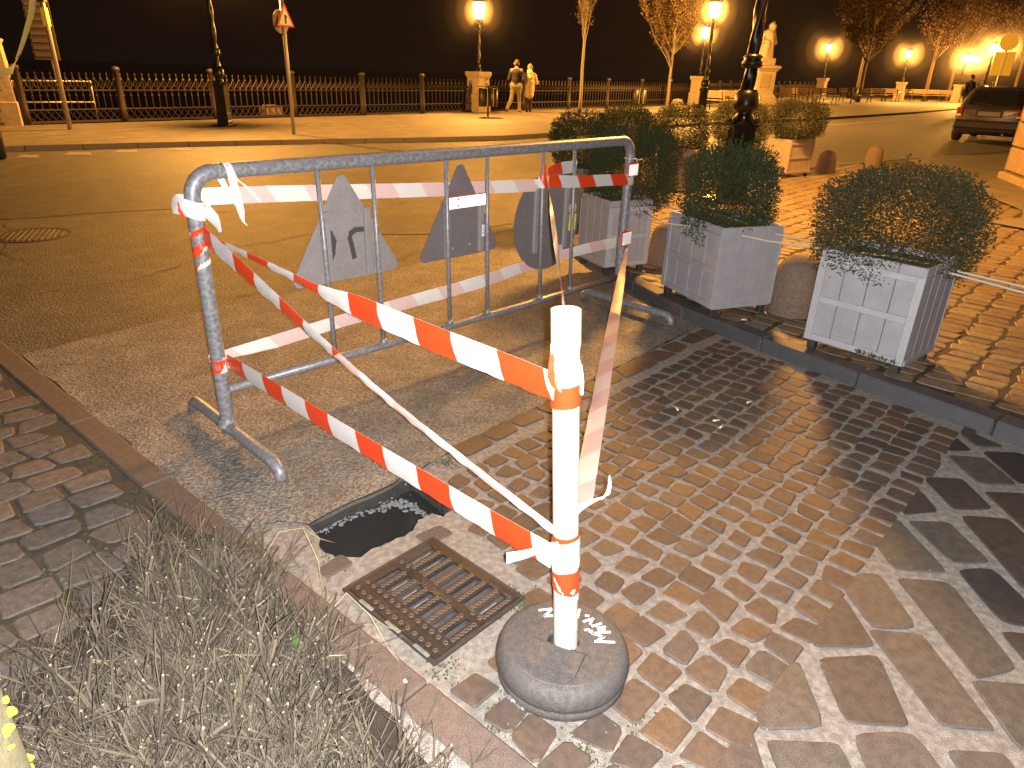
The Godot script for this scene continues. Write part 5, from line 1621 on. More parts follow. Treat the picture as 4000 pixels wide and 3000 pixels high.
func make_post_lamp(label: String, at: Vector3, s: float, energy: float) -> void:   # tall black lamp post on a square plinth
	var t := thing("street_lamp", label, "street lamp", at, 0.5, "black iron lamp posts")
	part("foot_plate", B.new().lathe([Vector2(0.3 * s, 0.0), Vector2(0.3 * s, 0.025), Vector2(0.2 * s, 0.04)], 24).done(), M.lamp_iron, t)
	part("plinth", B.new().lathe([Vector2(0.19 * s, 0.0), Vector2(0.19 * s, 0.1), Vector2(0.175 * s, 0.13), Vector2(0.175 * s, 0.26), Vector2(0.165 * s, 0.3), Vector2(0.155 * s, 0.84), Vector2(0.185 * s, 0.86), Vector2(0.185 * s, 0.885)], 4, Transform3D(Basis(Vector3.UP, 0.3))).done(), M.lamp_iron, t)
	part("bell", B.new().smooth(true).lathe([Vector2(0.14 * s, 0.885), Vector2(0.12 * s, 0.92), Vector2(0.08 * s, 1.0), Vector2(0.085 * s, 1.03), Vector2(0.125 * s, 1.06), Vector2(0.13 * s, 1.1), Vector2(0.12 * s, 1.2), Vector2(0.085 * s, 1.26)], 16).done(), M.lamp_iron, t)
	var leaves := B.new().smooth(true)
	for k in 8:   # cast leaf ornament round the bell
		var a := TAU * k / 8
		for l in [[0.885, 0.17, 0.05], [1.1, 0.135, 0.04]]:
			leaves.lathe([Vector2(0.0, -0.03), Vector2(l[2] * 0.5 * s, 0.0), Vector2(l[2] * 0.35 * s, 0.04), Vector2(0.0, 0.08)], 5, Transform3D(Basis(Vector3.UP, a), V(cos(a) * l[1] * s * 0.8, l[0] + 0.02, -sin(a) * l[1] * s * 0.8)), false)
	part("cast_leaves", leaves.done(), M.lamp_iron, t)
	part("lower_shaft", twisted_shaft(1.24, 1.5, 0.07 * s), M.lamp_iron, t)
	part("collar", B.new().smooth(true).lathe([Vector2(0.07 * s, 1.48), Vector2(0.1 * s, 1.5), Vector2(0.105 * s, 1.54), Vector2(0.085 * s, 1.57), Vector2(0.1 * s, 1.6), Vector2(0.06 * s, 1.63)], 16).done(), M.lamp_iron, t)
	part("upper_shaft", twisted_shaft(1.6, 3.2, 0.06 * s), M.lamp_iron, t)
	var arms := B.new().smooth(true)
	for k in 4:
		var a := TAU * k / 4
		var d := V(cos(a), 0, -sin(a))
		arms.tube([V(0, 2.95, 0) + d * 0.04, V(0, 2.98, 0) + d * 0.15, V(0, 3.06, 0) + d * 0.2, V(0, 3.1, 0) + d * 0.14], 0.012, 6)
	part("scroll_arms", arms.done(), M.lamp_iron, t)
	part("cross_rest", B.new().smooth(true).tube([V(-0.28, 3.02, 0), V(0.28, 3.02, 0)], 0.012, 6).done(), M.lamp_iron, t)
	lantern(t, 3.32, 1.15, energy, at.z > -12.0)
	if at.z < -12.0:
		var far := maxf(1.0, at.length() / 30.0)
		for q in [[0.5 * far, 0.014 * far], [0.8 * far, 0.0026 * far], [1.2 * far, 0.0008 * far], [1.8 * far, 0.0003 * far]]:
			halo(t, 3.54 + 0.01 * q[0], q[0], q[1])

func make_pedestal_lamp(label: String, at: Vector3, s: float, energy: float, turn := 0.9) -> void:   # short lamp on a stone pedestal of the railing
	var t := thing("street_lamp", label, "street lamp", at, turn, "lamps on stone pedestals along the railing")
	var ped := B.new()
	ped.box(V(0, 0.3 * s, 0), V(0.66 * s, 0.6 * s, 0.6 * s), 0.015)
	part("pedestal_foot", ped.done(), M.pillar_stone, t)
	part("pedestal", B.new().box(V(0, 0.86 * s, 0), V(0.58 * s, 0.52 * s, 0.52 * s), 0.012).done(), M.pillar_stone, t)
	part("pedestal_cornice", B.new().lathe([Vector2(0.4 * s, 1.115 * s), Vector2(0.44 * s, 1.16 * s), Vector2(0.46 * s, 1.22 * s), Vector2(0.46 * s, 1.28 * s), Vector2(0.43 * s, 1.3 * s)], 4, Transform3D(Basis(Vector3.UP, PI / 4))).done(), M.pillar_stone, t)
	part("panel", B.new().box(V(0.13 * s, 0.9 * s, 0.262 * s), V(0.15 * s, 0.4 * s, 0.012), 0.004).done(), M.wall_base, t)
	part("roundel", B.new().smooth(true).lathe([Vector2(0.05 * s, 0), Vector2(0.04 * s, 0.012), Vector2(0, 0.016)], 12, Transform3D(Basis(V(1, 0, 0), V(0, 0, 1), V(0, -1, 0)), V(0.13 * s, 0.98 * s, 0.268 * s))).done(), M.statue_stone, t)
	part("shaft_foot", B.new().smooth(true).lathe([Vector2(0.12 * s, 1.3 * s), Vector2(0.1 * s, 1.36 * s), Vector2(0.07 * s, 1.4 * s), Vector2(0.075 * s, 1.5 * s), Vector2(0.05 * s, 1.56 * s)], 12).done(), M.lamp_iron, t)
	part("shaft", twisted_shaft(1.55 * s, 2.75 * s, 0.055 * s), M.lamp_iron, t)
	var arms := B.new().smooth(true)
	for k in 4:
		var a := TAU * k / 4 + 0.4
		var d := V(cos(a), 0, -sin(a))
		arms.tube([V(0, 2.62 * s, 0), V(0, 2.64 * s, 0) + d * 0.14, V(0, 2.75 * s, 0) + d * 0.17, V(0, 2.82 * s, 0) + d * 0.1], 0.014, 6)
	part("scroll_arms", arms.done(), M.lamp_iron, t)
	part("cross_rest", B.new().smooth(true).tube([V(-0.3, 2.6 * s, 0), V(0.3, 2.6 * s, 0)], 0.013, 6).done(), M.lamp_iron, t)
	lantern(t, 2.9 * s, 1.1 * s, energy)
	var far := maxf(1.0, at.length() / 30.0)
	for q in [[0.5 * far, 0.014 * far], [0.8 * far, 0.0026 * far], [1.2 * far, 0.0008 * far], [1.8 * far, 0.0003 * far]]:
		halo(t, 2.9 * s + 0.22 + 0.01 * q[0], q[0], q[1])

func halo(t: Node3D, y: float, r: float, density: float) -> void:   # added ball of fog standing in for the glare round a lamp
	var f := FogVolume.new()
	f.name = "glare_fog"
	f.shape = RenderingServer.FOG_VOLUME_SHAPE_ELLIPSOID
	f.size = V(r * 2, r * 2, r * 2)
	f.position = V(0, y, 0)
	var m := FogMaterial.new()
	m.density = density
	m.albedo = Color(0.9, 0.85, 0.8)
	f.material = m
	f.set_meta("kind", "stuff")
	t.add_child(f, true)

func make_lamps() -> void:
	make_post_lamp("tall black iron lamp post rising behind the second planter's shrub", V(2.62, 0.08, -8.7), 1.12, 30.0)
	make_post_lamp("black iron lamp post at far left beside the railing", V(-6.862, 0.08, -17.007), 1.0, 32.0)
	make_post_lamp("brighter black lamp post right of the two leafy trees", V(6.9, 0.08, -28.4), 1.1, 58.0)
	make_pedestal_lamp("lamp on stone pedestal behind the walking couple's left", V(-1.5, 0.08, -26.0), 1.0, 30.0)
	make_pedestal_lamp("lamp on stone pedestal beside the round leafy tree", V(8.95, 0.08, -38.2), 1.06, 34.0)
	make_pedestal_lamp("lamp on stone pedestal right of the statue among benches", V(23.9, 0.08, -60.2), 1.18, 26.0)
	make_pedestal_lamp("lamp on stone pedestal between two far trees", V(30.3, 0.08, -60.4), 1.1, 26.0)
	make_pedestal_lamp("left lamp of the close pair above the dark walker", V(35.8, 0.08, -62.0), 1.06, 28.0)
	make_pedestal_lamp("right lamp of the close pair above the dark walker", V(37.2, 0.08, -63.0), 1.05, 28.0)
	make_post_lamp("bright lamp post just above the parked car's roof", V(30.5, 0.08, -50.0), 1.25, 32.0)
	make_post_lamp("lamp post at the right edge behind the no-parking sign", V(31.4, 0.08, -50.4), 1.25, 32.0)

# ---------------------------------------------------------------- railing
func make_railing() -> void:
	var t := thing("iron_railing", "long rusty iron railing with pointed arches along the river", "railing")
	var picket := B.new()
	picket.tube([V(0, 0.3, 0), V(0, 0.86, 0)], 0.013, 4)
	picket.lathe([Vector2(0.012, 0.55), Vector2(0.026, 0.575), Vector2(0.012, 0.6)], 5)
	for s in [-1, 1]:
		picket.tube([V(0, 0.68, 0), V(0.045 * s, 0.77, 0), V(0.085 * s, 0.83, 0)], 0.011, 4)
		picket.tube([V(0.085 * s, 0.77, 0), V(0.05 * s, 0.85, 0), V(0, 0.93, 0)], 0.011, 4)
	picket.lathe([Vector2(0.012, 0.88), Vector2(0.034, 0.915), Vector2(0.013, 0.95), Vector2(0.011, 1.0), Vector2(0.018, 1.02), Vector2(0.0, 1.06)], 5)
	var pm := picket.done()
	var post := B.new().smooth(true).lathe([Vector2(0.085, 0.0), Vector2(0.085, 0.3), Vector2(0.075, 0.34), Vector2(0.068, 1.08), Vector2(0.09, 1.1), Vector2(0.092, 1.16), Vector2(0.06, 1.18), Vector2(0.0, 1.2)], 8).done()
	var ends := [Vector2(-12.1, -13.75), Vector2(-10.574, -15.64), Vector2(-9.3, -17.2), Vector2(-7.85, -18.95), Vector2(-6.35, -20.7), Vector2(-4.75, -22.3), Vector2(-3.2, -24.05), Vector2(-1.6, -25.9), Vector2(0.1, -27.9), Vector2(1.9, -30.0), Vector2(3.7, -32.2), Vector2(5.5, -34.5), Vector2(7.2, -36.6), Vector2(8.95, -38.9)]
	while ends.size() < 34:
		ends.append(ends[ends.size() - 1] + Vector2(1.18, -2.09))
	var rest := B.new()
	var count := 0
	for k in ends.size() - 1:
		var a: Vector2 = ends[k]
		var b: Vector2 = ends[k + 1]
		var l := a.distance_to(b)
		var q := Basis(V((b - a).x, 0, (b - a).y) / l, Vector3.UP, V(-(b - a).y, 0, (b - a).x) / l)
		var po := part("post", post, M.fence_iron, t)
		po.position = V(a.x, 0.08, a.y)
		var m := (a + b) / 2
		for y in [[0.02, 0.05], [0.28, 0.03], [0.68, 0.022]]:
			part("rail", B.new().box(V(m.x, 0.08 + y[0] + y[1] / 2, m.y), V(l - 0.14, y[1], 0.035), 0.0, q).done(), M.fence_iron, t)
		var n := 14
		var lat := B.new()
		for j in n:
			var x := -l / 2 + l * (j + 0.5) / n
			for s in [-1, 1]:
				lat.tube([V(m.x, 0.08, m.y) + q * V(x - 0.08 * s, 0.07, 0), V(m.x, 0.08, m.y) + q * V(x + 0.08 * s, 0.29, 0)], 0.009, 3, false)
		part("lattice_panel", lat.done(), M.fence_iron, t)
		for j in n:
			var x := -l / 2 + l * (j + 0.5) / n
			var at := V(m.x, 0.08, m.y) + q * V(x, 0, 0)
			if count < 300:
				var o := part("picket", pm, M.fence_iron, t)
				o.transform = Transform3D(q, at)
				count += 1
			else:
				rest.box(at + V(0, 0.63, 0), V(0.03, 0.7, 0.03), 0.0, q)
				rest.box(at + V(0, 0.85, 0), V(0.14, 0.05, 0.02), 0.0, q)
	tag(part("far_pickets", rest.done(), M.fence_iron, t), "", "", "", "stuff")

# ---------------------------------------------------------------- trees with dry winter leaves
func make_tree(label: String, at: Vector3, trunk_h: float, top: float, spread: float, seed_no: int, leaves: int, upright := 0.5, r0 := 0.06, leaf := 0.075) -> void:
	var t := thing("tree", label, "tree", at, 0.0, "winter trees on the promenade")
	var r := RandomNumberGenerator.new()
	r.seed = seed_no
	var b := B.new().smooth(true)
	b.tube([V(0, 0, 0), V(0.01, trunk_h * 0.3, 0.01), V(-0.01, trunk_h * 0.7, 0.0), V(0.0, trunk_h, 0.0), V(0.02, lerpf(trunk_h, top, 0.55), 0.02)], [r0 * 1.25, r0, r0 * 0.9, r0 * 0.8, r0 * 0.3], 8)
	part("trunk", b.done(), M.bark if at.z > -40.0 else M.far_bark, t)
	var limbs := B.new().smooth(true)
	var tips := []
	for k in 26:
		var y := lerpf(trunk_h * 0.92, lerpf(trunk_h, top, 0.5), pow(r.randf(), 1.2))
		var a := TAU * r.randf()
		var l := (top - y) * r.randf_range(0.45, 0.75)
		var d := V(cos(a) * (1.0 - upright), r.randf_range(0.5, 1.0) * upright + 0.25, sin(a) * (1.0 - upright)).normalized()
		var p := [V(0, y, 0)]
		for j in 4:
			var f := (j + 1) / 4.0
			p.append(V(0, y, 0) + d * l * f + V(0, l * 0.18 * f * f, 0) + V(r.randf_range(-1, 1), r.randf_range(-1, 1), r.randf_range(-1, 1)) * 0.03 * l)
		limbs.tube(p, [r0 * 0.34, r0 * 0.26, r0 * 0.18, r0 * 0.1, 0.004], 4, false)
		for j in 9:
			var s: Vector3 = (p[1] as Vector3).lerp(p[4], r.randf())
			var e := s + (d + V(r.randf_range(-1, 1), r.randf_range(-0.2, 1), r.randf_range(-1, 1)) * 0.8).normalized() * l * r.randf_range(0.2, 0.45)
			e.x = clampf(e.x, -spread, spread)
			e.z = clampf(e.z, -spread, spread)
			limbs.tube([s, (s + e) * 0.5 + V(0, 0.02, 0), e], [r0 * 0.1, r0 * 0.07, 0.003], 3, false)
			tips.append([s, e])
	part("branches", limbs.done(), M.bark if at.z > -40.0 else M.far_bark, t)
	var pos := PackedVector3Array()
	var nor := PackedVector3Array()
	var col := PackedColorArray()
	for k in leaves:
		var q: Array = tips[r.randi() % tips.size()]
		var p: Vector3 = (q[0] as Vector3).lerp(q[1], r.randf_range(0.15, 1.08)) + V(r.randfn(), r.randfn(), r.randfn()) * leaf * 0.8
		var d := V(r.randf_range(-1, 1), r.randf_range(-1, 0.6), r.randf_range(-1, 1)).normalized()
		var s := d.cross(V(r.randf_range(-1, 1), r.randf_range(-1, 1), r.randf_range(-1, 1))).normalized() * leaf * 0.35
		var e := p + d * leaf * r.randf_range(0.7, 1.3)
		var n := s.cross(d).normalized()
		var tone := r.randf_range(0.6, 1.3)
		for v in [p - s * 0.5, e, p + s, p + s, e, e - s]:
			pos.append(v)
			nor.append(n)
			col.append(Color(tone, tone, tone))
	if leaves > 0:
		var arr := []
		arr.resize(Mesh.ARRAY_MAX)
		arr[Mesh.ARRAY_VERTEX] = pos
		arr[Mesh.ARRAY_NORMAL] = nor
		arr[Mesh.ARRAY_COLOR] = col
		var m := ArrayMesh.new()
		m.add_surface_from_arrays(Mesh.PRIMITIVE_TRIANGLES, arr)
		part("crown", m, M.dry_leaf if at.z > -40.0 else M.far_leaf, t)

func make_trees() -> void:
	make_tree("thin upright young tree standing in a paved square", V(2.187, 0.08, -27.56), 2.2, 5.2, 0.42, 21, 2600, 0.86, 0.055, 0.06)
	make_tree("round crowned leafy tree left of the bright lamps", V(6.815, 0.08, -34.84), 1.75, 5.4, 1.75, 22, 9000, 0.5, 0.075, 0.1)
	make_tree("dim tree between statue and the first far bench row", V(24.5, 0.08, -54.5), 2.7, 8.2, 2.8, 23, 6000, 0.5, 0.13, 0.17)
	make_tree("dim tree left of the second far pedestal lamp", V(26.9, 0.08, -60.5), 3.0, 8.8, 3.2, 24, 7000, 0.5, 0.13, 0.17)
	make_tree("tree right of the second far pedestal lamp", V(33.5, 0.08, -62.5), 3.0, 9.0, 3.2, 25, 8000, 0.5, 0.15, 0.19)
	make_tree("tree crown spreading behind the dark walker", V(38.5, 0.08, -68.0), 3.0, 9.0, 3.3, 26, 7000, 0.5, 0.15, 0.19)
	make_tree("tree between the two lamp clusters at right", V(43.0, 0.08, -66.0), 3.4, 10.0, 3.6, 27, 7000, 0.5, 0.15, 0.19)
	make_tree("tree behind the bright lamp post at right", V(39.0, 0.08, -54.0), 3.2, 9.0, 3.4, 28, 7000, 0.5, 0.14, 0.18)
	make_tree("tree at the far right behind the no-parking sign", V(36.5, 0.08, -48.0), 3.2, 9.0, 3.4, 29, 7000, 0.5, 0.14, 0.18)

# ---------------------------------------------------------------- signs, bins, benches, statue
func make_street_furniture() -> void:
	var t := thing("sign_pole", "grey pole carrying a red edged triangle warning sign", "sign", V(-4.811, 0.03, -15.497), 0.0)
	part("pole", B.new().smooth(true).tube([V(0, 0, 0), V(0, 1.4, 0), V(0, 2.75, 0)], 0.038, 12).done(), M.pole_metal, t)
	var fq := Basis(Vector3.UP, 1.12)
	var tri := []
	for q in [[0, 0.27], [0.24, -0.16], [-0.24, -0.16]]:
		tri.append(fq * V(q[0], 2.25 + q[1], 0.05))
	part("triangle_plate", B.new().plate(tri, fq * V(0, 0, 1), 0.01).done(), M.sign_red, t)
	var tri2 := []
	for q in [[0, 0.2], [0.175, -0.12], [-0.175, -0.12]]:
		tri2.append(fq * V(q[0], 2.24 + q[1], 0.061))
	part("sign_face", B.new().plate(tri2, fq * V(0, 0, 1), 0.002).done(), M.sign_white, t)
	part("symbol", B.new().box(fq * V(0.0, 2.22, 0.065), V(0.05, 0.16, 0.002), 0.0, fq).box(fq * V(0.03, 2.26, 0.0655), V(0.03, 0.05, 0.002), 0.0, fq).done(), M.print_black, t)
	var circ := []
	for k in 24:
		circ.append(fq * V(0.22 * cos(TAU * k / 24), 2.18 + 0.22 * sin(TAU * k / 24), -0.06))
	part("round_plate", B.new().plate(circ, fq * V(0, 0, -1), 0.01).done(), M.sheet_metal, t)
	for y in [2.12, 2.35]:
		part("clamp", B.new().box(V(0, y, 0), V(0.1, 0.03, 0.1), 0.004, fq).done(), M.pole_metal, t)
	t = thing("metal_pole", "bare leaning-looking grey pole at far left by the railing", "pole", V(-9.233, 0.08, -14.926))
	part("pole", B.new().smooth(true).tube([V(0, 0, 0), V(0, 2.0, 0), V(0, 3.4, 0)], 0.042, 12).done(), M.pole_metal, t)
	part("clamp", B.new().box(V(0, 2.05, 0), V(0.1, 0.32, 0.1), 0.006).done(), M.sign_yellow, t)
	part("bracket", B.new().box(V(0, 2.5, 0), V(0.13, 0.4, 0.11), 0.006).done(), M.board_slat, t)
	t = thing("info_board", "slatted brown information board on a pole, far left", "board", V(-10.6, 0.08, -16.9), 0.35)
	part("pole", B.new().smooth(true).tube([V(0.08, 0, 0), V(0.08, 2.6, 0)], 0.04, 10).done(), M.pole_metal, t)
	part("panel", B.new().box(V(0, 1.95, 0.06), V(0.5, 1.35, 0.03), 0.005).done(), M.board_panel, t)
	for k in 9:
		part("slat", B.new().box(V(-0.06, 1.38 + k * 0.142, 0.082), V(0.32, 0.07, 0.014), 0.003).done(), M.board_slat, t)
	t = thing("guard_rail", "low two bar guard rail behind the left poles", "guard rail", V(-10.6, 0.08, -16.5), 0.75)
	for y in [0.42, 0.86]:
		part("bar", B.new().smooth(true).tube([V(-0.95, y, 0), V(0.95, y, 0)], 0.018, 8).done(), M.pole_metal, t)
	for x in [-0.95, 0.95]:
		part("upright", B.new().smooth(true).tube([V(x, 0, 0), V(x, 0.88, 0)], 0.018, 8).done(), M.pole_metal, t)
	t = thing("stone_block", "low stone block at the foot of the railing", "stone block", V(-7.0, 0.08, -20.7), 0.9)
	part("stone", B.new().box(V(0, 0.13, 0), V(0.5, 0.26, 0.4), 0.02).done(), M.bollard_stone, t)
	part("cap", B.new().box(V(0, 0.275, 0), V(0.36, 0.03, 0.3), 0.01).done(), M.pillar_stone, t)
	t = thing("stone_block", "pale rounded stone beside the round leafy tree's trunk", "stone block", V(7.3, 0.08, -34.9), 0.3)
	part("stone", B.new().smooth(true).lathe([Vector2(0.28, 0), Vector2(0.28, 0.22), Vector2(0.2, 0.35), Vector2(0, 0.39)], 12).done(), M.pillar_stone, t)
	for q in [["dark litter bin on a post before the pedestal lamp", V(-1.047, 0.08, -23.6), 1.0], ["litter bin left of the round leafy tree", V(4.79, 0.08, -30.4), 0.96], ["litter bin among the far benches by a dim tree", V(21.5, 0.08, -48.9), 1.15]]:
		t = thing("litter_bin", q[0], "bin", q[1], 0.25, "post mounted litter bins")
		t.scale = Vector3.ONE * q[2]
		part("post", B.new().smooth(true).tube([V(0, 0, 0), V(0, 0.92, 0)], 0.03, 10).done(), M.bin_metal, t)
		part("top_bar", B.new().box(V(0, 0.88, 0), V(0.62, 0.03, 0.05), 0.005).done(), M.bin_metal, t)
		for s in [-1, 1]:
			var can := part("bin_body", B.new().smooth(true).lathe([Vector2(0.12, 0.3), Vector2(0.135, 0.32), Vector2(0.14, 0.84)], 16, Transform3D(Basis(), V(0.17 * s, 0, 0))).done(), M.bin_metal, t)
			part("edge_strip", B.new().box(V(0.12 + 0.02 * s, 0.57, 0.142) if s > 0 else V(-0.05, 0.57, 0.14), V(0.018, 0.52, 0.012), 0.002).done(), M.bin_trim, can)
	# benches
	var bench := thing("park_bench", "wooden slatted bench left of the statue, nearest of three", "bench", V(8.6, 0.08, -32.9), 0.0, "benches on the promenade")
	bench.set_meta("base", "park_bench")
	for k in 4:
		part("seat_slat", B.new().box(V(0, 0.44, -0.17 + k * 0.11), V(1.25, 0.03, 0.09), 0.005).done(), M.bench_wood, bench)
	for k in 3:
		part("back_slat", B.new().box(V(0, 0.58 + k * 0.1, -0.25 - k * 0.03), V(1.25, 0.085, 0.025), 0.005, Basis(V(1, 0, 0), -0.25)).done(), M.bench_wood, bench)
	for x in [-0.5, 0.5]:
		part("leg", B.new().tube([V(x, 0, 0.2), V(x, 0.42, 0.14), V(x, 0.42, -0.22), V(x, 0.82, -0.34)], 0.022, 6).tube([V(x, 0, -0.3), V(x, 0.42, -0.2)], 0.022, 6).tube([V(x, 0.62, 0.18), V(x, 0.62, -0.26)], 0.018, 6).tube([V(x, 0.42, 0.16), V(x, 0.62, 0.18)], 0.018, 6).done(), M.lamp_iron, bench)
	bench.rotation.y = 2.2
	dup(bench, V(9.7, 0.08, -34.2), 2.2, "wooden slatted bench left of the statue, middle of three")
	dup(bench, V(10.8, 0.08, -35.6), 2.2, "wooden slatted bench left of the statue, beside its pedestal")
	var rows := [["far bench right of the statue, leftmost of its row", 15.9, -44.6], ["far bench right of the statue, second of its row", 17.3, -46.2], ["far bench right of the statue, third of its row", 18.7, -47.9], ["far bench just left of the third litter bin", 20.2, -49.6], ["far bench just right of the third litter bin", 23.0, -52.6], ["far bench under the first dim tree", 24.8, -54.6], ["far bench left of the second far pedestal lamp", 27.0, -57.0], ["far bench before the second far pedestal lamp", 29.2, -59.4], ["far bench right of the second far pedestal lamp", 31.2, -61.6], ["far bench left of the dark walker, third from him", 33.0, -62.2], ["far bench left of the dark walker, second from him", 34.2, -62.4], ["far bench directly left of the dark walker", 35.4, -62.6]]
	for q in rows:
		dup(bench, V(q[1], 0.08, q[2]), 2.25, q[0], 1.12)
	# the statue
	t = thing("statue", "pale stone statue of a robed figure on a tall pedestal", "statue", V(13.62, 0.08, -43.15), 0.3)
	part("step", B.new().box(V(0, 0.12, 0), V(1.55, 0.24, 1.5), 0.02).done(), M.statue_stone, t)
	part("pedestal_foot", B.new().lathe([Vector2(0.98, 0.24), Vector2(0.98, 0.4), Vector2(0.84, 0.56)], 4, Transform3D(Basis(Vector3.UP, PI / 4))).done(), M.statue_stone, t)
	part("pedestal", B.new().box(V(0, 1.15, 0), V(1.14, 1.2, 1.1), 0.02).done(), M.statue_stone, t)
	part("inscription_panel", B.new().box(V(-0.1, 1.25, 0.565), V(0.66, 0.72, 0.03), 0.01).done(), M.pillar_stone, t)
	part("cornice", B.new().lathe([Vector2(0.82, 1.75), Vector2(0.9, 1.84), Vector2(1.0, 1.9), Vector2(1.0, 2.0), Vector2(0.92, 2.04)], 4, Transform3D(Basis(Vector3.UP, PI / 4))).done(), M.statue_stone, t)
	part("socle", B.new().box(V(0, 2.22, 0), V(0.95, 0.38, 0.9), 0.03).done(), M.statue_stone, t)
	var fig := [[V(0, 2.4, 0), V(0, 3.1, 0), 0.4, 0.3, Color.WHITE], [V(0.06, 3.05, 0), V(0.05, 3.55, 0), 0.28, 0.33, Color.WHITE], [V(0.1, 3.55, 0), V(0.18, 3.75, 0), 0.3, 0.16, Color.WHITE], [V(-0.25, 3.62, 0.0), V(-0.42, 3.25, 0.18), 0.13, 0.11, Color.WHITE], [V(-0.42, 3.25, 0.18), V(-0.12, 3.22, 0.34), 0.11, 0.09, Color.WHITE], [V(0.36, 3.62, 0), V(0.44, 3.2, 0.12), 0.13, 0.11, Color.WHITE], [V(0.44, 3.2, 0.12), V(0.1, 3.3, 0.34), 0.1, 0.08, Color.WHITE], [V(0.2, 3.8, 0.02), V(0.22, 4.0, 0.05), 0.15, 0.17, Color.WHITE], [V(0.2, 4.05, -0.02), V(0.3, 4.2, -0.05), 0.17, 0.08, Color.WHITE], [V(-0.2, 2.45, 0.2), V(-0.05, 3.2, 0.25), 0.18, 0.1, Color.WHITE], [V(0.22, 2.45, 0.18), V(0.2, 3.1, 0.22), 0.18, 0.1, Color.WHITE]]
	part("robed_figure", body(fig, 0.05, 0.1), M.statue_stone, t)
	# left gate pillar with its ball
	t = thing("gate_pillar", "yellow lit stone gate pillar with ball at the left edge", "pillar", V(-11.05, -0.05, -15.6), 0.5)
	part("plinth", B.new().box(V(0, 0.3, 0), V(0.74, 0.6, 0.74), 0.02).done(), M.pillar_stone, t)
	part("shaft", B.new().lathe([Vector2(0.48, 0.6), Vector2(0.4, 1.72)], 4, Transform3D(Basis(Vector3.UP, PI / 4))).done(), M.pillar_stone, t)
	part("cap", B.new().lathe([Vector2(0.42, 1.72), Vector2(0.46, 1.78), Vector2(0.3, 1.84)], 4, Transform3D(Basis(Vector3.UP, PI / 4))).done(), M.pillar_stone, t)
	part("ball", B.new().smooth(true).lathe([Vector2(0.06, 1.83), Vector2(0.14, 1.88), Vector2(0.17, 1.97), Vector2(0.14, 2.07), Vector2(0.06, 2.13), Vector2(0, 2.14)], 16).done(), M.pillar_stone, t)
	var strap := tape_white([[V(-8.25, 1.18, -11.8), V(0, 0.04, 0.02)], [V(-8.04, 1.22, -11.8), V(0.0, 0.05, 0.02)], [V(-7.86, 1.44, -11.8), V(0.05, 0.03, 0)], [V(-7.62, 1.83, -11.8), V(0.05, 0.01, 0)], [V(-7.44, 2.21, -11.8), V(0.05, 0.0, 0)], [V(-7.2, 3.2, -11.8), V(0.05, 0, 0)]])
	tag(part("hanging_strap", strap, M.strap), "pale yellow-green strap hanging down beside the gate pillar", "strap")
	# no-parking sign at right
	t = thing("sign_pole", "yellow lit round and square sign plates at the right edge", "sign", V(16.9, -0.15, -27.0), 0.0)
	part("pole", B.new().smooth(true).tube([V(0, 0, 0), V(0, 3.3, 0)], 0.045, 10).done(), M.pole_metal, t)
	var sq := Basis(Vector3.UP, -0.35)
	var cc := []
	for k in 24:
		cc.append(sq * V(0.28 * cos(TAU * k / 24), 3.0 + 0.28 * sin(TAU * k / 24), 0.05))
	part("round_plate", B.new().plate(cc, sq * V(0, 0, 1), 0.01).done(), M.sign_yellow, t)
	part("square_plate", B.new().box(sq * V(0, 2.32, 0.055), V(0.62, 0.76, 0.012), 0.003, sq).done(), M.sign_yellow, t)
	part("plate_fold", B.new().box(sq * V(0, 2.32, 0.064), V(0.05, 0.76, 0.006), 0.001, sq).done(), M.sign_white, t)
	t = thing("manhole_cover", "round ribbed manhole cover in the road at left", "manhole cover", V(-4.3, 0.0, -6.07), 0.4)
	part("rim", B.new().lathe([Vector2(0.3, 0.0), Vector2(0.3, 0.006), Vector2(0.275, 0.006), Vector2(0.27, 0.002)], 32, Transform3D(), false).done(), M.cast_rust, t)
	part("lid", B.new().lathe([Vector2(0.27, 0.0), Vector2(0.27, 0.003)], 32).done(), M.cast_iron, t)
	for k in 11:
		var x := -0.22 + k * 0.044
		part("rib", B.new().box(V(x, 0.005, 0), V(0.02, 0.006, 2.0 * sqrt(0.0625 - x * x)), 0.001).done(), M.cast_iron, t)

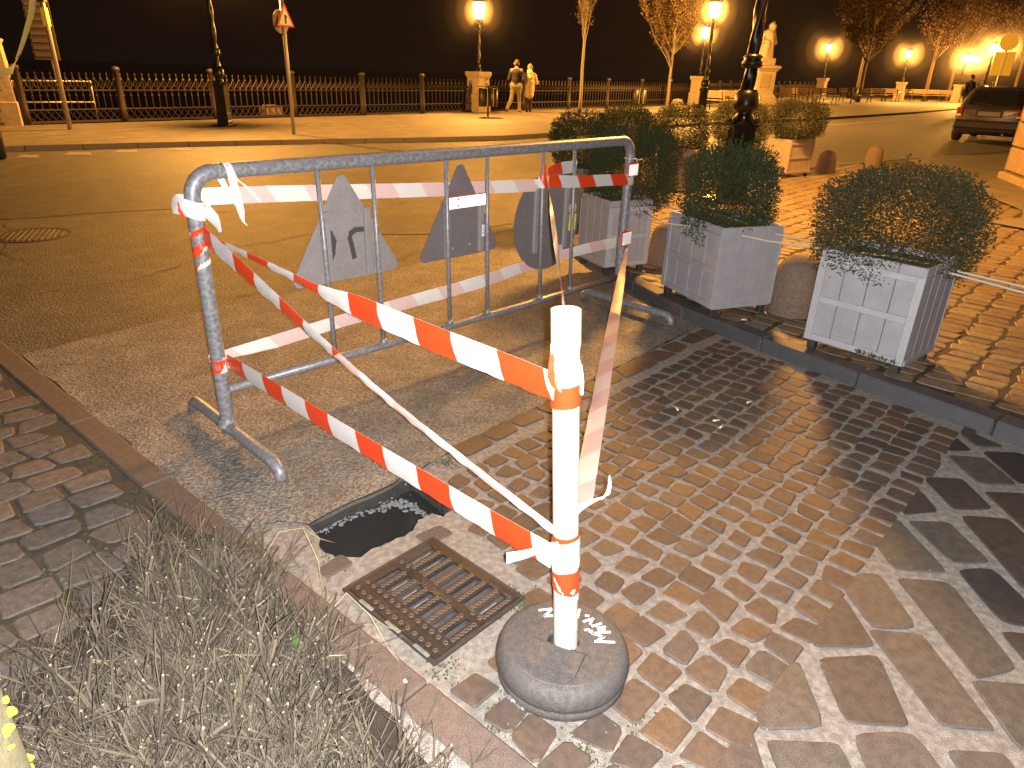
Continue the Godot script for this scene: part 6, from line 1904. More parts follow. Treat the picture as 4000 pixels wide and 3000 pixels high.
# ---------------------------------------------------------------- one skin over a skeleton of tapered capsules
func body(bones: Array, cell: float, k: float) -> ArrayMesh:   # bones: [from, to, radius, radius, colour]
	var lo := Vector3.INF
	var hi := -Vector3.INF
	for b in bones:
		var r: float = maxf(b[2], b[3]) + cell * 2.0
		for p in [b[0], b[1]]:
			lo = lo.min(p - Vector3.ONE * r)
			hi = hi.max(p + Vector3.ONE * r)
	var n := Vector3i(((hi - lo) / cell).ceil()) + Vector3i.ONE
	var f := PackedFloat32Array()
	f.resize(n.x * n.y * n.z)
	f.fill(1.0)
	var near := PackedInt32Array()
	near.resize(f.size())
	var best := PackedFloat32Array()
	best.resize(f.size())
	best.fill(1e6)
	for bi in bones.size():
		var b: Array = bones[bi]
		var m: float = maxf(b[2], b[3]) + k + cell * 2.0
		var a: Vector3 = b[0]
		var d: Vector3 = b[1] - a
		var dd := maxf(d.length_squared(), 1e-9)
		var p0 := Vector3i(((a.min(b[1]) - Vector3.ONE * m - lo) / cell).floor()).clamp(Vector3i.ZERO, n - Vector3i.ONE)
		var p1 := Vector3i(((a.max(b[1]) + Vector3.ONE * m - lo) / cell).ceil()).clamp(Vector3i.ZERO, n - Vector3i.ONE)
		for z in range(p0.z, p1.z + 1):
			for y in range(p0.y, p1.y + 1):
				var at := (z * n.y + y) * n.x
				for x in range(p0.x, p1.x + 1):
					var q := lo + Vector3(x, y, z) * cell - a
					var t := clampf(q.dot(d) / dd, 0.0, 1.0)
					var v := (q - d * t).length() - lerpf(b[2], b[3], t)
					var i := at + x
					if v < best[i]:
						best[i] = v
						near[i] = bi
					var o := f[i]
					var h := maxf(k - absf(o - v), 0.0) / k
					f[i] = minf(o, v) - h * h * k * 0.25
	var vid := {}
	var verts := PackedVector3Array()
	var cols := PackedColorArray()
	var quads := []
	var step := [1, n.x, n.x * n.y]
	for z in n.z - 1:
		for y in n.y - 1:
			for x in n.x - 1:
				var i := (z * n.y + y) * n.x + x
				var inside := 0
				var sum := Vector3.ZERO
				var cnt := 0
				var c := PackedFloat32Array()
				for j in 8:
					var v := f[i + (j & 1) + (n.x if j & 2 else 0) + (step[2] if j & 4 else 0)]
					c.append(v)
					if v < 0.0:
						inside += 1
				if inside == 0 or inside == 8:
					continue
				for e in [[0, 1], [2, 3], [4, 5], [6, 7], [0, 2], [1, 3], [4, 6], [5, 7], [0, 4], [1, 5], [2, 6], [3, 7]]:
					if (c[e[0]] < 0.0) != (c[e[1]] < 0.0):
						var t: float = c[e[0]] / (c[e[0]] - c[e[1]])
						var pa := Vector3(e[0] & 1, (e[0] >> 1) & 1, (e[0] >> 2) & 1)
						var pb := Vector3(e[1] & 1, (e[1] >> 1) & 1, (e[1] >> 2) & 1)
						sum += pa.lerp(pb, t)
						cnt += 1
				vid[i] = verts.size()
				verts.append(lo + (Vector3(x, y, z) + sum / cnt) * cell)
				cols.append(bones[near[i]][4])
	var st := SurfaceTool.new()
	st.begin(Mesh.PRIMITIVE_TRIANGLES)
	st.set_smooth_group(0)
	for i in vid:
		for ax in 3:
			var b1: int = step[(ax + 1) % 3]
			var b2: int = step[(ax + 2) % 3]
			var j: int = i + step[ax]
			if j >= f.size() or (f[i] < 0.0) == (f[j] < 0.0):
				continue
			if not (vid.has(i - b1) and vid.has(i - b2) and vid.has(i - b1 - b2)):
				continue
			var q := [vid[i], vid[i - b1], vid[i - b1 - b2], vid[i - b2]]
			if f[i] < 0.0:
				q.reverse()
			for w in [0, 1, 2, 0, 2, 3]:
				st.set_color(cols[q[w]])
				st.add_vertex(verts[q[w]])
	st.generate_normals()
	return st.commit()

const SKIN := Color(0.42, 0.24, 0.15)

func head_bones(c: Vector3, f: Vector3, hair: Color, s := 1.0) -> Array:   # a head with face, ears and hair, looking along f
	var r := Vector3.UP.cross(f).normalized()
	var u := Vector3.UP
	var P := func(x: float, y: float, z: float) -> Vector3: return c + (r * x + u * y + f * z) * s
	return [[P.call(0, 0.02, -0.01), P.call(0, 0.0, 0.02), 0.092 * s, 0.085 * s, SKIN], [P.call(0, -0.05, 0.03), P.call(0, -0.085, 0.045), 0.06 * s, 0.04 * s, SKIN],
		[P.call(0, 0.005, 0.095), P.call(0, -0.025, 0.115), 0.012 * s, 0.016 * s, SKIN], [P.call(-0.025, -0.055, 0.088), P.call(0.025, -0.055, 0.088), 0.009 * s, 0.009 * s, Color(0.35, 0.14, 0.1)],
		[P.call(-0.035, 0.02, 0.088), P.call(-0.03, 0.02, 0.09), 0.011 * s, 0.011 * s, Color(0.05, 0.04, 0.04)], [P.call(0.035, 0.02, 0.088), P.call(0.03, 0.02, 0.09), 0.011 * s, 0.011 * s, Color(0.05, 0.04, 0.04)],
		[P.call(-0.09, 0.02, 0), P.call(-0.092, -0.03, 0.005), 0.018 * s, 0.012 * s, SKIN], [P.call(0.09, 0.02, 0), P.call(0.092, -0.03, 0.005), 0.018 * s, 0.012 * s, SKIN],
		[P.call(0, 0.05, -0.02), P.call(0, 0.01, -0.045), 0.092 * s, 0.085 * s, hair], [P.call(0, 0.075, 0.03), P.call(0, 0.085, 0.0), 0.06 * s, 0.07 * s, hair]]

func make_person(label: String, at: Vector3, turn: float, h: float, bones: Array, head: Array) -> Node3D:
	var t := thing("person", label, "person", at, turn)
	t.scale = Vector3.ONE * h / 1.75
	var m := body(bones, 0.022, 0.05)
	part("figure", m, M.cloth, t)
	part("head", body(head, 0.011, 0.015), M.cloth, t)
	return t

func hand_bones(c: Vector3, d: Vector3) -> Array:   # a relaxed hand hanging along d: palm, four curled fingers and a thumb
	var s := d.cross(V(0, 0, 1)).normalized()
	var o := [[c, c + d * 0.07, 0.026, 0.03, SKIN]]
	for k in 4:
		var b := c + d * 0.075 + V(0, 0, 1) * (0.03 - 0.02 * k)
		var l: float = [0.035, 0.042, 0.04, 0.03][k]
		o.append([b, b + d * l, 0.009, 0.009, SKIN])
		o.append([b + d * l, b + d * l * 1.7 + s * 0.016, 0.009, 0.008, SKIN])
	o.append([c + d * 0.02 + V(0, 0, 0.028), c + d * 0.05 + V(0, 0, 0.055), 0.011, 0.01, SKIN])
	o.append([c + d * 0.05 + V(0, 0, 0.055), c + d * 0.085 + V(0, 0, 0.05), 0.01, 0.009, SKIN])
	return o

func make_people() -> void:
	# the man: dark jumper with pale yoke, khaki trousers, one leg striding out; he faces away (-z)
	var kh := Color(0.2, 0.17, 0.09)
	var dk := Color(0.014, 0.009, 0.013)
	var yo := Color(0.16, 0.12, 0.09)
	var sh := Color(0.25, 0.1, 0.04)
	var fwd := V(0, 0, -1)
	var man := [[V(0, 0.93, 0), V(0, 1.1, 0), 0.15, 0.155, dk], [V(0, 1.1, 0), V(0, 1.33, 0), 0.155, 0.165, dk], [V(-0.16, 1.4, 0), V(0.16, 1.4, 0), 0.085, 0.085, yo], [V(-0.07, 1.36, 0.03), V(0.07, 1.36, 0.03), 0.11, 0.11, dk], [V(0, 1.42, 0), V(0, 1.53, -0.01), 0.075, 0.058, SKIN],
		[V(-0.2, 1.4, 0), V(-0.27, 1.12, 0.03), 0.066, 0.056, dk], [V(-0.27, 1.12, 0.03), V(-0.2, 0.93, -0.1), 0.056, 0.046, dk], [V(0.2, 1.4, 0), V(0.27, 1.12, 0.03), 0.066, 0.056, dk], [V(0.27, 1.12, 0.03), V(0.22, 0.92, -0.1), 0.056, 0.046, dk],
		[V(-0.08, 0.9, 0), V(0.08, 0.9, 0), 0.15, 0.15, kh], [V(-0.09, 0.86, 0), V(-0.14, 0.48, 0.06), 0.115, 0.075, kh], [V(-0.14, 0.48, 0.06), V(-0.27, 0.14, 0.22), 0.074, 0.06, kh], [V(0.1, 0.86, 0), V(0.12, 0.47, -0.08), 0.115, 0.075, kh], [V(0.12, 0.47, -0.08), V(0.14, 0.1, -0.06), 0.074, 0.06, kh],
		[V(-0.28, 0.12, 0.25), V(-0.3, 0.035, 0.12), 0.05, 0.035, sh], [V(0.14, 0.05, -0.03), V(0.16, 0.035, -0.2), 0.05, 0.036, sh]]
	var t := make_person("man walking away in dark jumper and khaki trousers", V(-0.2, 0.08, -26.75), -0.15, 1.69, man, head_bones(V(0, 1.64, -0.02), V(-0.3, 0, -1).normalized(), Color(0.03, 0.02, 0.014)))
	part("left_hand", body(hand_bones(V(-0.2, 0.93, -0.1), V(0.1, -0.9, -0.2).normalized()), 0.009, 0.008), M.cloth, t)
	part("right_hand", body(hand_bones(V(0.22, 0.92, -0.1), V(-0.1, -0.9, -0.2).normalized()), 0.009, 0.008), M.cloth, t)
	# the woman in the long quilted coat
	var cr := Color(0.42, 0.33, 0.19)
	var ds := Color(0.03, 0.022, 0.022)
	var wo := [[V(0, 0.7, 0), V(0, 0.85, 0), 0.2, 0.2, cr], [V(0, 0.88, 0), V(0, 1.02, 0), 0.205, 0.19, cr], [V(0, 1.06, 0), V(0, 1.2, 0), 0.19, 0.185, cr], [V(0, 1.24, 0), V(0, 1.36, 0), 0.19, 0.16, cr], [V(-0.16, 1.36, 0), V(0.16, 1.36, 0), 0.1, 0.1, cr], [V(0, 1.42, 0.05), V(0, 1.5, 0.06), 0.15, 0.12, cr], [V(0, 1.45, 0), V(0, 1.55, -0.01), 0.08, 0.06, SKIN],
		[V(-0.2, 1.36, 0), V(-0.27, 1.12, -0.02), 0.095, 0.085, cr], [V(-0.27, 1.12, -0.02), V(-0.16, 1.08, -0.24), 0.085, 0.065, cr], [V(0.2, 1.36, 0), V(0.28, 1.12, -0.02), 0.095, 0.085, cr], [V(0.28, 1.12, -0.02), V(0.17, 1.12, -0.26), 0.085, 0.065, cr],
		[V(-0.09, 0.66, 0), V(-0.08, 0.45, 0.0), 0.09, 0.07, ds], [V(-0.08, 0.45, 0.0), V(-0.06, 0.1, 0.05), 0.07, 0.055, ds], [V(0.09, 0.66, 0), V(0.08, 0.45, -0.02), 0.09, 0.07, ds], [V(0.08, 0.45, -0.02), V(0.08, 0.1, -0.02), 0.07, 0.055, ds], [V(-0.06, 0.05, 0.06), V(-0.04, 0.035, -0.1), 0.045, 0.035, ds], [V(0.08, 0.05, 0.0), V(0.12, 0.035, -0.15), 0.045, 0.035, ds]]
	t = make_person("woman walking away in long cream quilted coat", V(0.27, 0.08, -27.0), 0.1, 1.56, wo, head_bones(V(0.02, 1.65, -0.03), V(0.4, 0, -1).normalized(), Color(0.2, 0.1, 0.04)))
	part("left_hand", body(hand_bones(V(-0.15, 1.08, -0.25), V(0.8, 0.1, -0.4).normalized()), 0.009, 0.008), M.cloth, t)
	part("right_hand", body(hand_bones(V(0.16, 1.12, -0.27), V(-0.8, 0.1, -0.4).normalized()), 0.009, 0.008), M.cloth, t)
	var rolls := B.new().smooth(true)
	for y in [0.84, 1.04, 1.22]:
		rolls.lathe([Vector2(0.19, y - 0.02), Vector2(0.214, y + 0.05), Vector2(0.214, y + 0.1), Vector2(0.19, y + 0.17)], 20, Transform3D(Basis().scaled(V(1.06, 1, 1)), Vector3.ZERO), false)
	part("quilted_rolls", rolls.done(), M.coat_cream, t)
	part("fur_hood", B.new().smooth(true).lathe([Vector2(0.08, 1.4), Vector2(0.15, 1.43), Vector2(0.165, 1.48), Vector2(0.13, 1.52), Vector2(0.09, 1.52)], 16, Transform3D(Basis(), V(0, 0, 0.04))).done(), M.coat_cream, t)
	# the dark walker by the car
	var da := Color(0.022, 0.016, 0.016)
	var wa := [[V(0, 0.9, 0), V(0, 1.15, 0), 0.16, 0.165, da], [V(0, 1.15, 0), V(0, 1.36, 0), 0.17, 0.17, da], [V(-0.18, 1.4, 0), V(0.18, 1.4, 0), 0.09, 0.09, Color(0.2, 0.13, 0.08)], [V(0, 1.44, 0), V(0, 1.54, 0), 0.075, 0.06, SKIN], [V(-0.22, 1.38, 0), V(-0.3, 1.1, 0.03), 0.08, 0.065, da], [V(-0.3, 1.1, 0.03), V(-0.25, 0.86, -0.06), 0.065, 0.05, da], [V(0.22, 1.38, 0), V(0.3, 1.1, 0.03), 0.08, 0.065, da], [V(0.3, 1.1, 0.03), V(0.24, 0.86, -0.06), 0.065, 0.05, da], [V(-0.08, 0.88, 0), V(0.08, 0.88, 0), 0.16, 0.16, da], [V(-0.1, 0.84, 0), V(-0.16, 0.46, 0.06), 0.12, 0.08, da], [V(-0.16, 0.46, 0.06), V(-0.2, 0.1, 0.2), 0.075, 0.06, da], [V(0.1, 0.84, 0), V(0.1, 0.46, -0.08), 0.12, 0.08, da], [V(0.1, 0.46, -0.08), V(0.1, 0.1, -0.05), 0.075, 0.06, da], [V(-0.2, 0.07, 0.22), V(-0.2, 0.035, 0.1), 0.05, 0.036, da], [V(0.1, 0.05, -0.03), V(0.11, 0.035, -0.2), 0.05, 0.036, da]]
	t = make_person("dark clothed person walking beyond the parked car", V(22.2, 0.08, -37.5), 0.4, 1.8, wa, head_bones(V(0, 1.65, -0.01), V(0, 0, -1), Color(0.02, 0.014, 0.012)))
	part("left_hand", body(hand_bones(V(-0.25, 0.86, -0.06), V(0.0, -1, -0.1).normalized()), 0.009, 0.008), M.cloth, t)
	part("right_hand", body(hand_bones(V(0.24, 0.86, -0.06), V(0.0, -1, -0.1).normalized()), 0.009, 0.008), M.cloth, t)

# ---------------------------------------------------------------- parked cars
func make_car(label: String, at: Vector3, turn: float, paint: String) -> Node3D:
	var t := thing("parked_car", label, "car", at, turn)
	var st := [[0.03, 0.72, 0.34, 0.80, 0.83, 0.66, 0.62], [0.0, 0.79, 0.27, 0.86, 0.93, 0.71, 0.66], [-0.08, 0.82, 0.25, 0.92, 1.02, 0.70, 0.64], [-0.3, 0.84, 0.22, 0.93, 1.36, 0.62, 0.5], [-0.5, 0.845, 0.2, 0.93, 1.41, 0.61, 0.5], [-1.3, 0.85, 0.2, 0.92, 1.45, 0.62, 0.52], [-2.2, 0.85, 0.2, 0.91, 1.41, 0.62, 0.52], [-2.6, 0.85, 0.2, 0.9, 1.24, 0.64, 0.55], [-3.0, 0.84, 0.2, 0.9, 0.99, 0.68, 0.6], [-3.6, 0.82, 0.22, 0.84, 0.88, 0.68, 0.58], [-3.9, 0.76, 0.26, 0.74, 0.77, 0.6, 0.5], [-3.98, 0.68, 0.32, 0.64, 0.66, 0.52, 0.4]]
	var rings := []
	for s in st:
		var half := [V(s[1] * 0.88, s[2], s[0]), V(s[1] * 0.99, s[2] + 0.12, s[0]), V(s[1], lerpf(s[2], s[3], 0.6), s[0]), V(s[1] * 0.965, s[3], s[0]), V(lerpf(s[1] * 0.95, s[5], 0.5), lerpf(s[3], s[4], 0.5), s[0]), V(s[5], s[4] - 0.045, s[0]), V(s[6], s[4], s[0])]
		var ring := []
		for p in half:
			ring.append(p)
		for k in range(half.size() - 1, -1, -1):
			ring.append(V(-half[k].x, half[k].y, half[k].z))
		rings.append(ring)
	var b := B.new().smooth(true)
	for k in st.size() - 1:
		var o := V(0, 0.6, (st[k][0] + st[k + 1][0]) / 2)
		for j in 14:
			b.quad_o(rings[k][j], rings[k][(j + 1) % 14], rings[k + 1][(j + 1) % 14], rings[k + 1][j], o)
	for e in [0, st.size() - 1]:
		var m := V(0, 0.6, st[e][0])
		for j in 14:
			b.tri_o(rings[e][j], rings[e][(j + 1) % 14], m, V(0, 0.6, -2))
	part("body", b.done(), M[paint], t)
	var n := V(0, 0.54, 0.84).normalized()
	part("rear_window", B.new().plate([V(-0.58, 0.97, -0.025), V(0.58, 0.97, -0.025), V(0.5, 1.33, -0.265), V(-0.5, 1.33, -0.265)], n, 0.012).done(), M.car_glass, t)
	part("wiper", B.new().tube([V(0.0, 0.985, 0.01), V(-0.42, 1.03, -0.02)], 0.011, 5).done(), M.car_black, t)
	for s in [-1, 1]:
		for w in [[-0.42, -0.85, 0.98, 1.36], [-0.93, -1.62, 0.98, 1.39], [-1.72, -2.35, 0.98, 1.37]]:
			var pts := [V(s * 0.805, w[2], w[0]), V(s * 0.805, w[2], w[1]), V(s * 0.655, w[3], w[1] + (0.25 if w[1] < -2 else 0.03)), V(s * 0.655, w[3], w[0] - (0.08 if w[0] > -0.5 else 0.0))]
			part("side_window", B.new().plate(pts, V(s, 0.35, 0).normalized(), 0.012).done(), M.car_glass, t)
		var lens := part("tail_light", B.new().box(V(s * 0.71, 0.78, 0.012), V(0.17, 0.24, 0.07), 0.02, Basis(Vector3.UP, s * 0.35)).done(), M.tail_lens, t)
		part("reversing_lens", B.new().box(V(s * 0.71, 0.7, 0.05), V(0.13, 0.05, 0.02), 0.005, Basis(Vector3.UP, s * 0.35)).done(), M.sign_white, lens)
		part("roof_rail", B.new().smooth(true).tube([V(s * 0.56, 1.4, -0.5), V(s * 0.57, 1.47, -0.6), V(s * 0.58, 1.49, -1.3), V(s * 0.57, 1.46, -2.0), V(s * 0.56, 1.4, -2.1)], 0.016, 6).done(), M.chrome, t)
		part("wing_mirror", B.new().box(V(s * 0.93, 0.98, -2.45), V(0.17, 0.12, 0.1), 0.03).done(), M[paint], t)
		part("headlight", B.new().box(V(s * 0.6, 0.68, -3.86), V(0.26, 0.14, 0.14), 0.03, Basis(Vector3.UP, -s * 0.3)).done(), M.chrome, t)
		for z in [-0.62, -3.1]:
			var wh := part("wheel", B.new().smooth(true).lathe([Vector2(0.19, -0.095), Vector2(0.28, -0.1), Vector2(0.305, -0.08), Vector2(0.31, 0.0), Vector2(0.305, 0.08), Vector2(0.28, 0.1), Vector2(0.19, 0.095)], 24, Transform3D(Basis(V(0, 0, 1), V(1, 0, 0), V(0, 1, 0)), V(s * 0.75, 0.31, z))).done(), M.tyre, t)
			part("rim", B.new().lathe([Vector2(0.19, -0.09), Vector2(0.19, 0.09), Vector2(0.05, 0.075)], 12, Transform3D(Basis(V(0, 0, 1), V(1, 0, 0), V(0, 1, 0)), V(s * 0.755, 0.31, z))).done(), M.pole_metal, wh)
	part("bumper", B.new().box(V(0, 0.47, 0.045), V(1.58, 0.22, 0.13), 0.04).done(), M.car_black, t)
	part("bumper_strip", B.new().box(V(0, 0.575, 0.085), V(1.5, 0.03, 0.06), 0.012).done(), M[paint], t)
	part("front_bumper", B.new().box(V(0, 0.42, -3.95), V(1.45, 0.26, 0.16), 0.05).done(), M[paint], t)
	part("plate_recess", B.new().box(V(0, 0.76, 0.018), V(0.66, 0.19, 0.03), 0.01).done(), M.car_black, t)
	part("number_plate", B.new().box(V(0, 0.755, 0.036), V(0.52, 0.11, 0.01), 0.003).done(), M.plate_grey, t)
	part("tailgate_handle", B.new().box(V(0, 0.875, 0.02), V(0.5, 0.03, 0.03), 0.008).done(), M.car_black, t)
	part("underbody", B.new().box(V(0, 0.24, -2.0), V(1.4, 0.1, 3.4), 0.03).done(), M.car_black, t)
	part("exhaust", B.new().tube([V(0.45, 0.26, -0.1), V(0.45, 0.25, 0.09)], 0.025, 8).done(), M.chrome, t)
	return t

# ---------------------------------------------------------------- house at the right edge
func make_house() -> void:
	var t := thing("corner_house", "corner of a house with orange lit rusticated base, right edge", "house", V(7.98, 0.08, -11.75), 0.0)
	var x := V(-0.30, 0, 0.954)   # along the lit wall, towards the viewer
	t.basis = Basis(x, Vector3.UP, x.cross(Vector3.UP))   # z points out of the wall, to the left
	part("wall", B.new().box(V(2.0, 2.2, -3.0), V(4.0, 4.5, 6.0)).done(), M.wall_base, t)
	part("plinth", B.new().box(V(2.0, 0.05, 0.06), V(4.14, 0.13, 0.14), 0.015).done(), M.wall_render, t)
	var y := 0.13
	for row in 11:
		var h := 0.37
		var k := -0.5 if row % 2 else 0.0
		while k < 4.0:
			var x0 := maxf(k, 0.0)
			var x1 := minf(k + 1.0, 4.0)
			if x1 - x0 > 0.1:
				part("wall_block", B.new().box(V((x0 + x1) / 2, y + h / 2, 0.03), V(x1 - x0 - 0.006, h - 0.022, 0.09), 0.018).done(), M.wall_render, t)
			k += 1.0
		y += h
	for row in 3:
		part("corner_block", B.new().box(V(-0.07, 0.3 + row * 0.4, -0.2), V(0.13, 0.38, 0.5), 0.015).done(), M.wall_base, t)

# ---------------------------------------------------------------- cut-back shrubs and litter
func twig_clump(seed_no: int) -> Array:
	var r := RandomNumberGenerator.new()
	r.seed = seed_no
	var b := B.new().smooth(true)
	var cuts := B.new()
	for k in 20:
		var a := TAU * r.randf()
		var lean := r.randf_range(0.15, 1.35)
		var d := V(cos(a) * sin(lean), cos(lean), sin(a) * sin(lean))
		var l := r.randf_range(0.06, 0.2)
		var p0 := V(r.randf_range(-0.075, 0.075), -0.005, r.randf_range(-0.075, 0.075))
		var p1 := p0 + d * l * 0.5 + V(r.randf_range(-1, 1), 0.5, r.randf_range(-1, 1)) * 0.012
		var p2 := p0 + d * l + V(r.randf_range(-1, 1), 0.6, r.randf_range(-1, 1)) * 0.02
		var thick := 0.0015 + 0.0038 * pow(r.randf(), 1.8)
		var tone := r.randf_range(0.35, 1.6)
		b.tint(Color(tone, tone, tone * r.randf_range(0.85, 1.05)))
		b.tube([p0, p1, p2], [thick, thick * 0.9, thick * 0.75], 5)
		if thick > 0.0036:
			cuts.box(p2, V(1, 1, 1) * thick * 1.1, thick * 0.25, Basis(V(0, 0, 1), r.randf() * 3.0))
		for j in 4:
			var s := p0.lerp(p2, r.randf_range(0.3, 1.0))
			var e := s + (d + V(r.randf_range(-1, 1), r.randf_range(-0.3, 0.9), r.randf_range(-1, 1)) * 1.3).normalized() * l * r.randf_range(0.25, 0.7)
			var tn := tone * r.randf_range(0.7, 1.4)
			b.tint(Color(tn, tn, tn))
			b.tube([s, (s + e) * 0.5 + V(r.randf_range(-1, 1), r.randf_range(-1, 1), r.randf_range(-1, 1)) * 0.006, e], [thick * 0.5, thick * 0.42, thick * 0.25], 3, false)
	return [b.done(), cuts.done()]

func make_shrub_bed() -> void:
	var variants := []
	for k in 7:
		variants.append(twig_clump(300 + k))
	var area := poly([-1.06, -1.72, -0.9, -1.68, -0.72, -1.54, -0.58, -1.4, -0.46, -1.28, -0.37, -1.16, -0.29, -1.05, -0.22, -0.95, -0.15, -0.82, -0.95, -0.72, -1.12, -1.0, -1.08, -1.3, -1.03, -1.55])
	var n := 0
	var tries := 0
	while n < 125 and tries < 4000:
		tries += 1
		var q := Vector2(rf(-1.3, -0.05), rf(-1.9, -0.75))
		if not Geometry2D.is_point_in_polygon(q, area):
			continue
		if q.x < -0.9 and rng.randf() < 0.35:
			continue
		var t := thing("cut_back_shrub", "cut back bare shrub of brown twigs in the bed beside the kerb", "shrub", V(q.x, 0.053, q.y), rf(0, TAU), "cut back shrubs in the bed")
		var s := rf(0.75, 1.2)
		t.scale = V(s, s * rf(0.8, 1.15), s)
		var v: Array = variants[n % 7]
		part("branches", v[0], M.twig, t)
		part("cut_ends", v[1], M.cut_wood, t).set_meta("kind", "stuff")
		n += 1
	var straw := B.new().smooth(true)
	for k in 620:
		var q := Vector2(rf(-1.25, 0.0), rf(-1.85, -0.75))
		if not Geometry2D.is_point_in_polygon(q, area):
			continue
		var a := rf(0, TAU)
		var l := rf(0.01, 0.09) if rng.randf() < 0.85 else rf(0.1, 0.2)
		var y := 0.06 + rf(0, 0.09)
		var d := V(cos(a), rf(-0.3, 0.35), sin(a))
		var p := V(q.x, y, q.y)
		var tone := rf(0.45, 1.15)
		straw.tint(Color(tone, tone, tone * 0.95))
		straw.tube([p, p + d * l * 0.5 + V(0, rf(-0.01, 0.02), rf(-0.01, 0.01)), p + d * l], [0.0009, 0.0016 if l < 0.09 else 0.0022, 0.0007], 3, false)
	tag(part("dry_grass_litter", straw.done(), M.straw), "loose straw and dry grass lying among the cut shrubs", "dry grass", "", "stuff")
	var dead := B.new()
	for k in 500:
		var q := Vector2(rf(-1.45, -0.1), rf(-1.95, -0.75))
		if not Geometry2D.is_point_in_polygon(q, area) and q.x > -1.0:
			continue
		var s := rf(0.004, 0.014)
		dead.box(V(q.x, 0.057, q.y), V(s, 0.002, s * 0.6), 0.0, Basis(V(rf(-0.4, 0.4), 1, rf(-0.4, 0.4)).normalized(), rf(0, 6)))
	tag(part("leaf_litter", dead.done(), M.stem), "brown leaf crumbs on the soil of the shrub bed", "leaf litter", "", "stuff")
	for q in [["broad green leaf among the cut shrubs", -0.6, -1.12, 0.14], ["narrow green leaf blade among the cut shrubs", -0.52, -1.27, 0.12]]:
		var p := V(q[1], q[3], q[2])
		tag(part("green_leaf", tape_white([[p, V(0.002, 0, 0)], [p + V(0.004, 0.02, -0.01), V(0.011, 0, 0.004)], [p + V(0.006, 0.042, -0.016), V(0.01, 0, 0.004)], [p + V(0.006, 0.06, -0.018), V(0.001, 0, 0)]]), M.green_leaf), q[0], "leaf")
	# long dry stalks bending over the kerb
	for q in [["long bent dry stalk lying across the kerb near the grate", [V(-0.5, 0.1, -1.4), V(-0.43, 0.16, -1.46), V(-0.36, 0.12, -1.42), V(-0.3, 0.06, -1.36), V(-0.27, 0.055, -1.33)]], ["dry grass stalks arching over the kerb beyond the shrubs", [V(-0.75, 0.08, -1.6), V(-0.68, 0.19, -1.68), V(-0.6, 0.22, -1.66), V(-0.545, 0.15, -1.6), V(-0.53, 0.06, -1.56)]]]:
		tag(part("dry_stalk", B.new().smooth(true).tint(Color(0.9, 0.9, 0.7)).tube(q[1], [0.002, 0.0018, 0.0015, 0.0012, 0.0006], 5).tube([q[1][2], q[1][2] + V(0.05, -0.02, 0.02), q[1][2] + V(0.09, -0.05, 0.0)], [0.0013, 0.001, 0.0005], 4).done(), M.straw), q[0], "stalk")

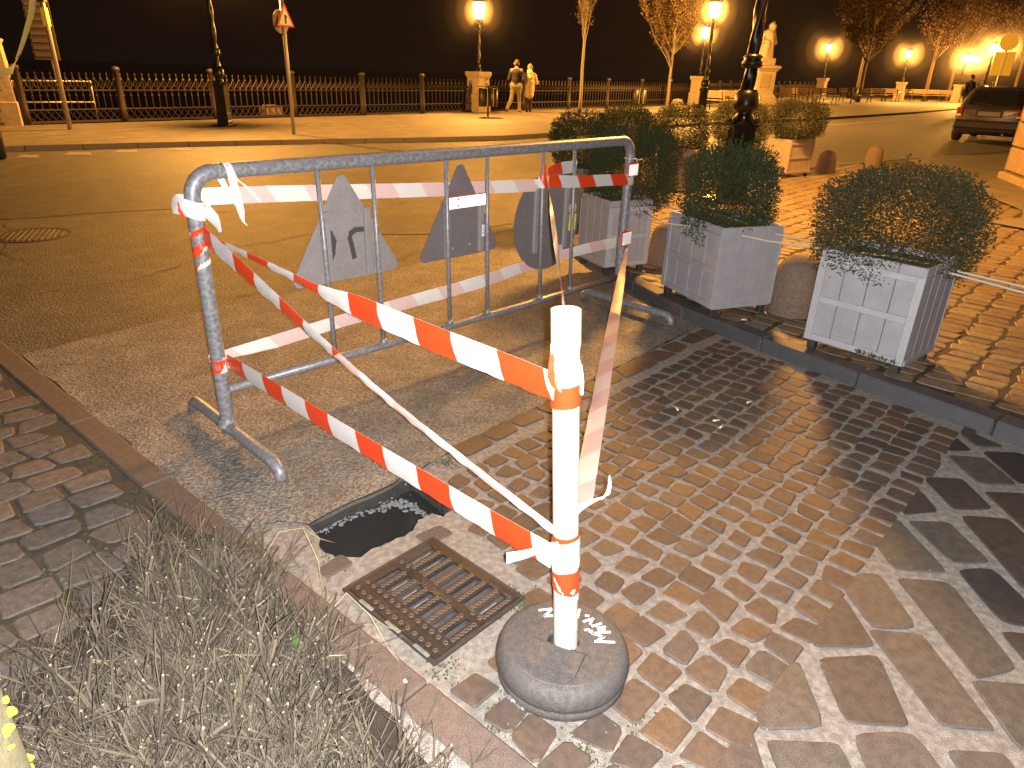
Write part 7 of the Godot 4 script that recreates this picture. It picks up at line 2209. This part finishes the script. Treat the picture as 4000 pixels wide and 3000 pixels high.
func make_litter() -> void:
	for q in [["cigarette butt at the edge of the shadow, left of two", 0.948, 0.012, -2.852, 0.3], ["cigarette butt at the edge of the shadow, right of two", 0.958, 0.012, -2.79, 0.9], ["cigarette butt in the dark shadow on the setts", 1.165, 0.012, -3.062, 0.6], ["bent cigarette butt left of the dark shadow", 0.793, 0.012, -2.96, 1.7], ["cigarette butt on the plaza beside the stone bollard", 1.43, 0.088, -4.1, -0.1]]:
		var t := thing("cigarette_butt", q[0], "cigarette butt", V(q[1], q[2], q[3]), q[4], "cigarette butts")
		part("paper", B.new().smooth(true).tube([V(-0.012, 0, 0), V(0.012, 0, 0)], 0.0042, 8).done(), M.paper, t)
		part("filter", B.new().smooth(true).tube([V(0.012, 0, 0), V(0.022, 0, 0)], 0.0043, 8).done(), M.sticker_beige, t)
	tag(part("paper_scrap", tape_white([[V(-0.25, 0.056, -1.262), V(0, 0, 0.006)], [V(-0.244, 0.062, -1.261), V(0, 0.002, 0.007)], [V(-0.238, 0.056, -1.26), V(0, 0, 0.004)]]), M.paper), "small white paper scrap lying on the brown kerb", "litter")
	var foil := B.new()
	for k in 16:
		var f := k / 15.0
		foil.box(V(lerpf(-0.005, 0.052, f) + rf(-0.004, 0.004), 0.006 + rf(0, 0.006), lerpf(-1.285, -1.238, f) + rf(-0.004, 0.004)), V(rf(0.006, 0.014), 0.002, rf(0.004, 0.01)), 0.0, Basis(V(rf(-0.5, 0.5), 1, rf(-0.5, 0.5)).normalized(), rf(0, 3)))
	tag(part("foil_scrap", foil.done(), M.foil), "crumpled silver foil wrapper beside the rubber base", "litter")
	for q in [["dark oval stain plate near the left kerb", -1.48, -2.68, 0.05], ["small brown leaf on the asphalt by the kerb", -1.17, -2.24, 0.018]]:
		var pts := []
		for k in 12:
			var a := TAU * k / 12
			pts.append(V(q[1] + cos(a) * q[3] * rf(0.8, 1.15), 0.001, q[2] + sin(a) * q[3] * rf(0.8, 1.15)))
		tag(part("dirt_patch" if q[3] > 0.03 else "dead_leaf", B.new().plate(pts, Vector3.UP, 0.002).done(), M.soil if q[3] > 0.03 else M.stem), q[0] if q[3] < 0.03 else "dark patch of dirt on the asphalt beside the left kerb", "dirt" if q[3] > 0.03 else "leaf")

func _ready() -> void:
	rng.seed = 7
	set_view()
	make_materials()
	make_ground()
	make_house()
	make_railing()
	make_lamps()
	make_barrier()
	make_tapes()
	make_post()
	make_grate()
	make_planters()
	make_bollards()
	make_trees()
	make_street_furniture()
	make_people()
	make_car("dark purple estate car parked at the right edge", V(12.75, 0.0, -20.3), -0.72, "car_paint")
	make_car("dark red car whose end just enters at the left edge", V(-8.17, 0.0, -9.95), 0.62, "car_paint_dark_red")
	make_shrub_bed()
	make_litter()
	# haze added among the promenade lamps to spread their glow
	var fog := FogVolume.new()
	fog.name = "added_lamp_haze"
	fog.shape = RenderingServer.FOG_VOLUME_SHAPE_BOX
	fog.size = V(140, 12, 110)
	fog.position = V(20, 5.5, -69)
	var fm := FogMaterial.new()
	fm.density = 0.00018
	fm.albedo = Color(0.9, 0.85, 0.8)
	fog.material = fm
	tag(fog, "thin haze added over the riverside promenade for lamp glow", "mist", "", "stuff")
	add_child(fog)
